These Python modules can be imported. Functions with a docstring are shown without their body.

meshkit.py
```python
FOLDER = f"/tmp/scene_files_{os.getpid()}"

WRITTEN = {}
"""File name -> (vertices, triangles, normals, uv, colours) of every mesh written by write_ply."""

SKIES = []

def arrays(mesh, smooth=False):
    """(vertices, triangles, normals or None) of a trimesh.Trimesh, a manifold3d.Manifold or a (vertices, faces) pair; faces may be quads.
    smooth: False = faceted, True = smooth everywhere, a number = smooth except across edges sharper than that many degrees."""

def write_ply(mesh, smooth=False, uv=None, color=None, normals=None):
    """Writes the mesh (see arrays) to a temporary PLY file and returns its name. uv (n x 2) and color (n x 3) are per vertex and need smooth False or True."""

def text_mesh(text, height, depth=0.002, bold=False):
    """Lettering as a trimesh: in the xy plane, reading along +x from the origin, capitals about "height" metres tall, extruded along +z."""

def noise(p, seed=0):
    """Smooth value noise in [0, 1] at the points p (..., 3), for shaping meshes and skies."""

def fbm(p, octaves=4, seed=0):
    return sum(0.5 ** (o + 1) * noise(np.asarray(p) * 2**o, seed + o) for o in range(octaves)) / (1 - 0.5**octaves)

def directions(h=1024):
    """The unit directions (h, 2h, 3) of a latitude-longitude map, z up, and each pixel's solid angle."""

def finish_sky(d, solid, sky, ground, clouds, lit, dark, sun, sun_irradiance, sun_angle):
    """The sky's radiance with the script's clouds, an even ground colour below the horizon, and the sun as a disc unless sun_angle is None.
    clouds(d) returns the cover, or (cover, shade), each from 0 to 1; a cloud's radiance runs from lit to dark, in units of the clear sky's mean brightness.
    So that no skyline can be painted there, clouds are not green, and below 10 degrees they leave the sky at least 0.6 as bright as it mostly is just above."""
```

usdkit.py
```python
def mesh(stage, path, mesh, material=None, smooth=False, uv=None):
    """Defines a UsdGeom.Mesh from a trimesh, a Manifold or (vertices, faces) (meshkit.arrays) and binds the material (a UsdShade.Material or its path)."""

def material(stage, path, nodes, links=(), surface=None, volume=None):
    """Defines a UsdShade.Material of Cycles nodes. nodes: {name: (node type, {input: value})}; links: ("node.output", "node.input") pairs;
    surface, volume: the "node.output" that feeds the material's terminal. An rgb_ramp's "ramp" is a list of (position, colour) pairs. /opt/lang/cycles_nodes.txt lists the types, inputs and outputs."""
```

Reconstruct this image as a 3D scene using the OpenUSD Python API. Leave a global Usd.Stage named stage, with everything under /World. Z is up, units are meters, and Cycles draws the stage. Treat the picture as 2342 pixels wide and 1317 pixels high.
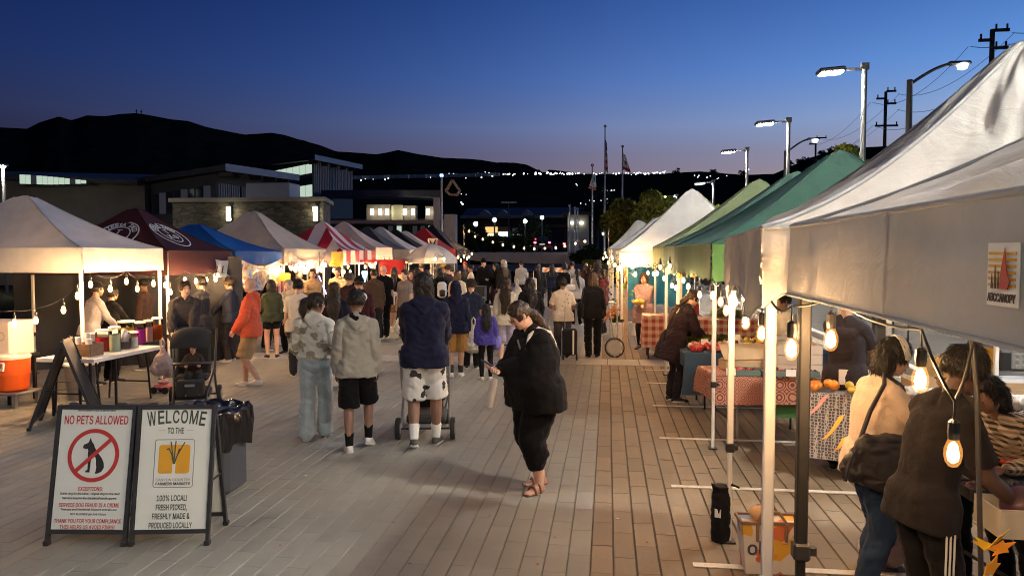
import math, random
import numpy as np, trimesh
import manifold3d as m3
from manifold3d import Manifold, CrossSection
from shapely.geometry import Polygon, Point, box as sbox, LineString
from shapely import affinity
from shapely.ops import unary_union
import usdkit, meshkit
from pxr import Usd, UsdGeom, UsdLux, UsdShade, Gf, Sdf, Vt

stage = Usd.Stage.CreateInMemory()
UsdGeom.SetStageUpAxis(stage, 'Z'); UsdGeom.SetStageMetersPerUnit(stage, 1.0)
UsdGeom.Xform.Define(stage, '/World'); UsdGeom.Scope.Define(stage, '/World/Looks')
R_ = random.Random(7); NP = np.random.default_rng(7)

# ---------------- camera (phone held overhead, looking a little down and to the left of the market lane)
YAW, PITCH, FPX, CXP, CYP, CAMH = math.radians(7.34), math.radians(2.63), 1700.0, 1171.0, 658.5, 2.05
FW = np.array([-math.sin(YAW)*math.cos(PITCH), math.cos(YAW)*math.cos(PITCH), -math.sin(PITCH)])
RT = np.array([math.cos(YAW), math.sin(YAW), 0.0]); UP = np.cross(RT, FW); CAM = np.array([0, 0, CAMH])
cam = UsdGeom.Camera.Define(stage, '/World/camera')
cam.CreateHorizontalApertureAttr(36.0); cam.CreateFocalLengthAttr(36.0*FPX/2342)
cam.CreateExposureAttr(0.0); cam.CreateClippingRangeAttr(Gf.Vec2f(0.05, 30000))
cam.AddTransformOp().Set(Gf.Matrix4d(*RT, 0, *UP, 0, *(-FW), 0, *CAM, 1))
# ---------------- sky at dusk: the sun has set to the right; no direct sun
SUN_EL, SUN_AZ = math.radians(-3.2), math.radians(38)
dome = UsdLux.DomeLight.Define(stage, '/World/sky')
_zr = [(0.0, (20, 14, 14)), (.10, (22, 15, 15)), (.13, (23, 17, 17)), (.165, (25, 23.5, 24)), (.225, (16, 22.5, 28)), (.32, (9.2, 17, 24)), (.6, (6.5, 13, 20)), (1.0, (5.5, 11, 18))]
_xr = [((x+1)/2, (math.exp((1.75 if x < 0 else .45)*x), math.exp((1.35 if x < 0 else .55)*x), math.exp((.72 if x < 0 else .25)*x))) for x in np.linspace(-1, 1, 21)]
SKYM = usdkit.material(stage, '/World/Looks/sky', {
    'sky': ('sky_texture', dict(sky_type='single_scattering', sun_disc=False, sun_elevation=SUN_EL, sun_rotation=SUN_AZ, altitude=300, air_density=1.0, aerosol_density=0.6, ozone_density=2.5)),
    'tc': ('texture_coordinate', {}), 'sp': ('separate_xyz', {}), 'mx': ('map_range', dict(from_min=-1.0, from_max=1.0, to_min=0.0, to_max=1.0)),
    'rz': ('rgb_ramp', dict(ramp=_zr)), 'rx': ('rgb_ramp', dict(ramp=_xr)),
    'm1': ('mix_color', dict(blend_type='multiply', fac=1.0, use_clamp=False)), 'm2': ('mix_color', dict(blend_type='multiply', fac=1.0, use_clamp=False)),
    'bg': ('background_shader', dict(strength=0.10))},
    [('tc.generated', 'sp.vector'), ('sp.z', 'rz.fac'), ('sp.x', 'mx.value'), ('mx.result', 'rx.fac'), ('sky.color', 'm1.a'), ('rz.color', 'm1.b'), ('m1.result', 'm2.a'), ('rx.color', 'm2.b'), ('m2.result', 'bg.color')], surface='bg.background')
UsdShade.MaterialBindingAPI.Apply(dome.GetPrim()).Bind(SKYM)
dome.GetPrim().SetCustomDataByKey('kind', 'structure')
LAMP_L, BULB_L = 1380.0, 1250.0

# ---------------- helpers
def ray(px, py): return FW + RT*(px-CXP)/FPX + UP*(CYP-py)/FPX
def GP(px, py, z=0.0): r = ray(px, py); return CAM + r*(z-CAMH)/r[2]
def AY(px, py, Y): r = ray(px, py); return CAM + r*Y/r[1]
def AX(px, py, X): r = ray(px, py); return CAM + r*X/r[0]
def AD(px, py, d): return CAM + ray(px, py)*d

_names = {}
def uniq(parent, name):
    k = (parent, name); n = _names.get(k, 0); _names[k] = n+1
    return f'{parent}/{name}' if n == 0 else f'{parent}/{name}_{n:03d}'
def tag(prim, label=None, cat=None, group=None, kind=None):
    p = prim if isinstance(prim, Usd.Prim) else prim.GetPrim()
    for k, v in (('label', label), ('category', cat), ('group', group), ('kind', kind)):
        if v: p.SetCustomDataByKey(k, v)
    return p
class Th:
    """A thing: an Xform at its base; parts are children given in world (default) or local coordinates."""
    def __init__(s, name, label, cat, loc=(0, 0, 0), rotz=0.0, group=None, kind=None):
        s.path = uniq('/World', name); s.loc = np.array(loc, float); s.rot = math.radians(rotz)
        x = UsdGeom.Xform.Define(stage, s.path); x.AddTranslateOp().Set(Gf.Vec3d(*map(float, s.loc)))
        if rotz: x.AddRotateZOp().Set(float(rotz))
        tag(x, label, cat, group, kind)
    def part(s, name, mesh, mat, parent=None, smooth=False, local=False, label=None, tone=None, kind=None):
        v, f = vf(mesh)
        if not local:
            v = v - s.loc
            if s.rot:
                c, q = math.cos(-s.rot), math.sin(-s.rot); v = v @ np.array([[c, -q, 0], [q, c, 0], [0, 0, 1]]).T
        p = uniq(parent or s.path, name); put(p, (v, f), mat, smooth, tone)
        if label or kind: tag(stage.GetPrimAtPath(p), label, kind=kind)
        return p
def vf(m):
    if hasattr(m, 'to_mesh'):
        q = m.to_mesh(); return np.array(q.vert_properties[:, :3], float), np.array(q.tri_verts, int)
    if hasattr(m, 'vertices'): return np.array(m.vertices, float), np.array(m.faces, int)
    v, f = np.asarray(m[0], float), np.asarray(m[1], int)
    if f.shape[1] == 4: f = np.vstack([f[:, [0, 1, 2]], f[:, [0, 2, 3]]])
    return v, f
def put(path, mesh, mat, smooth=False, tone=None):
    m = usdkit.mesh(stage, path, mesh, mat, smooth)
    if tone is not None:
        t = np.asarray(tone, np.float32)
        if t.ndim == 0: t = np.full(len(m.GetPointsAttr().Get()), float(t), np.float32)
        UsdGeom.PrimvarsAPI(m).CreatePrimvar('tone', Sdf.ValueTypeNames.FloatArray, 'vertex').Set(Vt.FloatArray.FromNumpy(t))
    return m
def single(name, mesh, mat, label, cat, group=None, kind=None, smooth=False, tone=None):
    p = uniq('/World', name); put(p, mesh, mat, smooth, tone); return tag(stage.GetPrimAtPath(p), label, cat, group, kind)
def structure(name, mesh, mat, smooth=False): return single(name, mesh, mat, None, None, kind='structure', smooth=smooth)
def cat(ms):
    vs, fs, n = [], [], 0
    for m in ms:
        v, f = vf(m); vs.append(v); fs.append(f+n); n += len(v)
    return np.vstack(vs), np.vstack(fs)
def instance(src, loc, rotz=0, label=None, cat_=None, group=None, name=None, scale=None):
    """Another copy of a finished thing, by internal reference."""
    p0 = stage.GetPrimAtPath(src); base = name or src.rsplit('/', 1)[1].rstrip('0123456789').rstrip('_')
    x = UsdGeom.Xform.Define(stage, uniq('/World', base)); pr = x.GetPrim()
    pr.GetReferences().AddInternalReference(src); x.ClearXformOpOrder()
    for a in ('xformOp:translate', 'xformOp:rotateZ', 'xformOp:scale'): pass
    x.AddTranslateOp().Set(Gf.Vec3d(*map(float, loc))); x.AddRotateZOp().Set(float(rotz))
    if scale: x.AddScaleOp().Set(Gf.Vec3f(scale, scale, scale))
    pr.SetInstanceable(True); was = p0.GetCustomData()
    tag(pr, label or was.get('label'), cat_ or was.get('category'), group or was.get('group'))
    return pr
# ---- shapes
def bx(x0, x1, y0, y1, z0, z1):
    v = np.array([[x, y, z] for x in (x0, x1) for y in (y0, y1) for z in (z0, z1)], float)
    f = np.array([[0, 1, 3], [0, 3, 2], [4, 6, 7], [4, 7, 5], [0, 4, 5], [0, 5, 1], [2, 3, 7], [2, 7, 6], [0, 2, 6], [0, 6, 4], [1, 5, 7], [1, 7, 3]])
    return v, f
def rbx(x0, x1, y0, y1, z0, z1, r=0.01):
    r = min(r, (x1-x0)/2.01, (y1-y0)/2.01, (z1-z0)/2.01); pts = []
    for x, sx in ((x0, 1), (x1, -1)):
        for y, sy in ((y0, 1), (y1, -1)):
            for z, sz in ((z0, 1), (z1, -1)):
                pts += [(x+sx*r, y+sy*r, z), (x+sx*r, y, z+sz*r), (x, y+sy*r, z+sz*r)]
    return vf(Manifold.hull_points(np.array(pts)))
def xf(m, T=None, rz=0, rx=0, ry=0, loc=(0, 0, 0), sc=1):
    v, f = vf(m); v = v*np.asarray(sc)
    for a, ax in ((rx, 0), (ry, 1), (rz, 2)):
        if a:
            c, s = math.cos(math.radians(a)), math.sin(math.radians(a)); M = np.eye(3); i, j = [(1, 2), (2, 0), (0, 1)][ax]
            M[i, i] = c; M[j, j] = c; M[i, j] = -s; M[j, i] = s; v = v @ M.T
    return v+np.asarray(loc, float), f
def frame(d):
    d = np.asarray(d, float); d = d/np.linalg.norm(d); a = np.array([0, 0, 1.0]) if abs(d[2]) < .9 else np.array([1.0, 0, 0])
    u = np.cross(a, d); u /= np.linalg.norm(u); return u, np.cross(d, u), d
def tube(pts, r, n=8, cap=True):
    p = np.asarray(pts, float); r = np.broadcast_to(r, (len(p),)); t = np.gradient(p, axis=0); t /= np.linalg.norm(t, axis=1)[:, None]+1e-12
    u, w, _ = frame(t[0]); vs = []
    for i in range(len(p)):
        u = u-t[i]*(u@t[i]); u /= np.linalg.norm(u)+1e-12; w = np.cross(t[i], u); a = np.arange(n)*2*np.pi/n
        vs.append(p[i]+r[i]*(np.cos(a)[:, None]*u+np.sin(a)[:, None]*w))
    v = np.vstack(vs); f = []
    for i in range(len(p)-1):
        for j in range(n):
            a, b = i*n+j, i*n+(j+1) % n; f += [[a, b, b+n], [a, b+n, a+n]]
    if cap:
        k = len(v); v = np.vstack([v, p[0], p[-1]]); e = (len(p)-1)*n
        for j in range(n): f += [[k, (j+1) % n, j], [k+1, e+j, e+(j+1) % n]]
    return v, np.array(f)
def bar(a, b, w, h=None, upv=None):
    """A square bar from a to b."""
    a, b = np.asarray(a, float), np.asarray(b, float); u, w_, d = frame(b-a); h = h or w
    if upv is not None:
        w_ = np.asarray(upv, float)-d*(np.asarray(upv, float)@d); w_ /= np.linalg.norm(w_); u = np.cross(w_, d)
    v = np.array([q+u*sx*w/2+w_*sy*h/2 for q in (a, b) for sx, sy in ((-1, -1), (1, -1), (1, 1), (-1, 1))])
    f = [[0, 2, 1], [0, 3, 2], [4, 5, 6], [4, 6, 7]]+[t for i in range(4) for t in ([i, (i+1) % 4, (i+1) % 4+4], [i, (i+1) % 4+4, i+4])]
    return v, np.array(f)
def cyl(a, b, r0, r1=None, n=16): return tube([a, b], [r0, r0 if r1 is None else r1], n)
def lathe(prof, n=24, loc=(0, 0, 0)):
    """prof: (r, z) from bottom to top"""
    p = np.asarray(prof, float); a = np.arange(n)*2*np.pi/n
    v = np.vstack([np.stack([r*np.cos(a), r*np.sin(a), np.full(n, z)], 1) for r, z in p]); f = []
    for i in range(len(p)-1):
        for j in range(n):
            q, s = i*n+j, i*n+(j+1) % n; f += [[q, s, s+n], [q, s+n, q+n]]
    k = len(v); v = np.vstack([v, [0, 0, p[0][1]], [0, 0, p[-1][1]]]); e = (len(p)-1)*n
    for j in range(n): f += [[k, (j+1) % n, j], [k+1, e+j, e+(j+1) % n]]
    return v+np.asarray(loc, float), np.array(f)
def grid(P):
    """P: (n, m, 3) points -> sheet"""
    P = np.asarray(P, float); n, m = P.shape[:2]; i, j = np.meshgrid(np.arange(n-1), np.arange(m-1), indexing='ij'); a = (i*m+j).ravel()
    return P.reshape(-1, 3), np.vstack([np.stack([a, a+m, a+m+1], 1), np.stack([a, a+m+1, a+1], 1)])
def slab(poly, z0, z1):
    """shapely polygon extruded in z"""
    gs = getattr(poly, 'geoms', [poly]); return cat([xf(trimesh.creation.extrude_polygon(g, z1-z0, engine='earcut'), loc=(0, 0, z0)) for g in gs if g.area > 1e-9])
def onplane(m, O, X, N):
    """a flat mesh in xy (z up) placed with its origin at O, x along X, z along N"""
    X = np.asarray(X, float); X = X/np.linalg.norm(X); N = np.asarray(N, float); N = N/np.linalg.norm(N); Y = np.cross(N, X)
    v, f = vf(m); return np.asarray(O, float)+v[:, :1]*X+v[:, 1:2]*Y+v[:, 2:]*N, f
_txt = {}
def text(s, h, depth=.002, bold=True, center=True, width=None):
    k = (s, bold)
    if k not in _txt: _txt[k] = vf(meshkit.text_mesh(s, 1.0, 1.0, bold))
    v, f = _txt[k]; v = v*[h, h, depth]
    if width: v = v*[width/max(np.ptp(v[:, 0]), 1e-6), 1, 1]
    if center: v = v-[(v[:, 0].min()+v[:, 0].max())/2, 0, 0]
    return v, f
def noisy(v, amp, sc, seed=0, n=None):
    d = meshkit.fbm(np.asarray(v)*sc, 3, seed)-.5
    return v+(d*2*amp)[:, None]*(n if n is not None else np.array([0, 0, 1.0]))
# ---------------- materials
_mats = {}
def mat(name, nodes, links=(), surface='p.BSDF', volume=None):
    if name not in _mats: _mats[name] = usdkit.material(stage, '/World/Looks/'+name, nodes, links, surface, volume)
    return _mats[name]
_mc = [0]
def pbr(col, rough=.5, metal=0, var=.12, nscale=6.0, bump=0.0, bscale=200.0, sheen=0.0, coat=0.0, trans=0.0, key=None, spec=.5, tone=0.0):
    k = key or f'c{int(col[0]*999)}_{int(col[1]*999)}_{int(col[2]*999)}_{int(rough*99)}_{int(metal*9)}_{int(var*99)}_{int(nscale)}_{int(bump*999)}_{int(bscale)}_{int(trans*99)}_{int(sheen*9)}_{int(coat*9)}_{int(tone*99)}_{int(spec*9)}'
    if k in _mats: return _mats[k]
    lo = tuple(c*(1-var) for c in col); hi = tuple(min(1, c*(1+var)) for c in col)
    N = {'tc': ('texture_coordinate', {}), 'n': ('noise_texture', dict(scale=nscale, detail=6.0, roughness=.6)), 'r': ('rgb_ramp', dict(ramp=[(0.25, lo), (0.75, hi)])),
         'p': ('principled_bsdf', dict(roughness=rough, metallic=metal, sheen_weight=sheen, coat_weight=coat, specular_ior_level=spec))}
    L = [('tc.object', 'n.vector'), ('n.fac', 'r.fac')]; out = 'r.color'
    if tone:
        N['at'] = ('attribute', dict(attribute='tone')); N['mr'] = ('map_range', dict(from_min=0., from_max=1., to_min=1-tone, to_max=1+tone)); N['cc'] = ('combine_color', {})
        N['mx'] = ('mix_color', dict(blend_type='multiply', fac=1.0)); L += [('at.fac', 'mr.value'), ('mr.result', 'cc.r'), ('mr.result', 'cc.g'), ('mr.result', 'cc.b'), ('r.color', 'mx.a'), ('cc.color', 'mx.b')]; out = 'mx.result'
    L.append((out, 'p.base_color'))
    if bump:
        N['bn'] = ('noise_texture', dict(scale=bscale, detail=3.0)); N['b'] = ('bump', dict(strength=bump, distance=.01))
        L += [('tc.object', 'bn.vector'), ('bn.fac', 'b.height'), ('b.normal', 'p.normal')]
    surf = 'p.BSDF'
    if trans:
        N['t'] = ('translucent_bsdf', {}); N['m'] = ('mix_closure', dict(fac=trans)); L += [(out, 't.color'), ('p.BSDF', 'm.closure1'), ('t.BSDF', 'm.closure2')]; surf = 'm.closure'
    return mat(k, N, L, surf)
def emit(col, s, key): return mat(key, {'e': ('emission', dict(color=col, strength=s))}, (), 'e.emission')
def cloth(col, **k): return pbr(col, .9, var=.14, nscale=9, bump=.42, bscale=34, sheen=.04, spec=.12, **k)
def glassy(col, key, tw=.9, rough=.05): return mat(key, {'p': ('principled_bsdf', dict(base_color=col, roughness=rough, transmission_weight=tw, ior=1.3))})
WHITE_STEEL = pbr((.72, .70, .66), .35, var=.06, key='white_steel'); DARK_STEEL = pbr((.014, .014, .014), .5, var=.1, key='dark_steel', spec=.25)
GREY_STEEL = pbr((.45, .45, .45), .35, metal=.8, key='grey_steel'); BLACK_PLASTIC = pbr((.018, .018, .02), .45, key='black_plastic')
BULB = emit((1, .56, .24), BULB_L, 'bulb_glow'); GLOWGLASS = mat('bulb_glass', {'t': ('transparent_bsdf', {}), 'e': ('emission', dict(color=(1, .40, .09), strength=.38)), 'a': ('add_closure', {})}, [('t.BSDF', 'a.closure1'), ('e.emission', 'a.closure2')], 'a.closure'); GLOWFAR = mat('bulb_glass_small', {'t': ('transparent_bsdf', {}), 'e': ('emission', dict(color=(1, .42, .10), strength=1.7)), 'a': ('add_closure', {})}, [('t.BSDF', 'a.closure1'), ('e.emission', 'a.closure2')], 'a.closure'); LAMP = emit((1, .95, .84), LAMP_L, 'lamp_glow')
CABLE = pbr((.012, .012, .012), .6, key='cable_black')
RUBBER = pbr((.02, .02, .02), .8, key='rubber'); PAINT_WHITE = pbr((.78, .78, .74), .4, var=.05, key='white_paint')
CARD = pbr((.42, .30, .18), .85, var=.12, key='cardboard'); WOOD = pbr((.22, .12, .06), .6, var=.35, nscale=14, key='wood')
# ================= SETTING: paving, terrain, hills
def paver_mat(key, c):
    lo, hi = tuple(x*.74 for x in c), tuple(x*1.18 for x in c)
    return mat(key, {'g': ('geometry', {}), 'n': ('noise_texture', dict(scale=.9, detail=9.0, roughness=.68)), 'r': ('rgb_ramp', dict(ramp=[(.30, lo), (.70, hi)])), 'at': ('attribute', dict(attribute='tone')), 'mr': ('map_range', dict(from_min=0., from_max=1., to_min=.82, to_max=1.18)), 'cc': ('combine_color', {}), 'mx': ('mix_color', dict(blend_type='multiply', fac=1.0)),
        'v': ('voronoi_texture', dict(scale=2.6, randomness=1.0)), 'vl': ('map_range', dict(from_min=.03, from_max=.05, to_min=.55, to_max=1.0, clamp=True)), 'c2': ('combine_color', {}), 'm2': ('mix_color', dict(blend_type='multiply', fac=1.0)),
        'bn': ('noise_texture', dict(scale=140., detail=3.)), 'b': ('bump', dict(strength=.3, distance=.01)), 'rn': ('map_range', dict(from_min=.3, from_max=.7, to_min=.62, to_max=.92)), 'p': ('principled_bsdf', {})},
        [('g.position', 'n.vector'), ('n.fac', 'r.fac'), ('at.fac', 'mr.value')]+[('mr.result', 'cc.'+k) for k in 'rgb']+[('r.color', 'mx.a'), ('cc.color', 'mx.b'), ('g.position', 'v.vector'), ('v.distance', 'vl.value')]+[('vl.result', 'c2.'+k) for k in 'rgb']+[('mx.result', 'm2.a'), ('c2.color', 'm2.b'), ('m2.result', 'p.base_color'), ('g.position', 'bn.vector'), ('bn.fac', 'b.height'), ('b.normal', 'p.normal'), ('n.fac', 'rn.value'), ('rn.result', 'p.roughness')])
PAVER = paver_mat('paver_grey', (.25, .241, .210)); PAVER2 = paver_mat('paver_brown', (.215, .165, .112))  # brown copy: tent shade and warm bulb light tinted into the same pavers
JOINT = pbr((.085, .07, .055), .95, key='joint_sand')
CONCRETE = pbr((.38, .36, .33), .85, var=.1, nscale=2.5, bump=.2, bscale=80, key='concrete')
ASPHALT = pbr((.055, .055, .055), .9, var=.2, nscale=5, bump=.3, bscale=90, key='asphalt')
# ground under the paving and out to the hills: polar terrain
def prof(pts):
    a, e = [], []
    for px, py in pts:
        r = ray(px, py); a.append(math.atan2(r[0], r[1])); e.append(r[2]/math.hypot(r[0], r[1]))
    return np.array(a), np.array(e)
NEAR = prof([(-400, 425), (700, 412), (1000, 402), (1235, 397), (1520, 397), (1600, 392), (1650, 396), (1700, 400), (1770, 398), (1810, 380), (1850, 362), (1900, 346), (1960, 338), (2100, 330), (2342, 318), (2700, 330)])
FAR = prof([(-400, 300), (-150, 305), (0, 291), (62, 294), (90, 280), (135, 266), (163, 275), (200, 264), (240, 266), (275, 261), (312, 259), (345, 264), (390, 273), (430, 277), (470, 290), (530, 303), (560, 308), (620, 304), (650, 309), (690, 321), (730, 331), (770, 346), (830, 350), (860, 353), (885, 349), (910, 343), (935, 348), (960, 354), (1010, 361), (1060, 363), (1100, 366), (1145, 374), (1175, 372), (1205, 377), (1230, 389), (1260, 401), (1400, 404), (2400, 404)])
def azel(P, a): return np.interp(a, *P)
def terrain_z(x, y):
    x, y = np.asarray(x, float), np.asarray(y, float); r = np.hypot(x, y); a = np.arctan2(x, y)
    base = np.interp(y, [46, 60, 61, 80, 200], [-.06, 1.2, 2.0, 2.1, 2.4]); base = np.where(y < 46, -.06, base)
    front = np.abs(a) < 1.9
    h1 = azel(NEAR, a)*900+CAMH; h2 = azel(FAR, a)*2600+CAMH
    ex = np.clip((np.abs(a)-1.0)/.8, 0, 1); h1 = h1*(1-ex)+20*ex; h2 = h2*(1-ex)+120*ex
    t1 = np.clip((r-170)/730, 0, 1); t2 = np.clip((r-1150)/1450, 0, 1)
    z = base+(h1-base)*t1**1.25+(np.maximum(h2, h1-6)-h1)*t2**1.1-18*np.clip((r-900)/250, 0, 1)*(1-t2)
    z = np.where(r > 2600, z-(r-2600)*.25, z)
    rough = (meshkit.fbm(np.stack([x/90, y/90, 0*x], -1), 4, 3)-.5)*np.clip((r-200)/800, 0, 1)*np.where(r < 905, 9, 26)
    return z+np.where((r > 890) & (r < 910) | (r > 2550) & (r < 2650), .12, 1)*rough
rs = np.concatenate([np.linspace(1, 130, 60), np.geomspace(140, 880, 26), [890, 900, 910, 930, 1000, 1150], np.geomspace(1250, 2600, 26), [2610, 2700, 3000, 4000]])
az = np.concatenate([np.linspace(-math.pi, -.9, 30)[:-1], np.linspace(-.9, .75, 560), np.linspace(.75, math.pi, 30)[1:]])
A, Rr = np.meshgrid(az, rs, indexing='ij'); X, Y = Rr*np.sin(A), Rr*np.cos(A)
HILL = mat('hill_scrub', {'g': ('geometry', {}), 'n': ('noise_texture', dict(scale=.03, detail=8.0)), 'r': ('rgb_ramp', dict(ramp=[(.3, (.007, .008, .006)), (.7, (.020, .018, .012))])), 'p': ('principled_bsdf', dict(roughness=1.0, specular_ior_level=0.0))},
    [('g.position', 'n.vector'), ('n.fac', 'r.fac'), ('r.color', 'p.base_color')])
structure('terrain', grid(np.stack([X, Y, terrain_z(X, Y)], -1)), HILL, smooth=True)
# paving: bed, pavers, concrete band
PX0, PX1, PY0, PY1 = -15.0, 5.1, -3.0, 34.0
BED = 'plaza'
UsdGeom.Xform.Define(stage, '/World/plaza'); tag(stage.GetPrimAtPath('/World/plaza'), kind='structure')
put('/World/plaza/joint_bed', bx(-.16, PX1, PY0, PY1, -.05, -.010), JOINT); put('/World/plaza/pale_joint_bed', bx(PX0, -.1602, PY0, PY1, -.05, -.010), pbr((.17, .15, .125), .95, key='joint_pale'))  # dark bed on the tent-shade side, pale on the lit side: painted shade
def paver(x0, x1, y0, y1, z=0.0):
    c, e = .004, .0013; v = np.array([[x0, y0, -.012], [x1, y0, -.012], [x1, y1, -.012], [x0, y1, -.012], [x0+c, y0+e, z], [x1-c, y0+e, z], [x1-c, y1-e, z], [x0+c, y1-e, z]])
    f = [[4, 5, 6], [4, 6, 7]]+[t for i in range(4) for t in ([i, (i+1) % 4, (i+1) % 4+4], [i, (i+1) % 4+4, i+4])]
    return v, np.array(f)
W_, L_, gp = .152, .455, .008; near = []; rest, rt_ = {0: [], 1: []}, {0: [], 1: []}
tops = []
ncol = int((PX1-PX0)/W_)
for i in range(ncol):
    x0 = PX0+i*W_; y = PY0-R_.random()*L_
    off = (i % 2)*L_/2+R_.uniform(-.05, .05); y = PY0+off-L_
    while y < PY1:
        ya, yb = max(y, PY0), min(y+L_, PY1)
        for a, b in (((ya, yb),) if not (yb > 13.75 and ya < 14.55) else ((ya, min(yb, 13.75)), (max(ya, 14.55), yb))):
            if b-a < .04: continue
            q = np.array([x0+W_/2, (a+b)/2, 0])-CAM; d = q@FW
            if d < .5 and a < 1: pass
            tops.append((d, q, x0, a, b))
        y += L_
vis = [t for t in tops if t[0] > 3.9 and abs(t[1]@RT/t[0]) < .70 and abs((t[1]@UP)/t[0]) < .40]
vis.sort(key=lambda t: t[0]); nearset = set(id(t) for t in vis[:300])
for t in tops:
    d, q, x0, a, b = t; tone = min(1, max(0, R_.gauss(.5, .22))); z = R_.gauss(0, .0006)
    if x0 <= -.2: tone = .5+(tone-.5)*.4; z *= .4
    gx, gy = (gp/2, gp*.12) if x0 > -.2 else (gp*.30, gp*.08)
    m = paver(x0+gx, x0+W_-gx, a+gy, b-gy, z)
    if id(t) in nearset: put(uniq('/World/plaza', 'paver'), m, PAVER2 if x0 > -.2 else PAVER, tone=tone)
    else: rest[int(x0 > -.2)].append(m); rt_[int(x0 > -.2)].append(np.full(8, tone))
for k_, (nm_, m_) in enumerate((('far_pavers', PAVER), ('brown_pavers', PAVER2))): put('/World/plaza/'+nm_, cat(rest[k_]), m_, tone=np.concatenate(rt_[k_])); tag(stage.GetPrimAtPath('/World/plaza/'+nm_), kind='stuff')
for i in range(34):
    x0 = PX0+i*.6; put(uniq('/World/plaza', 'concrete_slab'), paver(x0+.003, min(x0+.597, PX1), 13.755, 14.545, .001), CONCRETE, tone=.5)
# far end of the lane: paving too far off to tell apart, the ramp, the retaining wall, the upper lot
BRICKF = mat('far_paving', {'g': ('geometry', {}), 'b': ('brick_texture', dict(scale=1.0, brick_width=.6, row_height=.45, mortar_size=.012, color1=(.20, .18, .16), color2=(.25, .225, .20), mortar=(.09, .08, .07))), 'p': ('principled_bsdf', dict(roughness=.9))}, [('g.position', 'b.vector'), ('b.color', 'p.base_color')])
structure('lane_paving', bx(PX0, PX1, 34.0, 46.0, -.05, .0), BRICKF)
rampP = np.array([[[x, y, z] for x in (-16, 6.0)] for y, z in ((46, 0.0), (50, .25), (55, .75), (60, 1.25))])
structure('ramp', grid(rampP[:, ::-1]), ASPHALT)
structure('parking_lot', grid(np.array([[[x, y, z] for x in (22.0, -30.0)] for y, z in ((60.45, 2.12), (80, 2.22), (130, 2.5))])), ASPHALT)
wl, wr = AY(1072, 590, 60)[0], AY(1298, 590, 60)[0]
structure('retaining_wall', rbx(wl, wr, 60.0, 60.4, .6, 2.16, .04), CONCRETE)
structure('wall_return', rbx(wr-.3, wr+.3, 58.8, 60.8, .5, 2.0, .04), CONCRETE)
# verge on the right behind the tents, with its kerb
structure('kerb', rbx(5.1, 5.28, -3, 46, -.05, .13, .02), CONCRETE)
structure('verge', grid(np.array([[[x, y, .10+.25*(x > 8)] for x in (14.0, 9.0, 5.28)] for y in (-6.0, 20.0, 46.0)])), pbr((.07, .06, .045), .95, var=.3, nscale=4, bump=.5, bscale=40, key='bark_soil'))
# painted stall lines
STRIPE = pbr((.62, .58, .50), .7, var=.2, nscale=18, key='road_paint')
for px, py in ((1585, 1292), (1535, 1112), (1508, 1002), (1492, 928), (1478, 876), (1466, 846)):
    p = GP(px, py); structure('stall_line', bx(p[0], 4.9, p[1]-.035, p[1]+.035, .0055, .0085), STRIPE)
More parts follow.
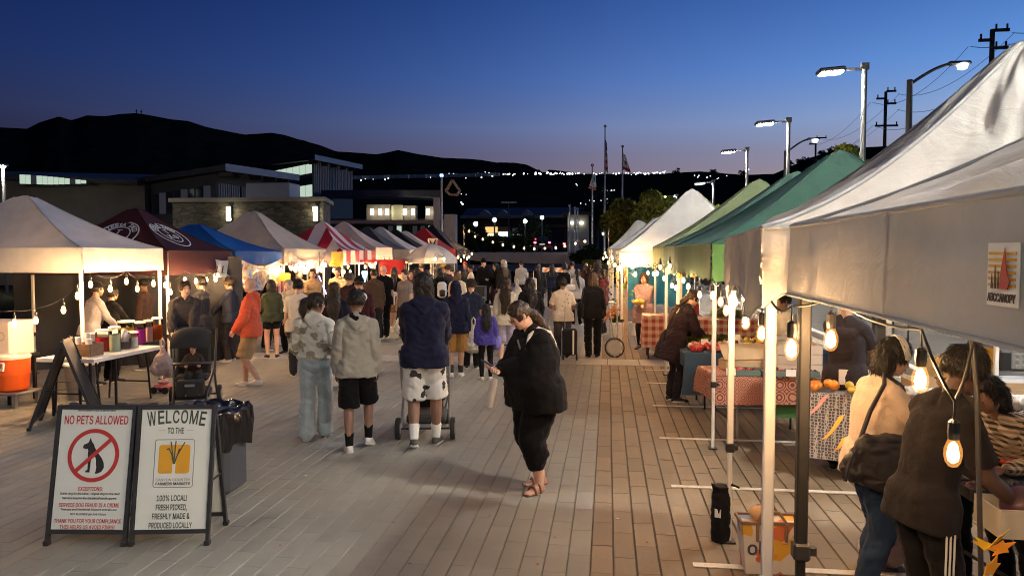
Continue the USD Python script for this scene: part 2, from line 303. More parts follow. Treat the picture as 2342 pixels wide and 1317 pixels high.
# ================= BUILDINGS, POLES, TREES, FAR LIGHTS
STUCCO = pbr((.10, .085, .065), .9, var=.15, nscale=1.5, bump=.2, bscale=30, key='stucco_brown'); ROOFM = pbr((.022, .022, .024), .7, metal=.2, key='roof_metal'); FASCIA = pbr((.17, .17, .19), .5, metal=.2, key='fascia_metal')
DARKWALL = pbr((.03, .03, .032), .8, key='wall_dark'); GLASSD = pbr((.02, .022, .03), .08, key='window_dark', spec=.8); LITWIN = emit((.80, 1.0, .82), .62, 'window_lit'); LITDIM = emit((.55, .56, .72), .045, 'window_dim'); WARMWIN = emit((1, .62, .22), 1.1, 'window_warm')
SCONCE = emit((1, .93, .74), 30.0, 'sconce_glow'); FARL = emit((.86, .94, 1.0), 2.6, 'town_light'); COOLL = emit((.9, .97, 1.0), 60.0, 'globe_light')
STONE = mat('stone_wall', {'g': ('geometry', {}), 'mp': ('mapping', dict(scale=(1, 1, 2.6))), 'v': ('voronoi_texture', dict(scale=2.2, feature='f1')), 'd': ('voronoi_texture', dict(scale=2.2, feature='distance_to_edge')), 'r': ('rgb_ramp', dict(ramp=[(0, (.07, .06, .035)), (1, (.18, .15, .095))])), 'e': ('rgb_ramp', dict(ramp=[(0, (.25, .25, .25)), (.06, (1, 1, 1))])), 'm': ('mix_color', dict(blend_type='multiply', fac=1.0)), 'b': ('bump', dict(strength=.8, distance=.05)), 'p': ('principled_bsdf', dict(roughness=.9))},
    [('g.position', 'mp.vector'), ('mp.vector', 'v.vector'), ('mp.vector', 'd.vector'), ('v.color', 'r.fac'), ('d.distance', 'e.fac'), ('r.color', 'm.a'), ('e.color', 'm.b'), ('m.result', 'p.base_color'), ('d.distance', 'b.height'), ('b.normal', 'p.normal')])
def wall(t, a, b, z0, z1, m, th=.3, name='wall', parent=None):
    a, b = np.array(a[:2], float), np.array(b[:2], float); d = (b-a)/np.linalg.norm(b-a); n = np.array([-d[1], d[0]])*th
    P = [np.array([*q, z]) for z in (z0, z1) for q in (a, b, b+n, a+n)]
    return t.part(name, vf(Manifold.hull_points(np.array(P))), m, parent=parent)
def windows(t, a, b, z0, z1, n, m, frac=.82, out=.06, name='window', bars=0, zb=None, parent=None):
    a, b = np.array(a[:2], float), np.array(b[:2], float); d = b-a; L = np.linalg.norm(d); d = d/L; nn = np.array([d[1], -d[0]])*out
    for i in range(n):
        p, q = a+d*L*(i+(1-frac)/2)/n, a+d*L*(i+(1+frac)/2)/n
        z0i, z1i = (z0(i/n), z1(i/n)) if callable(z0) else (z0, z1)
        P = [np.array([*(c+nn*k), z]) for z in (z0i, z1i) for c, k in ((p, 0), (q, 0), (q, 1), (p, 1))]
        w = t.part(name, vf(Manifold.hull_points(np.array(P))), m[i % len(m)] if isinstance(m, list) else m, parent=parent)
        for j in range(bars):
            c = p+(q-p)*(j+.5)/bars+nn*1.4; t.part('bar', bx(c[0]-.05, c[0]+.05, c[1]-.05, c[1]+.05, z0i, z1i), FASCIA, parent=w)
def roof(t, A, B, C, th=.35, name='roof'):
    A, B, C = map(np.array, (A, B, C)); D = A+C-B
    r = t.part(name, vf(Manifold.hull_points(np.array([p+[0, 0, dz] for p in (A, B, C, D) for dz in (0, -th)]))), ROOFM)
    n = np.array([C[1]-B[1], B[0]-C[0], 0]); n = n/np.linalg.norm(n)*.06
    t.part('fascia', vf(Manifold.hull_points(np.array([p+n*k+[0, 0, dz] for p in (B, C) for k in (.1, 1) for dz in (.05, -th-.05)]))), FASCIA, parent=r)
    for i in range(5):
        c = B+(C-B)*(i+.6)/5.2-n*18; t.part('beam', bar(c-[0, 0, th+.15], c+n*14-[0, 0, th+.12], .16, .3), DARKWALL, parent=r)
    return D
# stone service block with two sconces
t = Th('stone_building', 'stone-clad low block with two bright wall sconces behind the left tents', 'building', (*AY(560, 560, 38)[:2], 0))
a, b, c = AY(396, 540, 38), AY(740, 540, 38), AY(756, 540, 41.5); zt = AY(396, 463, 38)[2]
t.part('wall', vf(Manifold.hull_points(np.array([[*q[:2], z] for z in (0, zt) for q in (a, b, c, (a[0], c[1]))]))), STONE)
t.part('parapet', vf(Manifold.hull_points(np.array([[q[0]+dx, q[1]+dy, z] for z in (zt, zt+.22) for q, dx, dy in ((a, -.15, -.15), (b, .15, -.15), (c, .15, .15), ((a[0], c[1]), -.15, .15))]))), pbr((.30, .26, .18), .8, key='parapet_stone'))
for px in (530, 727):
    q = AY(px, 489, 38); l = t.part('sconce', rbx(q[0]-.1, q[0]+.1, q[1]-.30, q[1]-.02, q[2]-.42, q[2]+.42, .03), DARKWALL)
    t.part('lamp', rbx(q[0]-.13, q[0]+.13, q[1]-.36, q[1]-.31, q[2]-.38, q[2]+.36, .02), SCONCE, parent=l)
t.part('roof_unit', rbx(*(lambda p: (p[0]-1.3, p[0]+1.3, p[1], p[1]+1.5, p[2]-.2, p[2]+1.1))(AY(612, 463, 40)), .05), pbr((.3, .3, .3), .6, key='roof_unit_grey'))
# two halls with shed roofs
def hall(label, A, B, C, inset, zb, wl, wr, name='hall_building'):
    t = Th(name, label, 'building', (B[0], B[1], 0)); D = roof(t, A, B, C); A, B, C = map(np.array, (A, B, C))
    ctr = (A+C)/2; q = lambda p: np.array([*(p+(ctr-p)*inset)[:2]]); a, b, c = q(A), q(B), q(C)
    t.part('wall', vf(Manifold.hull_points(np.array([[*p, z] for p, zt in ((a, A[2]), (b, B[2]), (c, C[2]), (q(D), D[2])) for z in (0, zt-.4)]))), DARKWALL)
    wl(t, a, b); wr(t, b, c); return t
A, B, C = AY(120, 436, 50), AY(515, 376, 43), AY(683, 401, 52)
hall('dark long hall with a sloping roof and barred windows above the maroon tent', A, B, C, .16, 0,
     lambda t, a, b: windows(t, a+(b-a)*.45, a+(b-a)*.97, lambda f: 4.7, lambda f: 5.9+.5*f, 11, [GLASSD, LITDIM, GLASSD], frac=.8),
     lambda t, b, c: windows(t, b+(c-b)*.02, b+(c-b)*.8, 4.6, 6.5, 5, [LITDIM, LITDIM, GLASSD, LITDIM, GLASSD], frac=.86, bars=4))
A, B, C = AY(560, 376, 70), AY(719, 355, 60), AY(828, 378, 70)
hall('far hall with a raised sloping roof and bright white windows', A, B, C, .16, 0,
     lambda t, a, b: (windows(t, a+(b-a)*.40, b, 7.0, 8.0, 6, LITWIN, frac=.86), windows(t, a+(b-a)*.40, b, 9.0, 9.8, 6, LITWIN, frac=.86)),
     lambda t, b, c: windows(t, b+(c-b)*.02, c, 7.4, 10.2, 5, [LITDIM, LITDIM, FASCIA, LITDIM, LITDIM], frac=.84, bars=4))
# brown building at the left edge with a strip of lit panes
t = Th('strip_window_building', 'brown building at the far left with a strip of lit windows', 'building', (*AY(60, 500, 42)[:2], 0))
a, b = AY(-260, 400, 42), AY(330, 400, 46); zt = AY(60, 388, 43)[2]
wall(t, a, b, 0, zt-.6, STUCCO, th=6); t.part('roof', vf(Manifold.hull_points(np.array([[*(q[:2]), z+dz] for q, z in ((a, zt), (b, zt-.5), (b+[0, 8, 0], zt+.6), (a+[0, 8, 0], zt+.6)) for dz in (0, -.35)])-[0, .8, 0])), ROOFM)
w0, w1 = AY(48, 410, 42.2), AY(200, 410, 43.6); z0, z1 = AY(48, 420, 42)[2], AY(48, 399, 42)[2]
windows(t, w0[:2]-[0, .1], w1[:2]-[0, .1], lambda f: z0-.12*f+.25*f*f, lambda f: z1-.15*f-.15*f*f, 12, [LITWIN, LITWIN, LITDIM, LITWIN, LITWIN, LITWIN, LITWIN], frac=.9)
t = Th('wall_lamp', 'bright flood lamp on a dark pole at the left picture edge', 'lamp', (*AY(2, 500, 34)[:2], 0)); q = AY(-4, 381, 34)
t.part('pole', cyl([q[0], q[1]+.3, 0], [q[0], q[1]+.3, q[2]+.2], .07), POLE0 := pbr((.06, .06, .06), .5, key='pole_dark')); t.part('lamp_head', rbx(q[0]-.35, q[0]+.35, q[1]-.25, q[1]+.3, q[2]+.02, q[2]+.14, .03), POLE0); t.part('lens', bx(q[0]-.3, q[0]+.3, q[1]-.22, q[1]+.1, q[2]-.06, q[2]+.01), emit((1, .93, .82), 1100., 'flood_glow'))
# storefront with a long flat canopy and a row of wall lights
t = Th('storefront', 'long low storefront with a row of bright wall lights under a flat canopy', 'building', (*AY(880, 560, 52)[:2], 0))
a, b = AY(748, 470, 52), AY(1000, 470, 52); P = lambda px, py, Y: AY(px, py, Y)
wall(t, P(752, 560, 53), P(1000, 560, 53), 0, P(800, 500, 53)[2], DARKWALL, th=5)
for x0, x1, y0, y1, m in ((838, 893, 468, 494, STUCCO), (895, 921, 469, 490, pbr((.35, .33, .2), .8, key='sign_panel_cream')), (923, 950, 470, 492, STUCCO), (972, 1004, 472, 500, STUCCO)):
    p, q = P(x0, y0, 51.9), P(x1, y1, 51.9); t.part('parapet_panel', bx(p[0], q[0], 51.9, 52.6, q[2]-.4, p[2]), m)
for px in (851, 870, 886, 926, 945, 978, 995):
    q = P(px, 486, 51.6); l = t.part('wall_light', cyl([q[0], q[1], q[2]-.2], [q[0], q[1], q[2]+.25], .11, n=10), emit((1, .93, .74), 16., 'shop_glow'))
p, q = P(748, 505, 51), P(1010, 511, 51); t.part('eave', bx(p[0], q[0], 50.6, 53, q[2], p[2]), pbr((.22, .16, .15), .7, key='eave_rose'))
for i, px in enumerate((888, 908, 926, 944, 962, 980, 996)):
    p, q = P(px, 517, 52.8), P(px+10, 545, 52.8); w = t.part('shop_window', bx(p[0], q[0], 52.75, 52.9, q[2], p[2]), (LITDIM, LITWIN, GLASSD, LITDIM)[i % 4]); t.part('frame', bx(p[0]-.1, q[0]+.1, 52.85, 52.95, q[2]-.1, p[2]+.1), DARKWALL, parent=w)
p, q = P(690, 428, 58), P(1012, 446, 50); ca = t.part('canopy_roof', vf(Manifold.hull_points(np.array([[*AY(px, py, Y)[:2], z+dz] for px, py, Y, z in ((735, 428, 58, 7.2), (1008, 433, 50, 6.4), (1012, 433, 60, 6.9), (760, 425, 66, 7.6)) for dz in (0, -.5)]))), pbr((.05, .052, .07), .6, key='canopy_slate'))
p = AY(998, 450, 50.5); t.part('canopy_post', rbx(p[0]-.2, p[0]+.2, 50.4, 50.8, 0, 6.0, .03), CONCRETE)
p = AY(1030, 545, 50); t.part('pier', rbx(p[0]-.45, p[0]+.35, 50, 50.7, 0, AY(1030, 490, 50)[2], .03), CONCRETE)
# pole with hanging lantern frame
t = Th('banner_pole', 'tall pale pole with a hanging wooden triangle frame by the storefront', 'pole', (*AY(1012, 560, 46)[:2], 0)); q = AY(1010, 404, 46)
t.part('pole', cyl([q[0], q[1], 0], [q[0], q[1], q[2]], .11, .07), GREY_STEEL); t.part('pole_light', rbx(q[0]-.1, q[0]+.1, q[1]-.1, q[1]+.1, q[2]-.02, q[2]+.16, .03), emit((.35, .6, 1), 2.5, 'pole_light_blue'))
e = [AY(px, py, 46) for px, py in ((1035, 412), (1020, 437), (1030, 446), (1045, 446), (1052, 437))]; tf = t.part('triangle_frame', cat([bar(e[i], e[(i+1) % 5], .12, .3, (0, 1, 0)) for i in range(5)]), pbr((.25, .19, .11), .7, key='frame_wood'))
# far centre: low gabled house row and a pale block
t = Th('gabled_building', 'dark low building with small gables and a warm lit room beyond the road', 'building', (*AY(1180, 560, 105)[:2], 2.3))
p, q = AY(1070, 498, 105), AY(1380, 560, 105); t.part('wall', bx(p[0], q[0], 105, 114, 1.8, p[2]), DARKWALL)
t.part('roof', vf(Manifold.hull_points(np.array([[x, y, z] for x in (p[0]-.8, q[0]+.8) for y, z in ((103.6, p[2]), (115, p[2]), (109, p[2]+1.6))]))), ROOFM); t.part('fascia', bx(p[0]-.8, q[0]+.8, 103.4, 103.58, p[2]-.15, p[2]+.25), FASCIA)
for px in (1108, 1150, 1205):
    g = AY(px, 498, 103.3); t.part('gable', vf(Manifold.hull_points(np.array([[g[0]+dx, y, z] for dx, z in ((-1.1, g[2]+.2), (1.1, g[2]+.2), (0, g[2]+1.15)) for y in (103.2, 107)]))), FASCIA)
for x0, x1, y0, y1, m in ((1110, 1138, 519, 532, WARMWIN), (1112, 1130, 533, 546, emit((1, .85, .5), 1.2, 'window_cream')), (1140, 1163, 530, 541, emit((.8, .93, 1), 1.6, 'window_cool')), (1140, 1165, 519, 529, pbr((.5, .3, .1), .8, key='wall_ochre')), (1152, 1160, 545, 551, LITWIN), (1172, 1192, 536, 542, LITWIN), (1172, 1190, 522, 530, LITDIM)):
    a, b = AY(x0, y0, 104.8), AY(x1, y1, 104.8); t.part('window', bx(a[0], b[0], 104.8, 104.95, b[2], a[2]), m)
t = Th('pale_kiosk', 'pale tall block with a flat roof beside the flagpoles', 'building', (*AY(1322, 560, 85)[:2], 2.2)); p, q = AY(1298, 492, 85), AY(1345, 560, 85)
t.part('wall', bx(p[0], q[0], 85, 89, 1.6, p[2]), pbr((.34, .32, .27), .8, key='kiosk_render')); t.part('roof', bx(p[0]-.6, q[0]+.5, 84.4, 89.5, p[2]+.002, p[2]+.35), ROOFM)
for px in (1308, 1330): a = AY(px, 510, 84.9); t.part('wall_light', rbx(a[0]-.18, a[0]+.18, 84.7, 84.98, a[2]-.15, a[2]+.15, .03), emit((1, .93, .74), 7., 'kiosk_glow'))
t = Th('porch', 'dark flat porch roof on posts in front of the pale block', 'porch', (*AY(1290, 560, 90)[:2], 2.2)); p, q = AY(1245, 517, 90), AY(1326, 521, 90)
t.part('roof', bx(p[0], q[0], 88, 95, q[2], p[2]+.1), DARKWALL)
for px in (1256, 1292, 1318): a = AY(px, 520, 89); t.part('post', bx(a[0]-.12, a[0]+.12, 88.9, 89.1, 2.2, a[2]), DARKWALL)
# globe lamps of the far parking
for i, (px, py, Y) in enumerate(((1088, 512, 66), (1131, 503, 70), (1201, 506, 72), (1240, 498, 78), (1163, 465, 95))):
    q = AY(px, py, Y); t = Th('parking_lamp', ['leftmost far globe lamp above the dark bushes', 'far globe lamp left of the warm lit room', 'far globe lamp right of the warm lit room', 'brightest far lamp glowing over a dark tree', 'thin unlit far lamp post with a flat T head'][i], 'lamp post', (q[0], q[1], 2.05), group='small lamps of the far parking lot')
    t.part('pole', cyl([q[0], q[1], 1.9], [q[0], q[1], q[2]], .07), POLE0)
    if i < 4: t.part('globe', trimesh.creation.icosphere(2, .19).apply_translation(q), COOLL)
    else: t.part('head', rbx(q[0]-1.0, q[0]+1.0, q[1]-.2, q[1]+.2, q[2], q[2]+.2, .03), GREY_STEEL)
for i, (px, py, Y) in enumerate(((1284, 478, 120), (1304, 481, 118))):
    q = AY(px, py, Y); t = Th('area_light', ['left one of two flat bright lamps right of the dark tree', 'right one of two flat bright lamps by the pale block'][i], 'lamp post', (q[0], q[1], 2.3)); t.part('pole', cyl([q[0], q[1]+.4, 2.0], [q[0], q[1]+.4, q[2]+.1], .09), POLE0); t.part('head', rbx(q[0]-1.0, q[0]+1.0, q[1]-.3, q[1]+.5, q[2], q[2]+.15, .03), POLE0); t.part('lens', bx(q[0]-.95, q[0]+.95, q[1]-.32, q[1]+.3, q[2]-.2, q[2]-.01), COOLL)
# town lights on the hills: no one could count them
def on_hill(px, py):
    r = ray(px, py); h = math.hypot(r[0], r[1]); rr = np.geomspace(160, 2600, 300); P_ = CAM+r[None]*(rr/h)[:, None]
    k = np.nonzero(P_[:, 2] <= terrain_z(P_[:, 0], P_[:, 1])+1.2)[0]
    return (P_[k[0]]-r*(4/h), rr[k[0]]) if len(k) else (CAM+r*(905/h), 905)
rg = random.Random(5); ms = []
pts = [(rg.uniform(775, 1140), None, 1.0) for _ in range(52)]+[(1022+rg.uniform(0, 22), 401+rg.uniform(-2, 2), 1.6) for _ in range(7)]+[(rg.uniform(1150, 1290), rg.gauss(398, 1.2), 1.0) for _ in range(20)]+[(rg.uniform(1222, 1325), 397.5+rg.gauss(0, .7), 1.2) for _ in range(24)]+[(rg.uniform(1325, 1530), 397+rg.gauss(0, 2), 1.0) for _ in range(34)]+[(rg.uniform(1585, 1680), 404+rg.gauss(0, 3), .7) for _ in range(8)]+[(rg.uniform(1340, 1420), rg.gauss(462, 3), 1.0) for _ in range(14)]+[(rg.uniform(1375, 1405), 436+rg.gauss(0, 1), .9) for _ in range(5)]+[(1055, 463, 1.2), (1058, 467, 1.0), (1318, 421, 1.3), (1320, 424, .9), (1055, 444, .5), (1066, 445, .5), (1712, 388, 1.5), (1630, 421, 1.5), (1543, 449, 1.2), (1328, 465, .8), (1400, 470, .9)]
for px, py, s in pts:
    if py is None: py = 409-(px-775)*.026+rg.gauss(0, 2.6)
    p, rr = on_hill(px, py); ms.append(xf(trimesh.creation.icosphere(1, .00105*rr*s*rg.uniform(.55, 1.25)), loc=p))
single('town_lights', cat(ms), FARL, 'tiny white town lights scattered along the dark hillside', 'lights', kind='stuff')
ms = []
for i in range(22):
    px = 770+i*17+rg.uniform(-3, 3); p, rr = on_hill(px, 410-(px-775)*.022); ms.append(xf(bx(-9*rg.uniform(.5, 1), 9*rg.uniform(.5, 1), -4, 4, -1, 3.0), loc=p))
single('hillside_houses', cat(ms), pbr((.40, .40, .36), .9, key='far_house_wall'), 'far pale rooftops strung along the dark hillside', 'houses', kind='stuff')
# radio masts on the peak
for i, (px, py) in enumerate(((312, 250), (323, 251))):
    q = AD(px, 259, 2550); p = AD(px, py, 2550); t = Th('radio_mast', ['left thin mast on the mountain top', 'right thin mast on the mountain top'][i], 'mast', (q[0], q[1], q[2]-20)); t.part('mast', cyl([q[0], q[1], q[2]-25], p, 2.2, 1.0, n=6), DARKWALL); t.part('antenna', bx(q[0]-3.5, q[0]+3.5, q[1]-1, q[1]+1, p[2]-8, p[2]-5), DARKWALL)
# flag poles
def flagpole(px, base, top, Y, label, flag):
    q, p = AY(px, base, Y), AY(px, top, Y); t = Th('flagpole', label, 'flagpole', (p[0], p[1], 2.0 if Y > 60 else 0)); z0 = terrain_z(p[0], p[1])
    t.part('pole', tube([(p[0], p[1], z0-.1), (p[0], p[1], p[2])], [.10, .05], 10), GREY_STEEL, smooth=40); t.part('finial', trimesh.creation.icosphere(2, .12).apply_translation(p+[0, 0, .1]), pbr((.5, .4, .2), .3, metal=.9, key='gold_ball'))
    (x0, x1, y0, y1), kind = flag; zt, zb = AY(px, y0, Y)[2], AY(px, y1, Y)[2]; sc = (AY(px+10, y0, Y)-AY(px, y0, Y))[0]/10
    u, v = np.linspace(0, 1, 24), np.linspace(0, 1, 24); V, Uu = np.meshgrid(v, u, indexing='ij')
    Wd = np.interp(V, [0, 1], [abs(x1-x0)*.35*sc, abs(x1-x0)*sc]); X_ = p[0]+(x0-px)*sc*V+Wd*Uu*(1 if x1 > px or True else -1)
    Y_ = p[1]+.14*np.sin(Uu*14+V*3)*Uu; P_ = np.stack([X_+.05, Y_, zt-(zt-zb)*(V*.85+Uu*.15)], -1)
    if kind == 'stripes': m = mat('flag_stripes', {'g': ('geometry', {}), 's': ('separate_xyz', {}), 'a': ('math', dict(math_type='multiply', value2=1.9)), 'f': ('math', dict(math_type='fraction')), 'l': ('math', dict(math_type='less_than', value2=.5)), 'm': ('mix_color', dict(a=(.7, .7, .7), b=(.45, .03, .05))), 'p': ('principled_bsdf', dict(roughness=.8))}, [('g.position', 's.vector'), ('s.z', 'a.value1'), ('a.value', 'f.value1'), ('f.value', 'l.value1'), ('l.value', 'm.fac'), ('m.result', 'p.base_color')])
    else: m = pbr((.75, .74, .72), .8, key='flag_white')
    f = t.part('flag', grid(P_), m, smooth=True)
    k = 15 if kind != 'blue' else 12
    if kind == 'bear': t.part('red_band', grid(P_[18:23, :]+[0, -.012, 0]), pbr((.5, .05, .05), .8, key='flag_red'), parent=f, smooth=True); t.part('emblem', grid(P_[9:14, 8:16]+[0, -.012, 0]), pbr((.2, .1, .05), .8, key='flag_brown'), parent=f, smooth=True)
    elif kind == 'stripes': t.part('blue_field', grid(P_[:11, :14]+[0, -.012, 0]), pbr((.02, .03, .14), .8, key='flag_blue'), parent=f, smooth=True)
    else: t.part('blue_band', grid(P_[3:12, 6:20]+[0, -.012, 0]), pbr((.15, .35, .45), .8, key='flag_pale_blue'), parent=f, smooth=True); t.part('red_band', grid(P_[19:23, :]+[0, -.012, 0]), pbr((.5, .08, .06), .8, key='flag_red2'), parent=f, smooth=True)
flagpole(1384, 575, 292, 62, 'tallest flagpole in the middle with a furled striped flag', ((1381, 1390, 318, 398), 'stripes'))
flagpole(1355, 575, 381, 58, 'shortest flagpole with a white and pale blue flag', ((1345, 1363, 398, 436), 'blue'))
flagpole(1424, 460, 338, 64, 'right flagpole with a white flag and red edge', ((1424, 1442, 350, 396), 'bear'))
for i, (px, y0, y1, Y) in enumerate(((1303, 470, 570, 70), (1315, 475, 570, 72), (1321, 478, 570, 74))):
    p = AY(px, y0, Y); t = Th('bollard_pole', ['leftmost slim pole by the pale block', 'middle slim pole by the pale block', 'rightmost slim pole by the pale block'][i], 'pole', (p[0], p[1], 2.1)); t.part('pole', cyl([p[0], p[1], 1.95], p, .10, .07), GREY_STEEL); t.part('cap', trimesh.creation.icosphere(1, .12).apply_translation(p), GREY_STEEL)
# cobra-head street lamps and utility poles along the road on the right
def cobra(px, ptop, hx, hy, Y, label):
    p, q = AY(px, ptop, Y), AY(hx, hy, Y); t = Th('street_lamp', label, 'street lamp', (p[0], p[1], .2)); s = np.linspace(0, 1, 12)
    t.part('pole', tube([(p[0], p[1], .1), p], [.13, .09], 10), POLE0, smooth=40)
    arc = np.stack([p[0]+(q[0]-p[0])*s, 0*s+Y, p[2]-.15+(q[2]+.1-p[2]+.15)*np.sin(s*np.pi/2)], 1); t.part('arm', tube(arc, .05, 8), POLE0, smooth=True)
    sg = np.sign(q[0]-p[0]); t.part('lamp_head', vf(hul((q[0]-sg*.2, Y, q[2]+.08, .08), (q[0]+sg*.35, Y, q[2]+.08, .11), n=12)) if 'hul' in globals() else rbx(q[0]-.3, q[0]+.4, Y-.12, Y+.12, q[2]+.02, q[2]+.16, .05), POLE0)
    t.part('lens', lathe([(.02, -.16), (.13, -.12), (.16, 0)], 12, (q[0]+sg*.15, Y, q[2]+.04)), emit((.9, .96, 1.0), 90., 'cobra_glow'))
cobra(2081, 183, 2190, 152, 26, 'tall street lamp with a curved arm at upper right, behind the nearest tents'); cobra(1797, 345, 1858, 322, 44, 'smaller curved-arm street lamp behind the green tents')
def utility(px, ptop, Y, arms, label):
    p = AY(px, ptop, Y); t = Th('utility_pole', label, 'utility pole', (p[0], p[1], .2)); t.part('pole', tube([(p[0], p[1], 0), p], [.17, .11], 10), WOODP := pbr((.03, .024, .02), .9, key='pole_wood'))
    for x0, x1, y in arms:
        a, b = AY(x0, y, Y), AY(x1, y, Y); c = t.part('crossarm', bar((a[0], Y-.15, a[2]), (b[0], Y-.15, a[2]), .12, .14), WOODP)
        for xx in (a[0]+.1, b[0]-.1): t.part('insulator', cyl((xx, Y-.15, a[2]+.06), (xx, Y-.15, a[2]+.3), .05, n=8), WOODP, parent=c)
    return p
u1 = utility(2270, 68, 40, ((2235, 2268, 95), (2270, 2305, 72), (2270, 2302, 112)), 'nearest dark utility pole at the upper right corner')
u2 = utility(2026, 210, 62, ((2003, 2025, 227), (2026, 2048, 210), (2026, 2048, 238), (2000, 2052, 289)), 'middle utility pole with four crossarms between the street lamps')
u3 = utility(1866, 316, 100, ((1866, 1890, 316), (1850, 1866, 330)), 'farthest small utility pole above the green tent')
t = Th('power_lines', 'thin dark power lines strung between the utility poles', 'power lines', (u2[0], u2[1], 0))
far0 = u1+(u1-u2)*.8
for dz, dx in ((-.2, 1.0), (-.8, -1.1), (-1.4, 1.0), (-2.6, -.9)):
    for a, b in ((far0, u1), (u1, u2), (u2, u3)):
        s = np.linspace(0, 1, 14)[:, None]; L = (a+[dx, 0, dz])*(1-s)+(b+[dx*.9, 0, dz])*s; L[:, 2] -= 1.1*4*(s*(1-s))[:, 0]; t.part('wire', tube(L, .016, 4), POLE0)
# trees and shrubs
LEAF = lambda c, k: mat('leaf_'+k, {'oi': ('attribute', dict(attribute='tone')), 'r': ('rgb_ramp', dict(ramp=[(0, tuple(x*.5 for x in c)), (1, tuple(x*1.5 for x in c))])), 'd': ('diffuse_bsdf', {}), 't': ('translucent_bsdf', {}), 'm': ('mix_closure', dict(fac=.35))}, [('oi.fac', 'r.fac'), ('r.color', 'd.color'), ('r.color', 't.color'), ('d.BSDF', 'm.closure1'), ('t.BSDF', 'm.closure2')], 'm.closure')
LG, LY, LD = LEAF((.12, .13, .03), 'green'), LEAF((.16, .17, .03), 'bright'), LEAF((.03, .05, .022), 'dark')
BARK = pbr((.06, .045, .03), .95, var=.3, key='bark')
def leaves(c, R, n, size, seed, lumps=7):
    g = np.random.default_rng(seed); cs = g.normal(size=(lumps, 3)); cs /= np.linalg.norm(cs, axis=1)[:, None]; cs = cs*g.uniform(.35, .75, (lumps, 1)); rr = g.uniform(.32, .55, lumps)
    k = g.integers(0, lumps, n); d = g.normal(size=(n, 3)); d /= np.linalg.norm(d, axis=1)[:, None]; p = cs[k]+d*(rr[k]*g.uniform(.55, 1.08, n)**.5)[:, None]
    P = np.asarray(c)+p*np.asarray(R); a = g.normal(size=(n, 3)); a /= np.linalg.norm(a, axis=1)[:, None]; b = np.cross(a, g.normal(size=(n, 3))); b /= np.linalg.norm(b, axis=1)[:, None]
    s = size*g.uniform(.6, 1.3, (n, 1)); v = np.stack([P-a*s, P+b*s*.5, P+a*s, P-b*s*.5], 1).reshape(-1, 3); i = np.arange(n)[:, None]*4
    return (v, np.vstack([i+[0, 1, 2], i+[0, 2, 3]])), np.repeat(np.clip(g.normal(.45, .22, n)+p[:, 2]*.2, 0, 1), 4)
def tree(x, y, z0, h, R, m, label, n=2600, size=.13, seed=1, cat_='tree', name='tree', group=None, trunk=True):
    t = Th(name, label, cat_, (x, y, z0), group=group); g = random.Random(seed); c = np.array([x, y, z0+h-R[2]])
    if trunk:
        L = [tube([(x, y, z0-.1), (x+.1, y, z0+h*.3), (x-.05, y+.1, z0+h*.55)], [.11*h/4, .08*h/4, .05*h/4], 8)]
        for i in range(6): a = g.uniform(0, 6.28); L.append(tube([(x, y, z0+h*g.uniform(.25, .5)), (x+R[0]*.4*math.cos(a), y+R[1]*.4*math.sin(a), z0+h*.62), (x+R[0]*.75*math.cos(a), y+R[1]*.75*math.sin(a), z0+h*g.uniform(.7, .9))], [.05*h/4, .03*h/4, .012], 6))
        t.part('trunk', cat(L), BARK, smooth=True)
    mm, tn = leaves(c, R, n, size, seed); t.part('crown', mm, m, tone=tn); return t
q = AY(1462, 500, 48); tree(q[0], q[1], .1, AY(1462, 434, 48)[2]-.1, (2.1, 1.7, 1.9), LG, 'rounded leafy tree right behind the three flagpoles', 4200, .16, 1)
q = AY(1505, 500, 45); tree(q[0], q[1], .1, AY(1505, 448, 45)[2]-.1, (1.7, 1.4, 1.6), LG, 'broad leafy tree hidden partly by the tall white tent', 3600, .16, 31)
q = AY(1432, 520, 50); tree(q[0], q[1], .1, AY(1432, 466, 50)[2]-.1, (1.7, 1.4, 1.5), LG, 'broad low leafy tree directly right of the tallest flagpole', 3400, .16, 32)
q = AY(1420, 520, 52); tree(q[0], q[1], .2, AY(1420, 462, 52)[2]-.2, (1.3, 1.3, 1.6), LG, 'smaller dark tree left of the rounded one by the flagpoles', 2400, .16, 2)
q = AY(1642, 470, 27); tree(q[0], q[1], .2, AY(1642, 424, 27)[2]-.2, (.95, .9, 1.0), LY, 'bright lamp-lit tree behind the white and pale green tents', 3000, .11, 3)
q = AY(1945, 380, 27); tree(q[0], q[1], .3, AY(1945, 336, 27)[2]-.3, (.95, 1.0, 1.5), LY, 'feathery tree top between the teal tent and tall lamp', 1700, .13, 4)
q = AY(1590, 500, 40); tree(q[0], q[1], .2, 3.3, (1.6, 1.2, 1.3), LG, 'bushy tree between the rounded tree and the bright one', 2400, .14, 5)
for i, (px, py, Y, R, lab) in enumerate(((1320, 583, 57, (.7, .6, .55), 'clipped dark shrub left of three by the wall end'), (1345, 578, 56, (.9, .7, .75), 'largest clipped dark shrub by the wall end'), (1370, 586, 54, (.7, .6, .5), 'clipped dark shrub right of three by the wall end'), (1352, 606, 50, (1.1, .6, .45), 'low bright green shrub below the clipped ones'))):
    q = AY(px, py, Y); tree(q[0], q[1], q[2]-R[2]*1.2, R[2]*2.2, R, LD if i < 3 else LG, lab, 1500, .09, 10+i, 'shrub', 'shrub', trunk=True)
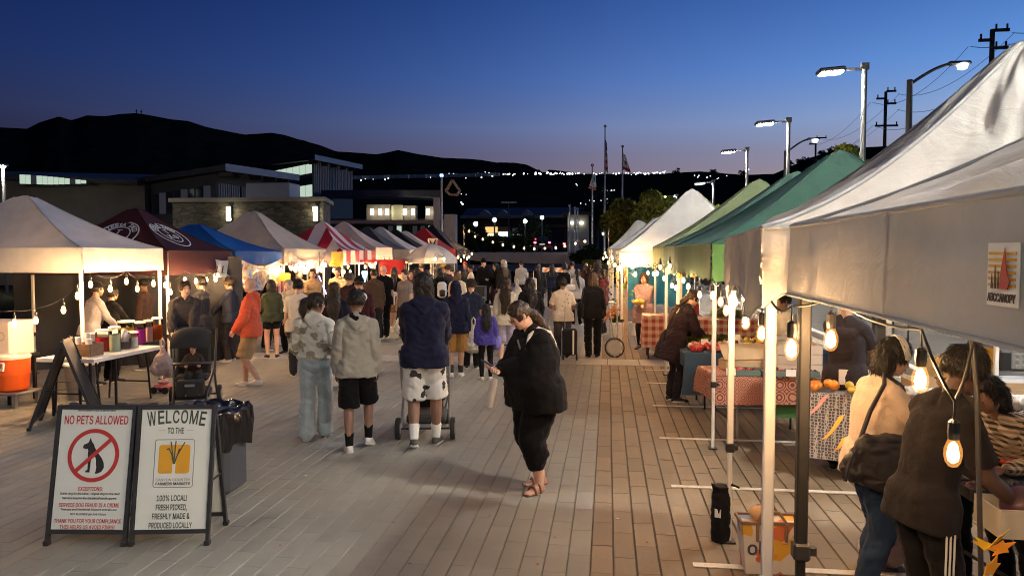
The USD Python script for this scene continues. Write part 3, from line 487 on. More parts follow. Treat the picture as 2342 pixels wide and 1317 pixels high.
for i, (px, py, Y, R, lab) in enumerate(((1215, 540, 82, (2.2, 1.5, 2.4), 'dark tree under the brightest far lamp'), (1120, 556, 64, (2.2, 1, .8), 'low dark hedge below the warm lit room'), (1080, 548, 62, (1.6, 1, 1.6), 'dark bush at the end of the black tents'), (1365, 470, 90, (2.4, 2, 3.2), 'tall dark tree between the two left flagpoles'), (1175, 556, 66, (1.5, 1, .6), 'low dark hedge left of the red car'))):
    q = AY(px, py, Y); tree(q[0], q[1], 2.0, q[2]+R[2]-2.0, R, LD, lab, 1800, .22, 20+i, 'tree' if 'tree' in lab else 'hedge', 'tree' if 'tree' in lab else 'hedge', trunk=True)
# trees on the right-hand ridge
for i, px in enumerate((1548, 1632, 1700, 1806, 1830, 1842, 1880, 1905, 1922)):
    py = np.interp(px, [1540, 1700, 1830, 1880, 1925], [394, 398, 372, 350, 345]); p, rr = on_hill(px, py+2)
    tree(p[0], p[1], p[2]-3, 9, (6, 5, 5), LD, f'{["first", "second", "third", "fourth", "fifth", "sixth", "seventh", "eighth", "ninth"][i]} dark tree from the left along the right ridge line', 220, 1.2, 40+i, group='dark trees on the right ridge', trunk=True)
# ================= LAMP POSTS along the right verge (the row goes on behind the camera; one more, unseen, lights the near tent from the left)
POLE = pbr((.10, .10, .105), .45, metal=.5, var=.1, key='lamp_pole_paint')
def lamp_post(x, y, label, h=6.0):
    t = Th('lamp_post', label, 'lamp post', (x, y, 0), group='area lamps along the right verge')
    t.part('base', lathe([(.16, 0), (.16, .35), (.10, .45)], 12), CONCRETE, local=True)
    t.part('pole', cat([tube([(0, 0, .4), (0, 0, h+.12)], [.065, .055], 12), bx(-.075, .075, -.075, .075, h+.0, h+.14)]), POLE, local=True, smooth=40)
    t.part('arm', bar((0, 0, h+.02), (-.45, 0, h+.02), .06, .05), POLE, local=True)
    hd = t.part('lamp_head', xf(rbx(-.55, 0, -.19, .19, 0, .10, .03), ry=-4, loc=(-.42, 0, h-.03)), POLE, local=True)
    t.part('lens', xf(bx(-.50, -.06, -.15, .15, -.022, -.004), ry=-4, loc=(-.42, 0, h-.03)), LAMP, parent=t.path, local=True)
    return t
for i, (x, y) in enumerate(((5.46, 17.04), (5.38, 23.48), (5.29, 29.73), (6.7, 10.6), (5.58, 4.2), (5.64, -2.2), (-6.5, -6.0), (5.44, 40.0), (4.4, 49.0))):
    lamp_post(x, y, ['tallest dark lamp post, nearest lit lamp above the right tents', 'middle dark lamp post with lit flat head behind the green tents', 'smallest lit lamp post, farthest of the row above the white tent', 'dark lamp post of the row beside the green tents', 'dark lamp post of the row beside the nearest tents', 'dark lamp post of the row behind the viewer', 'taller dark unseen lamp post behind the viewer on the left', 'small lit lamp far down the row over the bright tree', 'farthest small lit lamp of the row by the rounded tree'][i], 8.5 if i == 6 else 5.75 if i > 6 else 6.0)
# ================= MARKET TENTS
def fabric(col, key, trans=.28, dirt=.12, bump=.5):
    lo = tuple(c*(1-dirt*2) for c in col)
    return mat(key, {'tc': ('texture_coordinate', {}), 'n': ('noise_texture', dict(scale=1.6, detail=8.0, roughness=.65)), 'r': ('rgb_ramp', dict(ramp=[(.28, lo), (.6, col)])),
        'bn': ('noise_texture', dict(scale=5.0, detail=7.0, roughness=.6, distortion=1.2)), 'b': ('bump', dict(strength=bump*.8, distance=.02)),
        'p': ('principled_bsdf', dict(roughness=.75, specular_ior_level=.25)), 't': ('translucent_bsdf', {}), 'm': ('mix_closure', dict(fac=trans))},
        [('tc.object', 'n.vector'), ('n.fac', 'r.fac'), ('r.color', 'p.base_color'), ('r.color', 't.color'), ('tc.object', 'bn.vector'), ('bn.fac', 'b.height'), ('b.normal', 'p.normal'), ('b.normal', 't.normal'), ('p.BSDF', 'm.closure1'), ('t.BSDF', 'm.closure2')], 'm.closure')
FAB = {k: fabric(c, 'canopy_'+k, **kw) for k, (c, kw) in dict(
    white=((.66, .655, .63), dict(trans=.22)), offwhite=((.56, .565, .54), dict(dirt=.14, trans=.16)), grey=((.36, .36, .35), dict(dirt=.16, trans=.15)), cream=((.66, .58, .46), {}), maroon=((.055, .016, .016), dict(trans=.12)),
    blue=((.012, .10, .36), dict(trans=.2)), red=((.42, .03, .035), {}), rosy=((.70, .57, .49), {}), charcoal=((.06, .06, .066), dict(trans=.1)), black=((.012, .012, .013), dict(trans=.05)),
    teal=((.065, .175, .135), {}), lime=((.15, .36, .12), {}), darkgreen=((.05, .12, .08), {}), sage=((.10, .20, .17), dict(dirt=.2)), palegreen=((.32, .40, .22), {}), yellow=((.62, .42, .05), {}), pink=((.62, .25, .22), {})).items()}
def leg_parts(t, p, ztop, m, foot=True, lock=.68, w=.042):
    x, y = p[0], p[1]
    a = cat([rbx(x-w/2, x+w/2, y-w/2, y+w/2, lock, ztop, .006)]); l = t.part('leg', a, m)
    t.part('inner_leg', rbx(x-w*.38, x+w*.38, y-w*.38, y+w*.38, .012, lock+.02, .004), m, parent=l)
    t.part('slider_lock', cat([rbx(x-w*.72, x+w*.72, y-w*.72, y+w*.72, lock-.03, lock+.035, .008), rbx(x+w*.5, x+w*1.35, y-.012, y+.012, lock-.015, lock+.02, .005)]), BLACK_PLASTIC, parent=l)
    if foot: t.part('foot', rbx(x-.045, x+.045, y-.045, y+.045, 0.002, .016, .004), BLACK_PLASTIC, parent=l)
def canopy(name, label, corners, peak, eave, vh, mats, group=None, sag=.10, fold=.012, leg_mat=None, legs=(0, 1, 2, 3), scallop=0.0, vwave=.012, n=22, m=18, vmats=None, seed=0, lock=.68, panels=(0, 1, 2, 3), truss=True, flop=(0, 0, 0, 0)):
    """corners: 4 xy counter-clockwise from the near-left one (near-left, near-right, far-right, far-left). Roof panels k run from corner k to k+1."""
    c = [np.array([*p[:2], p[2] if len(p) > 2 else eave], float) for p in corners]; pk = np.array(peak, float); ctr = np.mean(c, axis=0)
    t = Th(name, label, 'market tent', (ctr[0], ctr[1], 0), group=group); leg_mat = leg_mat or WHITE_STEEL
    mats = mats if isinstance(mats, (list, tuple)) else [mats]*4; vmats = vmats or mats; vmats = vmats if isinstance(vmats, (list, tuple)) else [vmats]*4
    u = np.linspace(0, 1, n)[:, None]; v = np.linspace(0, 1, m)[None, :]
    for k in range(4):
        A, B = c[k], c[(k+1) % 4]
        top = .985; vv = v*top
        E = A+(B-A)*u[..., None]
        # slack cloth: ridges sag a little, the middle of each panel a little more, and the crown is rounded over its hub
        P = E*(1-vv[..., None])+pk*vv[..., None]
        s = sag*4*vv*(1-vv)*(.62+.38*(1-vv))+sag*.9*np.sin(np.pi*u)*(1-vv)**1.5*np.sin(np.pi*np.clip(vv*1.15, 0, 1))
        P[..., 2] -= s; P[..., 2] -= .05*np.clip((vv-.9)/.1, 0, 1)**2
        nz = meshkit.fbm(np.stack([u*9+seed+0*v, v*1.6+0*u+k*7, 0*u+0*v], -1), 3, seed)-.5
        nz2 = meshkit.fbm(np.stack([(u+v*.55)*16+0*v, v*2.2+0*u+k*5, 0*u+0*v+seed], -1), 2, seed+3)-.5
        P[..., 2] += (nz*fold*2.2+nz2*fold*1.6)*np.sin(np.pi*u)**.5*(1-vv)**.4*np.clip(vv*6, 0, 1)
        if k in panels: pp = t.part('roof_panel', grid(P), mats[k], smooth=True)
        if truss and k in panels:
            seam = P[0]; t.part('ridge_seam', tube(seam[:-1]+[0, 0, .006], .009, 6), mats[k], parent=pp, smooth=True)
    for k in range(4):
        A, B = c[k], c[(k+1) % 4]; d = (B-A)[:2]; Lk = np.linalg.norm(d); nrm = np.array([d[1], -d[0], 0])/Lk
        uu = np.linspace(0, 1, 40)[:, None]; ww = np.linspace(0, 1, 9)[None, :]
        E = A+(B-A)*uu[..., None]; P = np.repeat(E, 9, 1).astype(float)
        low = vh*(1-scallop*np.abs(np.sin(np.pi*uu*Lk/.28)))*(1+flop[k]*(meshkit.fbm(np.stack([uu*5+k, uu*0, uu*0+seed], -1), 2, 9)-.5))
        P[..., 2] -= low*ww
        wv = (meshkit.fbm(np.stack([uu*Lk*5+0*ww, ww*1.2+0*uu, 0*uu+0*ww+k+seed], -1), 3, seed+11)-.5)*2
        P += nrm*((wv*vwave*(.15+ww))[..., None]+.012+.004*ww[..., None])
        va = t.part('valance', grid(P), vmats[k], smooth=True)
        for jj in ((13, 26) if n >= 26 else ()): t.part('seam', grid(np.stack([P[jj]+nrm*.003-np.array([*d, 0])/Lk*.007, P[jj]+nrm*.003+np.array([*d, 0])/Lk*.007], 0)), vmats[k], parent=va, smooth=True)
        t.part('hem', tube(P[:, -1], .006, 5), vmats[k], parent=va, smooth=True)
        t.part('eave_seam', tube(E[:, 0]+nrm*.008, .009, 6), mats[k], parent=va, smooth=True)
    ins = lambda p: p+(ctr-p)/np.linalg.norm((ctr-p)[:2])*.05
    for k in legs: leg_parts(t, ins(c[k]), c[k][2]-.01, leg_mat, lock=lock)
    if truss:
        for k in range(4):
            A, B = ins(c[k])-[0, 0, .05], ins(c[(k+1) % 4])-[0, 0, .05]; M_ = (A+B)/2; o = np.array([0, 0, min(.24, vh*.62)])
            t.part('truss_bar', cat([bar(A, M_-o, .012, .024), bar(A-o, M_, .012, .024), bar(B, M_-o, .012, .024), bar(B-o, M_, .012, .024)]), leg_mat)
        t.part('peak_pole', cyl([ctr[0], ctr[1], eave-.2], pk-[0, 0, .06], .016), leg_mat)
    return t
def rect(nl, fl, depthw):
    """corners from the near-left and far-left posts of a tent on the right: it spreads depthw to the right"""
    nl, fl = np.array(nl, float), np.array(fl, float); d = (fl-nl)/np.linalg.norm(fl-nl); r = np.array([d[1], -d[0]])*depthw
    return [nl, nl+r, fl+r, fl]
GR = None
T1 = canopy('market_tent', 'nearest off-white tent at the right edge with a sailing-ship badge', [(.64, -.15), (3.65, -.15), (3.65, 2.86), (.68, 2.86)], (2.18, 1.35, 3.12), 2.15, .25, FAB['offwhite'], leg_mat=DARK_STEEL, sag=.14, fold=.10, seed=1, vwave=.008, n=70, m=60, lock=.95)
T2 = canopy('market_tent', 'tall worn white tent with a ragged hem next behind the nearest tent', rect((.60, 3.02), (.83, 5.40), 3.0), (2.13, 4.15, 3.18), 2.15, .33, [FAB['white'], FAB['offwhite'], FAB['offwhite'], FAB['grey']], seed=2, fold=.10, sag=.16, vwave=.06, scallop=.22, flop=(.3, .2, .2, 1.0), n=70, m=60)  # left panel grey, near panel white: shade and lamp light put into the cloth colour
T3 = canopy('market_tent', 'teal green peaked tent with a bright green near valance', rect((1.07, 7.91), (.93, 10.55), 2.9), (2.72, 9.25, 3.32), 2.16, .40, FAB['teal'], vmats=[FAB['lime'], FAB['teal'], FAB['teal'], FAB['darkgreen']], seed=3, scallop=.08, flop=(.2, 0, 0, .2))
T4 = canopy('market_tent', 'faded grey-green tent between the teal and pale green tents', rect((.98, 10.65), (.94, 12.75), 2.9), (2.86, 11.85, 3.36), 2.16, .42, FAB['sage'], seed=4)
T5 = canopy('market_tent', 'pale yellow-green tent beside the tall white one', rect((.95, 12.85), (.90, 15.1), 2.9), (2.75, 14.15, 3.47), 2.18, .42, FAB['palegreen'], seed=5)
T6 = canopy('market_tent', 'clean white tent over the flower stall at the far right row', rect((.25, 15.3), (.22, 18.3), 3.0), (1.85, 17.0, 3.55), 2.10, .34, FAB['white'], seed=6, scallop=.12)
T7 = canopy('market_tent', 'small grey tent behind the white one, nearer of two peaks', rect((.12, 22.5), (.08, 25.4), 3.0), (1.55, 24.2, 3.25), 2.2, .45, FAB['grey'], seed=7)
T8 = canopy('market_tent', 'farthest small grey tent of the right row', rect((.05, 26.5), (.0, 29.4), 3.0), (1.1, 28.0, 3.35), 2.25, .5, FAB['grey'], seed=8)
def rectL(nr, fr, w):
    nr, fr = np.array(nr, float), np.array(fr, float); d = (fr-nr)/np.linalg.norm(fr-nr); r = np.array([-d[1], d[0]])*w
    return [nr+r, nr, fr, fr+r]
XR = -7.2
left = [  # y near, y far, peak px, peak Y, eave, valance, fabric, label, extra
    (9.43, 11.3, (62, 440), 10.4, 2.13, .34, 'white', 'big white tent over the drinks table at the left edge', {}),
    (11.45, 13.55, (310, 470), 12.5, 2.10, .40, 'maroon', 'maroon taco tent with round white crests', {}),
    (13.7, 15.75, (447, 507), 14.7, 2.10, .26, 'blue', 'blue tent with a printed banner hanging from its front', {}),
    (15.9, 18.35, (580, 477), 17.1, 2.16, .36, 'cream', 'tall cream tent between the blue and the striped tents', {}),
    (19.6, 22.4, (740, 503), 21.0, 2.15, .40, 'stripe', 'red and white striped tent in the left row', {}),
    (22.5, 24.3, (785, 503), 23.3, 2.25, .42, 'rosy', 'pale rosy tent just behind the striped one', {}),
    (24.4, 26.4, (840, 515), 25.4, 2.2, .40, 'charcoal', 'dark grey tent behind the pale rosy tent', {}),
    (26.5, 28.5, (868, 515), 27.4, 2.2, .40, 'offwhite', 'off-white tent between two dark tents in the left row', {}),
    (28.6, 30.4, (905, 522), 29.5, 2.2, .40, 'black', 'black tent between the off-white and the slim white tents', {}),
    (30.5, 32.2, (925, 525), 31.2, 2.2, .40, 'white', 'slim white tent edge in front of the red tent', {}),
    (32.4, 34.8, (970, 518), 33.6, 2.25, .45, 'red', 'plain red tent near the end of the left row', {}),
    (35.0, 38.5, (985, 512), 36.4, 2.25, .35, 'black', 'long black tent at the far end of the left row', {})]
STR = mat('canopy_stripe', {'g': ('geometry', {}), 's': ('separate_xyz', {}), 'm': ('math', dict(math_type='multiply', value2=1.36)), 'f': ('math', dict(math_type='fraction')), 'l': ('math', dict(math_type='less_than', value2=.5)), 'a': ('mix_color', dict(a=(.70, .66, .64), b=(.42, .02, .035))),
    'p': ('principled_bsdf', dict(roughness=.7)), 't': ('translucent_bsdf', {}), 'mm': ('mix_closure', dict(fac=.28))},
    [('g.position', 's.vector'), ('s.x', 'm.value1'), ('m.value', 'f.value1'), ('f.value', 'l.value1'), ('l.value', 'a.fac'), ('a.result', 'p.base_color'), ('a.result', 't.color'), ('p.BSDF', 'mm.closure1'), ('t.BSDF', 'mm.closure2')], 'mm.closure')
STRY = mat('canopy_stripe_side', {'g': ('geometry', {}), 's': ('separate_xyz', {}), 'm': ('math', dict(math_type='multiply', value2=1.36)), 'f': ('math', dict(math_type='fraction')), 'l': ('math', dict(math_type='less_than', value2=.5)), 'a': ('mix_color', dict(a=(.70, .66, .64), b=(.42, .02, .035))),
    'p': ('principled_bsdf', dict(roughness=.7)), 't': ('translucent_bsdf', {}), 'mm': ('mix_closure', dict(fac=.28))},
    [('g.position', 's.vector'), ('s.y', 'm.value1'), ('m.value', 'f.value1'), ('f.value', 'l.value1'), ('l.value', 'a.fac'), ('a.result', 'p.base_color'), ('a.result', 't.color'), ('p.BSDF', 'mm.closure1'), ('t.BSDF', 'mm.closure2')], 'mm.closure')
LT = []
for i, (y0, y1, pp, py_, ev, vh, fb, lab, ex) in enumerate(left):
    pk = AY(*pp, py_); w = 2*(XR-pk[0]); w = max(w, 2.2)
    ms = [STR, STRY, STR, STRY] if fb == 'stripe' else FAB[fb]
    LT.append(canopy('market_tent', lab, rectL((XR, y0), (XR, y1), w), (XR-w/2, (y0+y1)/2, pk[2]), ev, vh, ms, seed=20+i, sag=.10, truss=i < 4, n=16 if i > 3 else 26, leg_mat=DARK_STEEL if fb in ('black', 'charcoal') else WHITE_STEEL, **ex))
# ================= A-FRAME SIGNS
BOARD = pbr((.74, .76, .70), .35, var=.03, nscale=2, key='sign_board'); SBLACK = pbr((.022, .022, .024), .5, key='sign_frame'); INKK = pbr((.02, .02, .02), .6, var=.02, key='ink_black'); INKR = pbr((.50, .035, .03), .6, var=.02, key='ink_red')
INKG = pbr((.05, .075, .055), .6, var=.02, key='ink_green'); INKY = pbr((.72, .36, .02), .6, var=.02, key='ink_yellow'); INKW = pbr((.74, .75, .70), .5, var=.02, key='ink_white'); INKGR = pbr((.28, .26, .24), .6, var=.02, key='ink_grey'); LEAFG = pbr((.06, .09, .07), .6, var=.1, key='ink_leaf')
def ring(r0, r1, n=64): return Point(0, 0).buffer(r1, n).difference(Point(0, 0).buffer(r0, n))
def flat(poly, z=.0008): return slab(poly, 0, z)
DOG = Polygon([(-.36, .30), (-.33, .37), (-.20, .42), (-.16, .46), (-.12, .60), (-.06, .46), (.0, .40), (.06, .26), (.16, .12), (.24, .02), (.34, -.10), (.42, -.26), (.44, -.42), (.36, -.56), (.22, -.62), (.10, -.62), (.14, -.45), (.12, -.30), (.06, -.18), (-.02, -.02), (-.05, -.20), (-.06, -.42), (-.06, -.58), (-.20, -.58), (-.20, -.54), (-.13, -.50), (-.13, -.20), (-.16, .02), (-.16, .16), (-.18, .24), (-.28, .23), (-.35, .26)]).buffer(.012).buffer(-.004)
CAT = Polygon([(-.02, -.02), (.02, -.10), (.08, -.06), (.12, -.16), (.13, -.30), (.15, -.42), (.14, -.54), (.10, -.63), (-.02, -.64), (-.04, -.52), (.0, -.30), (-.03, -.14)]).buffer(.015)
TAIL = LineString([(.10, -.62), (.02, -.68), (-.10, -.67), (-.14, -.62), (-.05, -.60), (.05, -.615)]).buffer(.022)
def aframe(loc, rotz, kind, label, group=None, w=.575, h=.955, lean=11.5):
    t = Th('sandwich_board', label, 'sign', (loc[0], loc[1], 0), rotz, group=group); ln = math.radians(lean); U_ = np.array([0, math.sin(ln), math.cos(ln)]); N_ = np.array([0, -math.cos(ln), math.sin(ln)]); L = h/math.cos(ln); dep = math.sin(ln)*L
    P = lambda x, s, back=False: np.array([x, s*U_[1] if not back else 2*dep-s*U_[1], s*U_[2]])
    for back in (False, True):
        f = t.part('frame' if not back else 'back_frame', cat([bar(P(x, 0, back), P(x, L, back), .032, .024, (1, 0, 0)) for x in (-w/2+.016, w/2-.016)]+[bar(P(-w/2+.03, s, back), P(w/2-.03, s, back), .024, .030, U_ if not back else (0, -U_[1], U_[2])) for s in (.095, L-.014)]), SBLACK, local=True)
        for x in (-w/2+.016, w/2-.016): t.part('rubber_foot', rbx(x-.02, x+.02, (0 if not back else 2*dep)-.022, (0 if not back else 2*dep)+.022, .0, .035, .005), RUBBER, parent=f, local=True)
        nb = N_ if not back else np.array([0, math.cos(ln), math.sin(ln)])
        O = P(0, .108, back)+nb*.004; b = t.part('board' if not back else 'back_board', onplane(bx(-w/2+.034, w/2-.034, 0, L-.108-.028, -.004, 0), O, (1, 0, 0) if not back else (-1, 0, 0), nb), BOARD if kind != 'chalk' else INKK, local=True)
        if not back: FO, FB = O, b
    for x in (-w/2+.012, w/2-.012): t.part('brace', bar(P(x, L*.45)+[0, .01, 0], P(x, L*.45, True)-[0, .01, 0], .016, .006), SBLACK, local=True)
    t.part('hinge', cat([cyl(P(x-.03, L)+[0, 0, .004], P(x+.03, L)+[0, 0, .004], .016, n=10) for x in (-w*.3, w*.3)]), SBLACK, local=True)
    H_ = L-.136
    def put_(nm, m, x, y, mt, k=1):  # x from the centre, y up as a share of the board's height
        return t.part(nm, onplane(xf(m, loc=(x, y*H_, .0006*k)), FO, (1, 0, 0), N_), mt, parent=FB, local=True)
    bw = w-.068
    if kind == 'pets':
        put_('lettering', text('PER LA COUNTY HEALTH DEPARTMENT', .011, .0008, width=bw*.54), 0, .982, INKK)
        put_('lettering', text('NO PETS ALLOWED', .058, .0008, width=bw*.90), 0, .875, INKR)
        R = .187; c = .612; put_('prohibition_ring', flat(ring(R*.845, R)), 0, c, INKR, 1)
        g = lambda q: affinity.scale(q, R*1.08, R*1.08, origin=(0, 0))
        put_('dog_silhouette', flat(g(DOG)), -.006, c, INKK, 2); put_('cat_silhouette', flat(g(CAT)), -.004, c, INKW, 4); put_('cat_tail', flat(g(TAIL)), .0, c, INKW, 5)
        put_('prohibition_bar', flat(affinity.rotate(sbox(-R*.88, -R*.075, R*.88, R*.075), 43, origin=(0, 0))), 0, c, INKR, 6)
        put_('lettering', text('EXCEPTIONS:', .026, .0008, width=bw*.34), 0, .320, INKR)
        for s, y, ww, hh, m in (('Guide dog for the blind - Signal dog for the deaf', .287, .83, .014, INKK), ('Service dog for the disabled/handicapped.', .250, .76, .014, INKK), ('SERVICE DOG FRAUD IS A CRIME', .186, .84, .026, INKR), ('Therapy and Emotional Support animals are', .158, .78, .013, INKK), ('NOT ALLOWED per 365.7(a) pc', .120, .50, .013, INKK), ('THANK YOU FOR YOUR COMPLIANCE', .056, .93, .026, INKR), ('THIS HELPS US AVOID FINES!', .006, .76, .026, INKR)):
            put_('lettering', text(s, hh, .0008, width=bw*ww), 0, y, m)
    elif kind == 'welcome':
        ws = 'WELCOME'; adv = [.16, .115, .105, .12, .13, .15, .115]; x = -sum(adv)/2
        for ch, a in zip(ws, adv):
            xc = (x+a/2)/(sum(adv)/2); m = text(ch, .085+.014*abs(xc), .0008, width=a*bw*.78); put_('lettering', xf(m, rz=-9*xc), xc*bw*.42, .885-.032*xc*xc, INKG); x += a
        put_('lettering', text('TO THE', .040, .0008, width=bw*.235), 0, .795, INKG)
        for s in (-1, 1): put_('rule', flat(sbox(-.026, -.0012, .026, .0012)), s*.098, .82, INKGR)
        rr = lambda a, b, r: sbox(-a+r, -b+r, a-r, b-r).buffer(r, 8)
        put_('logo_outline', flat(rr(.140, .168, .018).difference(rr(.1365, .1645, .015))), 0, .545, INKG)
        put_('logo_square', flat(rr(.110, .100, .018)), 0, .58, INKY)
        onion = unary_union([LineString([(0, -.085), (0, -.02)]).buffer(.011), Point(0, -.098).buffer(.013)])
        put_('onion_bulb', flat(onion), 0, .58, INKW, 2)
        for j, pts in enumerate(([(0, -.03), (-.012, .03), (-.028, .12)], [(0, -.03), (.002, .05), (.006, .125)], [(0, -.03), (.022, .03), (.068, .115)], [(-.004, -.03), (-.02, .035), (-.040, .075), (-.052, .068)], [(.004, -.03), (.018, .02), (.034, .07)])):
            put_('onion_leaf', flat(LineString(pts).buffer(.0042)), 0, .58, LEAFG, 3+j*.3)
        put_('lettering', text('CANYON COUNTRY', .018, .0008, bold=False, width=.242), 0, .398, INKGR); put_('lettering', text('FARMERS MARKETS', .018, .0008, width=.242), 0, .365, INKK)
        for s, y, ww in (('100% LOCAL!', .235, .43), ('FRESH PICKED,', .160, .44), ('FRESHLY MADE &', .087, .53), ('PRODUCED LOCALLY', .013, .61)): put_('lettering', text(s, .038, .0008, width=bw*ww), 0, y, INKG)
    return t
pa, pb, pc = GP(100, 1246), GP(292, 1248), GP(482, 1245)
def sign_at(a, b, kind, label, **k): return aframe((a+b)/2, math.degrees(math.atan2(b[1]-a[1], b[0]-a[0])), kind, label, w=np.linalg.norm(b-a)-.015, **k)
S1 = sign_at(pa, pb, 'pets', 'front-left white no-pets sandwich board with a red ring over a dog'); S2 = sign_at(pb, pc, 'welcome', 'front white welcome sandwich board with a yellow onion logo')
q = GP(232, 962); S3 = aframe((q[0], q[1]), 118.5, 'chalk', 'black chalkboard sandwich board seen edge-on before the drinks table', h=1.02, w=.62, lean=19)
for src, px, py, lab in ((S1, 1092, 805, 'small no-pets sandwich board halfway down the lane behind the girl in purple'), (S2, 1151, 805, 'small welcome sandwich board halfway down the lane behind the long-haired woman')):
    q = GP(px, py); instance(src.path, (q[0], 15.75, 0), 4, lab)
q = AY(1199, 640, 43.5); instance(S1.path, (q[0], 43.5, 0), 12, 'farthest tiny no-pets sandwich board by the striped barricade')
# road barricade
OR = pbr((.75, .28, .08), .5, key='barricade_orange')
q0, q1 = AY(1240, 620, 44.5), AY(1290, 620, 44.5); t = Th('barricade', 'orange and white striped road barricade at the far end of the lane', 'barricade', ((q0[0]+q1[0])/2, 44.5, 0))
w = q1[0]-q0[0]
for z in (.55, .95):
    b = t.part('rail', bx(q0[0], q1[0], 44.48, 44.52, z, z+.28), PAINT_WHITE)
    for i in range(3): c = q0[0]+w*(i+.6)/3; t.part('stripe', vf(Manifold.hull_points(np.array([[c+dx+sl, y, zz] for y in (44.472, 44.479) for zz, sl in ((z+.005, -.12), (z+.275, .12)) for dx in (-.11, .11)]))), OR, parent=b)
for x in (q0[0]+.1, q1[0]-.1): t.part('leg', cat([bar((x, 44.5, 1.25), (x, 44.2, 0), .05), bar((x, 44.52, 1.25), (x, 44.85, 0), .05)]), PAINT_WHITE)
# lettering on the tents: crest on the maroon tent, small badges
def on_panel(T, tent_c, k, u, v, rad): pass
def crest(tent, A, B, pk, uc, vc, R, txt, mid):
    """a round white crest lying on a roof panel from eave AB to the peak"""
    A, B, pk = map(lambda q: np.array(q, float), (A, B, pk)); c = (A+(B-A)*uc)*(1-vc)+pk*vc; X = (B-A)/np.linalg.norm(B-A); M = (A+B)/2; V = pk-M; V = V-X*(V@X); V /= np.linalg.norm(V); N = np.cross(X, V); c = c+N*.005-[0, 0, .085]
    g = lambda m, x, y, k=1: onplane(xf(m, loc=(x, y, .001*k)), c, X, N)
    tent.part('crest', g(flat(unary_union([ring(R*.94, R), ring(R*.58, R*.63)]), .004), 0, 0), INKW)
    for i, ch in enumerate(txt):
        if ch == ' ': continue
        a = math.radians(152-124*i/(len(txt)-1)); tent.part('lettering', g(xf(text(ch, R*.22, .004), rz=math.degrees(a)-90), math.cos(a)*R*.68, math.sin(a)*R*.68), INKW)
    for ch, x, y in mid: tent.part('lettering', g(text(ch, R*.30, .004), x*R, y*R), INKW)
t2 = LT[1]; w2 = 2*(XR-AY(310, 470, 12.5)[0]); e = 2.10; pk2 = (XR-w2/2, 12.5, AY(310, 470, 12.5)[2])
crest(t2, (XR-w2, 11.45, e), (XR, 11.45, e), pk2, .52, .42, .40, 'FIESTA TACO', (('T', 0, .12), ('X', -.22, -.32), ('G', .2, -.32)))
crest(t2, (XR, 11.45, e), (XR, 13.55, e), pk2, .45, .45, .38, 'FIESTA TACO', (('T', 0, .12), ('X', -.22, -.32), ('G', .2, -.32)))
# sailing-ship badge on the nearest valance
c = np.array([.645, 0, 0]); O = AX(2305, 628, .648); X_ = np.array([0, -1.0, 0]); N = np.array([-1.0, 0, 0])
sc_ = abs(AX(2342, 628, .648)[1]-AX(2268, 628, .648)[1])/1.0
def bd(nm, poly, m, k, th=.0012): T1.part(nm, onplane(xf(slab(poly, 0, th), loc=(0, 0, .004*k)), O, X_, N), m)
bw_, bh_ = sc_*.5, .052
bd('badge', sbox(-bw_, -bh_, bw_, bh_), INKW, 1.6)
for i in range(6): bd('badge_stripe', sbox(-bw_*.86, bh_*(.62-i*.2), bw_*.86, bh_*(.71-i*.2)), INKY, 2.2)
bd('badge_sail', Polygon([(-bw_*.05, -bh_*.45), (bw_*.08, bh_*.2), (bw_*.28, bh_*.85), (bw_*.42, bh_*.1), (bw_*.62, -bh_*.2), (bw_*.5, -bh_*.45)]), INKR, 2.9)
for i, (a, b_) in enumerate(((-.62, .02), (-.42, .28), (-.22, .1))): bd('badge_reed', Polygon([(bw_*a, -bh_*.45), (bw_*(a+.06), bh_*b_), (bw_*(a+.12), -bh_*.45)]), INKK, 2.6)
T1.part('lettering', onplane(xf(text('ABCCANOPY', bh_*.26, .0012, width=bw_*1.75), loc=(0, -bh_*.86, .009)), O, X_, N), INKK)
# ================= PEOPLE
from scipy.sparse import csr_matrix
SKIN = {k: mat('skin_'+k, {'tc': ('texture_coordinate', {}), 'n': ('noise_texture', dict(scale=14., detail=5.)), 'r': ('rgb_ramp', dict(ramp=[(.3, tuple(x*.86 for x in c)), (.7, c)])), 'p': ('principled_bsdf', dict(roughness=.5, subsurface_weight=.12, subsurface_scale=.01))}, [('tc.object', 'n.vector'), ('n.fac', 'r.fac'), ('r.color', 'p.base_color')])
        for k, c in dict(fair=(.56, .34, .25), tan=(.42, .24, .16), brown=(.24, .13, .085), dark=(.09, .05, .036)).items()}
def hairmat(c, k):
    return mat('hair_'+k, {'tc': ('texture_coordinate', {}), 'mp': ('mapping', dict(scale=(1, 1, .10))), 'n': ('noise_texture', dict(scale=110., detail=3.)), 'r': ('rgb_ramp', dict(ramp=[(.3, tuple(x*.45 for x in c)), (.75, tuple(x*1.5 for x in c))])), 'b': ('bump', dict(strength=.7, distance=.01)), 'p': ('principled_bsdf', dict(roughness=.42, specular_ior_level=.4))},
        [('tc.object', 'mp.vector'), ('mp.vector', 'n.vector'), ('n.fac', 'r.fac'), ('r.color', 'p.base_color'), ('n.fac', 'b.height'), ('b.normal', 'p.normal')])
HAIR = {k: hairmat(c, k) for k, c in dict(black=(.012, .010, .009), brown=(.035, .020, .012), light=(.12, .07, .035), red=(.10, .04, .02), grey=(.22, .21, .20)).items()}
EYEM = pbr((.02, .015, .012), .2, key='eye_dark'); LIPM = pbr((.30, .12, .10), .5, key='lip_rose')
_sp = {}
def sph(p, r, n=10):
    if n not in _sp: _sp[n] = Manifold.sphere(1.0, n)
    return _sp[n].scale((r, r, r)).translate(tuple(map(float, p)))
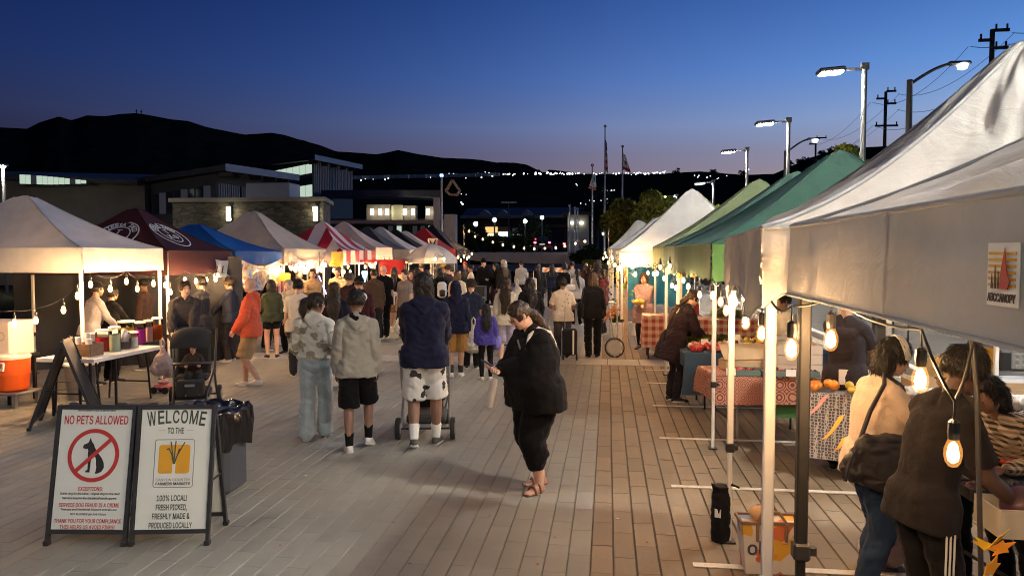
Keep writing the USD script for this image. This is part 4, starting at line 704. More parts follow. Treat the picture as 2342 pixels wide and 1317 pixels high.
def ell(p, r, n=20, rot=(0, 0, 0)):
    if n not in _sp: _sp[n] = Manifold.sphere(1.0, n)
    return _sp[n].scale(tuple(map(float, r))).rotate(rot).translate(tuple(map(float, p)))
def hul(*ps, n=10): return Manifold.batch_hull([sph(p[:3], p[3], n) for p in ps])
def chain(ps, n=10): return [hul(ps[i], ps[i+1], n=n) for i in range(len(ps)-1)]
def U(ms): return Manifold.batch_boolean(ms, m3.OpType.Add)
def soft(M, l, it=8, lamb=.55):
    M = M.refine_to_length(l); v, f = vf(M); e = np.vstack([f[:, [0, 1]], f[:, [1, 2]], f[:, [2, 0]]]); n = len(v)
    A_ = csr_matrix((np.ones(len(e)), (e[:, 0], e[:, 1])), shape=(n, n)); dg = np.maximum(np.asarray(A_.sum(1)), 1)
    for i in range(it): v = v+(lamb if i % 2 == 0 else -lamb*.98)*((A_@v)/dg-v)
    return trimesh.Trimesh(v, f, process=False)
def folds(t, amp, sc=(9, 9, 5), seed=0):
    n = t.vertex_normals; d = meshkit.fbm(np.asarray(t.vertices)*np.array(sc)*1.5+seed*3.7, 3, seed)-.5; amp = amp*2.0
    V_ = np.asarray(t.vertices); V_ = np.stack([V_[:, 0]+.35*V_[:, 2], V_[:, 1], V_[:, 2]-.4*np.abs(V_[:, 0])], 1); rid = 1-np.abs(2*meshkit.noise(V_*np.array(sc)*np.array([1.1, 1.1, 3.2])+seed*1.3, seed+5)-1)
    return np.asarray(t.vertices)+n*((d*1.4+(rid-.6)*.8)*amp)[:, None], np.asarray(t.faces)
def rotx(a): c, s = math.cos(a), math.sin(a); return np.array([[1, 0, 0], [0, c, -s], [0, s, c]])
def rotz(a): c, s = math.cos(a), math.sin(a); return np.array([[c, -s, 0], [s, c, 0], [0, 0, 1]])
def ik(a, b, l1, l2, pole):
    a, b = np.asarray(a, float), np.asarray(b, float); d = b-a; L = np.linalg.norm(d); L2 = min(L, (l1+l2)*.998); u = d/L; b = a+u*L2
    x = (l1*l1-l2*l2+L2*L2)/(2*L2); h = math.sqrt(max(l1*l1-x*x, 0)); p = np.asarray(pole, float); p = p-u*(p@u); p /= np.linalg.norm(p)+1e-9
    return a+u*x+p*h, b
def make_hand(curl, spread=1.0):
    """left-facing neutral hand: wrist at origin, fingers along -z, palm facing +x side inward, thumb towards +y"""
    ps = [hul((0, 0, 0, .021), (0, .022, -.075, .014), (0, -.024, -.07, .013), (0, 0, -.08, .014), n=8)]
    for i, (y, L) in enumerate(((.026, .068), (.009, .076), (-.009, .071), (-.025, .055))):
        p = np.array([0, y, -.082]); a = 0.0; pts = [(*p*1, .0088)]
        for k, (f, r) in enumerate(((.45, .0085), (.32, .0078), (.23, .0068))):
            a += curl*(.75, 1.0, .7)[k]; p = p+L*f*np.array([math.sin(a), 0.06*spread*(1.5-i)*(k == 0), -math.cos(a)]); pts.append((*p, r))
        ps += chain(pts, 8)
    ps += chain([(.004, .014, -.022, .012), (.014, .042, -.048, .0105), (.022+.01*curl, .046, -.074, .0088), (.03+.015*curl, .040, -.094, .0075)], 8)
    return soft(U(ps), .007, 3)
_hands = {}
def hand_at(wrist, d, palm, curl, mirror, fine):
    """d: direction of the fingers, palm: direction the palm faces"""
    k = (round(curl, 1))
    if k not in _hands: _hands[k] = make_hand(curl)
    v, f = np.asarray(_hands[k].vertices).copy(), np.asarray(_hands[k].faces)
    d = np.asarray(d, float); d /= np.linalg.norm(d); px = np.asarray(palm, float); px = px-d*(px@d); px /= np.linalg.norm(px)+1e-9; py = np.cross(-d, px)
    if mirror: v = v*[1, -1, 1]; f = f[:, ::-1]
    return Manifold(m3.Mesh(np.asarray(wrist+v[:, :1]*px+v[:, 1:2]*py-v[:, 2:]*d, np.float32), np.asarray(f, np.uint32)))
def person(loc, face, h, label, skin='tan', hair=('short', 'brown'), top=('tee', (.1, .1, .1)), bottom=('trousers', (.02, .02, .025)), shoes=(.6, .6, .58), w=1.0, belly=0.0, lean=0.0, hunch=0.0,
           feet=None, hands=None, curl=(.35, .35), head=(0, 0), drop=0.0, socks=None, group=None, fine=1.0, longer=0.0, bulk=0.0, elbows=(None, None), face_on=False, hat=None, topmat=None, botmat=None, seat=False, armr=1.0, twist=0.0):
    """An adult figure 1.75 units tall scaled to h; x is its right, y its front. fine: mesh edge-length factor."""
    S = h/1.75; face = face-math.degrees(math.atan2(loc[0], loc[1])); t = Th('person', label, 'person', loc, face, group)   # faces are given as seen along the line of sight
    ry = 0 if not lean else -math.radians(lean); TW = rotz(math.radians(twist))
    P0 = np.array([0, 0, .93-drop]); Rm = rotx(ry); tor = lambda x, y, z: P0+TW@Rm@np.array([x, y, z], float)
    Rm2 = rotx(ry-math.radians(hunch)); chest0 = P0+Rm@np.array([0, 0, .30]); up_ = lambda x, y, z: chest0+TW@Rm2@np.array([x, y, z-.30], float)
    sw = .156+.024*(w-1); g = .62+.38*w
    neck = up_(0, -.012, .575); hy, hp = math.radians(head[0]), math.radians(head[1])
    Rh = TW@rotz(hy)@rotx(-hp); hc = neck+TW@Rm2@np.array([0, 0, .03])+Rh@np.array([0, .022, .105]); hd = lambda x, y, z: hc+Rh@np.array([x, y, z], float)
    sh = [up_(-sw, -.01, .470), up_(sw, -.01, .470)]
    hands = hands or [None, None]; H_, E_ = [], []
    for i, s in ((0, -1), (1, 1)):
        tg = hands[i] if hands[i] is not None else (s*(.235+.05*(w-1)), .05, .80-drop)
        e, q = ik(sh[i], tg, .285, .245, elbows[i] if elbows[i] is not None else (s*.45, -1, -.25)); E_.append(e); H_.append(q)
    feet = feet or [(-.10, -.0, .075), (.10, .0, .075)]; K_, A_ = [], []
    hipx = .088+.02*(w-1)
    for i, s in ((0, -1), (1, 1)):
        hpnt = P0+np.array([s*hipx, 0, -.02]); k, a = ik(hpnt, np.array(feet[i][:3], float), .435, .425, (s*.12, 1, .1)); K_.append(k); A_.append(a)
    hips = [P0+np.array([s*hipx, 0, -.02]) for s in (-1, 1)]
    toe = [np.array(f_[3:6] if len(f_) > 3 else (s*.25, 1.0, 0.0), float) for f_, s in zip(feet, (-1, 1))]; toe = [q/np.linalg.norm(q) for q in toe]
    def torso(o, z0=-.05, hem=0.0):
        b = belly; L = []
        lv = [(z0, .098*w+hem, .098*g+hem*.6+b*.35, .0+b*.25), (.02, .102*w+hem*.6, .096*g+hem*.5+b*.45, .0+b*.3), (.10, .084*w, .092*g+b*.6, .012+b*.5), (.20, .080*w, .094*g+b*.55, .012+b*.45), (.33, .096*w, .098*g+b*.25, .008+b*.15), (.415, .100*w, .088*g, -.004)]
        sl = []
        lv = sorted(lv) if z0 < .02 else [q for q in lv if q[0] >= z0]
        for z, x, r, y in lv:
            fn = tor if z < .28 else up_; r = r+o
            sl.append([(*fn(-x*.78, y, z), r), (*fn(x*.78, y, z), r)])
        for a, c in zip(sl[:-1], sl[1:]): L.append(hul(*a, *c, n=14))
        L.append(hul(*sl[-1], (*sh[0], .050+o*.6), (*sh[1], .050+o*.6), n=12)); L += [hul((*sh[k_], .049*g*armr+o), (*up_(q_*.025, -.02, .555), .050+o*.3), (*up_(q_*.06, 0, .40), .078*g+o), n=12) for k_, q_ in ((0, -1), (1, 1))]
        return L
    def arm(i, o, to, r0=.052, r1=.044, r2=.031, cuff=0):
        a, e, q = sh[i], E_[i], H_[i]; r0, r1, r2 = r0*g*armr, r1*g*armr, r2*(.8+.2*g); pts = [(*a, r0*.95+o), (*(a*.5+e*.5), r0*.94+o), (*e, r1+o)]
        if to > 1: end = e+(q-e)*(to-1); pts += [(*(e*.6+end*.4), r1*.98+o), (*end, r2+(r1-r2)*(2-to)+o*.75+cuff)]
        else:
            end = a+(e-a)*to; n_ = (a-e)/np.linalg.norm(a-e); ex = end-n_*.07; pts = [(*a, r0+o), (*(a*.5+end*.5), r0+o), (*ex, r0*.97+o+cuff)]
            return [U(chain(pts, 12)).trim_by_plane(tuple(n_), float(n_@end))]
        return chain(pts, 10)
    def leg(i, o, to, r=(.088, .060, .058, .036), flare=0.0, loose=0.0):
        a, k, q = hips[i], K_[i], A_[i]; back = -np.cross(np.array([1.0, 0, 0]), (q-k)/np.linalg.norm(q-k))*.018; back = np.array([0, -.016, 0])
        pts = [(*a, r[0]*g+o), (*(a*.5+k*.5), (r[0]*.55+r[1]*.45)*g+o+loose*.5)]
        if to <= 1:
            e = a+(k-a)*to; n_ = (a-k)/np.linalg.norm(a-k); pts[1] = (*(a*.5+e*.5), (r[0]*.7+r[1]*.3)*g+o+loose*.5); pts.append((*(e-n_*.10), (r[1]+(r[0]-r[1])*(1-to)*.8)*g+o+loose+flare)); return [U(chain(pts, 14)).trim_by_plane(tuple(n_), float(n_@e))]
        pts += [(*k, r[1]*g+o+loose)]; pts += [(*(k*.68+q*.32+back), r[2]*g+o+loose)]; e = k+(q-k)*(to-1)
        pts = pts[:-1] if to < 1.4 else pts; pts.append((*e, (r[3]+(r[2]-r[3])*max(0, 2-to)*.9)+o+loose+flare)); return chain(pts, 12)
    # ---- body: one skin
    l0 = .020*fine; B = torso(-.014)+[hul((*up_(0, -.012, .54), .058), (*(hc+Rh@np.array([0, -.02, -.07])), .052), n=12)]
    B += [ell(hd(0, -.008, .028), (.0755, .094, .094), 24, ()) if False else Manifold.sphere(1.0, 24).scale((.0755, .094, .094)).transform(np.hstack([Rh, hd(0, -.008, .028)[:, None]]))]
    hb = lambda x, y, z, r: (*hd(x, y, z), r)
    B += [hul(hb(0, .062, -.092, .022), hb(.036, .022, -.078, .022), hb(-.036, .022, -.078, .022), hb(.044, .0, -.03, .030), hb(-.044, 0, -.03, .030), hb(.032, .058, -.03, .028), hb(-.032, .058, -.03, .028), hb(0, .062, .03, .034), n=12),
          hul(hb(0, .086, .010, .008), hb(0, .106, -.030, .0115), hb(.011, .090, -.034, .009), hb(-.011, .090, -.034, .009), n=8), hul(hb(.016, .078, -.062, .013), hb(-.016, .078, -.062, .013), n=8)]
    B += [hul(hb(s*.076, -.006, .018, .010), hb(s*.080, -.016, .0, .012), hb(s*.074, -.004, -.032, .007), n=8) for s in (-1, 1)]
    for i in (0, 1): B += arm(i, 0, 2.0)
    for i in (0, 1):
        B += leg(i, 0, 2.0); q = A_[i]; tq = toe[i]; dz = -q[2]+.022
        hl = q+np.array([-tq[0]*.035, -tq[1]*.035, -.045]); ball = q+tq*.105+np.array([0, 0, -.052]); tip = q+tq*.165+np.array([0, 0, -.058])
        side = np.array([tq[1], -tq[0], 0])
        B += [hul((*q, .034), (*hl, .028), (*(ball+side*.022), .020), (*(ball-side*.022), .020), n=10), hul((*(ball+side*.022), .020), (*(ball-side*.022), .020), (*(tip+side*.020), .013), (*(tip-side*.018), .015), n=8)]
        feet_geo = (hl, ball, tip, side)
        if i == 0: FG = [feet_geo]
        else: FG.append(feet_geo)
    body = soft(U(B), l0, 7); bm = None
    body.apply_scale(1)
    M = Manifold(m3.Mesh(np.asarray(body.vertices, np.float32), np.asarray(body.faces, np.uint32)))
    hs = []
    for i, s in ((0, -1), (1, 1)):
        d = H_[i]-E_[i]; d = d/np.linalg.norm(d); palm = np.array([-s, 0, 0]) if d[2] < -.5 else np.array([-s*.35, 0.1, .9 if curl[i] > .8 else -.2])
        hs.append(hand_at(H_[i], d, palm, curl[i], s > 0, fine))
    if M.status() == m3.Error.NoError and not M.is_empty():
        try: bm = U([M]+hs); bm = bm if not bm.is_empty() else None
        except Exception: bm = None
    bodymesh = vf(bm) if bm is not None else cat([body]+[vf(x) for x in hs])
    sc = lambda m: (vf(m)[0]*S, vf(m)[1])
    t.part('body', sc(bodymesh), SKIN[skin], smooth=True, local=True)
    # ---- clothes
    def tops(kind, col):
        mt = topmat or cloth(col); sd = abs(hash((round(float(loc[0]), 2), round(float(loc[1]), 2)))) % 97 if False else int(abs(loc[0]*13+loc[1]*7)) % 97
        o, sl, z0, hem, am = dict(tee=(.014, .80, -.09, .034, .005), long=(.014, 1.93, -.08, .034, .007), hoodie=(.026, 1.95, -.09, .024, .011), tank=(.008, 0, -.05, .0, .004), coat=(.03, 1.95, -.30, .045, .010), crop=(.022, 1.93, .02, .022, .009))[kind]
        L = []
        T_ = U(torso(o, z0-.10-longer, hem)); hn = Rm@np.array([0, 0.0, 1.0]); T_ = T_.trim_by_plane(tuple(hn), float(hn@tor(0, 0, z0-longer-(.02 if kind != 'crop' else -.04)))); L = [T_]+L[0:0]
        for i in (0, 1):
            if sl: L += arm(i, o*1.0+(.010 if kind in ('hoodie', 'coat', 'crop') else .006), sl, cuff=(.006 if kind == 'tee' else -.004))
        if kind in ('hoodie', 'crop'): L += [hul((*up_(-.07, -.075, .545), .045), (*up_(.07, -.075, .545), .045), (*up_(0, -.115, .46), .040), (*up_(0, -.05, .60), .035), n=10), hul((*up_(-.075, .02, .56), .03), (*up_(-.07, -.07, .57), .035), n=8), hul((*up_(.075, .02, .56), .03), (*up_(.07, -.07, .57), .035), n=8)]
        if kind == 'hoodie' : L += [] and [hul((*tor(-.105*w, 0, -.06), .085*g+o+belly*.3), (*tor(.105*w, 0, -.06), .085*g+o+belly*.3), (*tor(-.1*w, 0, -.085), .08*g+o), (*tor(.1*w, 0, -.085), .08*g+o), n=12)]
        q = soft(U(L), l0*.95, 5); t.part({'tee': 'tee_shirt', 'long': 'shirt', 'hoodie': 'hoodie', 'tank': 'tank_top', 'coat': 'jacket', 'crop': 'hoodie'}[kind], sc(folds(q, am, seed=sd)), mt, smooth=True, local=True)
    def bots(kind, col):
        mt = botmat or cloth(col)
        L = [hul((*tor(-.085*w, 0, .04), .088*g+.008+belly*.3), (*tor(.085*w, 0, .04), .088*g+.008+belly*.3), (*(hips[0]), .092*g+.010), (*(hips[1]), .092*g+.010), (*(P0+np.array([-.05, -.045, -.02])), .075*g), (*(P0+np.array([.05, -.045, -.02])), .075*g), n=14)]
        for i in (0, 1):
            L += dict(trousers=lambda: leg(i, .012, 1.97, flare=.012, loose=.008), jeans=lambda: leg(i, .012, 1.95, flare=.006, loose=.006), baggy=lambda: leg(i, .014, 1.99, flare=.030, loose=.014), leggings=lambda: leg(i, .006, 1.96, flare=.002), capri=lambda: leg(i, .012+bulk, 1.52, r=(.112, .074, .066, .046), flare=.0, loose=.0), shorts=lambda: leg(i, .020, .98, flare=.030, loose=.022), short_shorts=lambda: leg(i, .014, .55, flare=.02, loose=.01))[kind]()
        q = soft(U(L), l0, 5); t.part({'leggings': 'leggings', 'shorts': 'shorts', 'short_shorts': 'shorts', 'jeans': 'jeans', 'baggy': 'jeans', 'capri': 'leggings'}.get(kind, 'trousers'), sc(folds(q, .009 if kind != 'leggings' else .004, (8, 8, 6), 31)), mt, smooth=True, local=True)
    if bottom: bots(*bottom)
    if top: tops(*top)
    if socks is not None:
        for i in (0, 1): t.part('sock', sc(soft(U(chain([(*(K_[i]*.30+A_[i]*.70), .052*g), (*A_[i], .042)], 12)), .02, 2)), cloth(socks), smooth=True, local=True)
    if shoes is not None:
        for i in (0, 1):
            hl, ball, tip, side = FG[i]; u = np.array([0, 0, 1.0]); dn = (tip-hl)/np.linalg.norm(tip-hl)
            upn = np.cross(side, dn); upn = upn/np.linalg.norm(upn); upn = upn if upn[2] > 0 else -upn
            q = soft(U([hul((*(A_[i]-[0, 0, .012]), .041), (*hl, .037), (*(ball+side*.020), .030), (*(ball-side*.020), .030), n=12), hul((*(ball+side*.02), .030), (*(ball-side*.02), .030), (*(tip+side*.012+dn*.012), .024), (*(tip-side*.012+dn*.012), .024), n=12)]), .016*max(fine, 1), 3)
            sp_ = t.part('shoe', sc(q), pbr(shoes, .55, key=None), smooth=True, local=True)
            so = hul((*(hl-upn*.022-dn*.008), .018), (*(hl-upn*.022+side*.022), .016), (*(hl-upn*.022-side*.022), .016), (*(ball-upn*.014+side*.036), .016), (*(ball-upn*.014-side*.034), .016), (*(tip-upn*.010+dn*.018), .016), n=10)
            t.part('sole', sc(so), pbr((.62, .60, .56) if sum(shoes) < .3 else (.7, .68, .64), .7, key=None), parent=sp_, smooth=True, local=True)
    # ---- hair and head wear
    hk, hcn = hair; hm = HAIR[hcn]
    Th_ = lambda M: M.transform(np.hstack([Rh, hc[:, None]]))
    sk = lambda s, dz=0, dy=0: Manifold.sphere(1.0, 28).scale((.0755*s+.004, .094*s+.004, .094*s+.004)).translate((0, -.008+dy, .028+dz))
    cutf = Manifold.cube((.30, .20, .30), True).rotate((-18, 0, 0)).translate((0, .135, -.085)); cutb = Manifold.cube((.30, .4, .2), True).translate((0, 0, -.135))
    ear = Manifold.cube((.30, .075, .12), True).translate((0, .045, -.07))
    def hp_(M, amp=.006, l=.014, sc_=(26, 26, 7)):
        q = soft(M, l*max(fine, .8), 3); return sc(folds(q, amp, sc_, 3))
    if hk == 'bald': pass
    elif hk == 'buzz': t.part('hair', hp_(Th_(sk(1.035)-cutf-cutb-ear), .001), hm, smooth=True, local=True)
    elif hk == 'short': t.part('hair', hp_(Th_(sk(1.13, .006)-cutf-cutb.translate((0, 0, .02))-ear), .006), hm, smooth=True, local=True)
    elif hk == 'curly': t.part('hair', hp_(Th_(sk(1.20, .02)-cutf.translate((0, .012, 0))-cutb.translate((0, 0, .03))-ear), .013, .012, (40, 40, 40)), hm, smooth=True, local=True)
    elif hk in ('long', 'pony', 'bun', 'bob', 'wavy', 'ponylow'):
        base = sk(1.10, .004)-cutf-(cutb if hk not in ('bob',) else cutb.translate((0, 0, -.05)))
        L = [Th_(base)]
        if hk in ('long', 'wavy'):
            n_ = .34 if hk == 'long' else .42; wv = .02 if hk == 'wavy' else 0
            bk = [(*hd(0, -.045, .03), .085), (*hd(0, -.065, -.06), .082)]; e1 = up_(0, -.135-belly*.1, .47); e2 = up_(wv, -.145, .38); e3 = up_(-wv, -.14, .575-n_)
            L += [hul((*hd(-.03, -.04, .0), .07), (*hd(.03, -.04, .0), .07), (*hd(-.045, -.055, -.09), .05), (*hd(.045, -.055, -.09), .05), n=12), hul((*hd(-.045, -.055, -.09), .05), (*hd(.045, -.055, -.09), .05), (*(e1-TW@[.06, 0, 0]), .045), (*(e1+TW@[.06, 0, 0]), .045), n=12), hul((*(e1-TW@[.06, 0, 0]), .045), (*(e1+TW@[.06, 0, 0]), .045), (*(e2-TW@[.055, 0, 0]), .04), (*(e2+TW@[.055, 0, 0]), .04), n=10), hul((*(e2-TW@[.055, 0, 0]), .04), (*(e2+TW@[.055, 0, 0]), .04), (*(e3+TW@[.02, 0, 0]), .025), (*(e3-TW@[.03, 0, 0]), .02), n=10)]
            L += chain([(*hd(s*.068, .025, .035), .022) for s in (1,)]+[(*hd(.080, .0, -.05), .024), (*up_(.10, -.03, .52), .022)], 8)+chain([(*hd(-.068, .025, .035), .022), (*hd(-.080, .0, -.05), .024), (*up_(-.10, -.03, .52), .022)], 8)
        elif hk == 'pony': L += chain([(*hd(0, -.095, .055), .030), (*hd(0, -.145, .025), .042), (*hd(.0, -.16, -.05), .045), (*hd(.0, -.145, -.13), .028), (*hd(0, -.13, -.17), .012)], 10)
        elif hk == 'ponylow': L += chain([(*hd(0, -.085, -.01), .045), (*hd(0, -.115, -.07), .042), (*up_(0, -.165, .50), .045), (*up_(.03, -.185, .40), .040), (*up_(.05, -.19, .30), .030), (*up_(.06, -.19, .22), .014)], 10)
        elif hk == 'bun': L += [sph(hd(0, -.05, .135), .045, 14)]
        elif hk == 'bob': L += [hul((*hd(-.03, -.045, .0), .07), (*hd(.03, -.045, .0), .07), (*hd(-.05, -.05, -.1), .05), (*hd(.05, -.05, -.1), .05), n=12)]
        t.part('hair', hp_(U(L), .009), hm, smooth=True, local=True)
    if fine <= 1.0 and hk not in ('bald', 'buzz', 'ponylow') and not (hat and hat[0] in ('cap', 'capback', 'hood', 'beanie', 'brim')):
        hp0 = f'{t.path}/hair'; HM = UsdGeom.Mesh.Get(stage, hp0); V_ = np.array(HM.GetPointsAttr().Get()); F_ = np.array(HM.GetFaceVertexIndicesAttr().Get()).reshape(-1, 3); tm = trimesh.Trimesh(V_, F_, process=False)
        rs_ = np.random.default_rng(int(abs(loc[0]*31+loc[1]*17)*10)); n_ = 1500; fi = rs_.choice(len(F_), n_, p=tm.area_faces/tm.area_faces.sum()); bc = rs_.dirichlet((1, 1, 1), n_); p_ = (V_[F_[fi]]*bc[..., None]).sum(1); nn_ = tm.face_normals[fi]
        cr = hc*S+Rh@np.array([0, -.03, .13])*S; d_ = (p_-cr); d_ /= np.linalg.norm(d_, axis=1)[:, None]; d_ = d_*.8+np.array([0, 0, -.9]) if hk != 'curly' else rs_.normal(size=(n_, 3)); d_ += rs_.normal(0, .07, (n_, 3)); d_ -= nn_*(d_*nn_).sum(1)[:, None]; d_ /= np.linalg.norm(d_, axis=1)[:, None]+1e-9
        Ls = (.075 if hk in ('long', 'wavy', 'ponylow', 'pony') else .045 if hk != 'curly' else .022)*S*rs_.uniform(.6, 1.3, n_); s_ = np.array([0, .33, .66, 1.0]); q_ = p_[:, None]+d_[:, None]*(Ls[:, None]*s_)[..., None]-nn_[:, None]*(((Ls[:, None]*s_)**2/(2*.16))-.0012-.0025*s_*rs_.uniform(0, 1, (n_, 1)))[..., None]
        cv = UsdGeom.BasisCurves.Define(stage, uniq(t.path, 'hair_strands')); cv.CreateTypeAttr('linear'); cv.CreateCurveVertexCountsAttr(Vt.IntArray.FromNumpy(np.full(n_, 4, np.int32))); cv.CreatePointsAttr(Vt.Vec3fArray.FromNumpy(q_.reshape(-1, 3).astype(np.float32))); cv.CreateWidthsAttr(Vt.FloatArray.FromNumpy(np.tile(np.array([.0026, .0024, .0018, .0006], np.float32)*S, n_))); cv.SetWidthsInterpolation('vertex'); UsdShade.MaterialBindingAPI.Apply(cv.GetPrim()).Bind(hm)
    if hat:
        k, col = hat
        if k == 'cap':
            M_ = Th_(U([(sk(1.14, .012)-Manifold.cube((.4, .4, .2), True).translate((0, 0, -.06))), Manifold.hull(U([sph((0, .165, .062), .008, 8), sph((.06, .13, .060), .008, 8), sph((-.06, .13, .060), .008, 8), sph((.072, .06, .054), .008, 8), sph((-.072, .06, .054), .008, 8)]))]))
            t.part('cap', sc(soft(M_, .015, 2)), cloth(col), smooth=40, local=True)
        elif k == 'capback':
            M_ = Th_(U([(sk(1.14, .012)-Manifold.cube((.4, .4, .2), True).translate((0, 0, -.06))), Manifold.hull(U([sph((0, -.175, .030), .008, 8), sph((.06, -.14, .04), .008, 8), sph((-.06, -.14, .04), .008, 8), sph((.072, -.07, .05), .008, 8), sph((-.072, -.07, .05), .008, 8)]))]))
            t.part('cap', sc(soft(M_, .015, 2)), cloth(col), smooth=40, local=True)
        elif k == 'beanie': t.part('beanie', sc(folds(soft(Th_(sk(1.20, .028)-Manifold.cube((.4, .4, .2), True).rotate((-8, 0, 0)).translate((0, 0, -.072))), .014, 3), .004, (30, 30, 8))), cloth(col), smooth=True, local=True)
        elif k == 'hood': t.part('hood', sc(folds(soft(Th_(U([sk(1.28, .01, -.02), hul((.03, -.04, -.05, .085), (-.03, -.04, -.05, .085), (0, -.05, -.13, .08), n=12)])-cutf.translate((0, .02, .0))), .018, 4), .009)), cloth(col), smooth=True, local=True)
        elif k == 'headband': t.part('headband', sc(soft(Th_((sk(1.17, .01)-sk(1.11, .006))^Manifold.cube((.3, .05, .3), True).rotate((32, 0, 0)).translate((0, .018, .09))), .012, 1)), cloth(col), smooth=True, local=True)
        elif k == 'brim': t.part('hat', sc(soft(Th_(U([ell((0, -.005, .085), (.09, .105, .07), 20), Manifold.cylinder(.008, .19, .19, 28).translate((0, 0, .075))])), .02, 2)), cloth(col), smooth=40, local=True)
    if face_on:
        for s in (-1, 1):
            t.part('eye', sc(vf(Th_(ell((s*.031, .081, .004), (.013, .008, .0065), 10)))), EYEM, smooth=True, local=True)
            t.part('eyebrow', sc(vf(Th_(hul((s*.016, .090, .022, .004), (s*.046, .080, .024, .0032), n=6)))), hm if hk != 'bald' else HAIR['brown'], smooth=True, local=True)
        t.part('lips', sc(vf(Th_(hul((-.020, .088, -.060, .0055), (0, .094, -.060, .0062), (.020, .088, -.060, .0055), n=8)))), LIPM, smooth=True, local=True)
    t.S, t.H, t.hd, t.up, t.tor, t.Rh, t.E, t.A = S, [q*S for q in H_], (lambda x, y, z: hd(x, y, z)*S), (lambda x, y, z: up_(x, y, z)*S), (lambda x, y, z: tor(x, y, z)*S), Rh, [e*S for e in E_], [a*S for a in A_]
    return t
# ================= STALL FURNITURE AND GOODS
STEEL = pbr((.55, .55, .55), .3, metal=.9, var=.05, key='steel_bright'); PLWHITE = pbr((.72, .71, .68), .45, var=.04, key='plastic_white')
def pt(px, py, z): return GP(px, py, z)
def table(name, label, A, B, depth, z=.74, top=None, group=None, folding=True):
    """A to B: the edge nearest the lane (xy); the table spreads to the left of that direction"""
    A, B = np.array(A[:2], float), np.array(B[:2], float); d = (B-A)/np.linalg.norm(B-A); n = np.array([-d[1], d[0]])*depth; c = (A+B)/2+n/2
    t = Th(name, label, 'table', (c[0], c[1], 0), group=group); Q = [A, B, B+n, A+n]
    t.part('table_top', vf(Manifold.hull_points(np.array([[*q, zz] for q in Q for zz in (z-.045, z)]))), top or PLWHITE)
    for s in (.14, .86):
        p, q = A+(B-A)*s+n*.1, A+(B-A)*s+n*.9; m = (p+q)/2; dd = np.array([*d, 0])*(.12 if s < .5 else -.12)
        for k in (p, q): t.part('leg', tube([(*k, .01), (*(k*.85+m*.15), z-.06)], .013, 8), DARK_STEEL)
        t.part('crossbar', cyl((*(p*.95+m*.05), z*.35), (*(q*.95+m*.05), z*.35), .011, n=8), DARK_STEEL)
    t.Q, t.d, t.n, t.z = Q, d, n/depth, z; return t
def cloth_over(T, drop, m, label, name='tablecloth', sides=(0, 1, 2, 3), amp=.018, grow=.012, seed=0, group=None):
    Q = [np.array(q, float) for q in T.Q]; c = sum(Q)/4; P = []; n_ = 14
    for k in range(4):
        a, b = Q[k], Q[(k+1) % 4]; P += [a+(b-a)*i/n_ for i in range(n_)]
    P = np.array(P); out = (P-c); z = T.z+.004; L = [np.stack([*(c+(P-c)*s).T, np.full(len(P), z)], 1) for s in (.02, .5, 1.0)]; dirs = out/np.linalg.norm(out, axis=1)[:, None]
    L.append(np.stack([*(P+dirs*grow).T, np.full(len(P), z-.012)], 1)); cor = np.zeros(len(P)); cor[::n_] = 1; cor[1::n_] = .5; cor[n_-1::n_] = .5
    dr = drop if np.ndim(drop) else [drop]*4
    for s in (.15, .3, .5, .75, 1.0):
        w = (meshkit.fbm(np.stack([P[:, 0]*6+seed, P[:, 1]*6, 0*P[:, 0]+s*.6], 1), 2, seed)-.5)*2*amp*(s+.2)*2.2+grow+cor*.05*s; dd = np.repeat(dr, n_)
        L.append(np.stack([*(P+dirs*w[:, None]).T, z-dd*s*(1-.10*cor*0)], 1))
    L = np.array(L); L = np.concatenate([L, L[:, :1]], 1); return single(name, grid(L[:, ::-1]), m, label, 'tablecloth', group, smooth=40)
# --- left: drinks table under the big white tent
A, B = pt(215, 822, .74), pt(374, 790, .74); DT = table('folding_table', 'white folding table carrying the row of drink jars', A, B, .80)
def jar(px, py, r, h, col, label, lid=PLWHITE, fill=.72, name='drink_jar', cat_='jar', z=.745):
    q = pt(px, py, z); t = Th(name, label, cat_, (q[0], q[1], z)); f = h*fill
    t.part('drink', lathe([(r*.90, .006), (r*.93, f)], 18), pbr(col, .2, var=.04, coat=.4, key=None), local=True, smooth=40)
    t.part('glass', lathe([(r*.94, 0), (r, .01), (r, h*.93), (r*.92, h)], 20), GLASSJ, local=True, smooth=40)
    t.part('lid', lathe([(r*1.02, h), (r*1.02, h+.02), (r*.7, h+.028)], 20), lid, local=True, smooth=40); return t
GLASSJ = mat('jar_plastic', {'tr': ('transparent_bsdf', dict(color=(.92, .93, .93))), 'gl': ('glossy_bsdf', dict(roughness=.06)), 'f': ('fresnel', dict(IOR=1.35)), 'm': ('mix_closure', {})}, [('f.fac', 'm.fac'), ('tr.BSDF', 'm.closure1'), ('gl.BSDF', 'm.closure2')], 'm.closure')
for px, py, r, h, c, lab in ((238, 803, .10, .27, (.42, .02, .03), 'red drink jar at the near end of the drinks table'), (263, 803, .075, .31, (.60, .62, .42), 'pale cream drink jar between the red and the coffee jar'), (306, 794, .062, .20, (.66, .66, .58), 'small milky white drink jar in front of the yellow one'), (290, 783, .115, .30, (.70, .48, .02), 'wide yellow drink jar in the middle of the table'), (321, 786, .075, .30, (.42, .015, .28), 'magenta drink jar beside the pink one'), (340, 781, .065, .30, (.75, .40, .36), 'pale pink drink jar between magenta and orange'), (360, 777, .078, .32, (.72, .13, .02), 'orange drink jar at the far end of the table')):
    jar(px, py, r, h, c, lab)
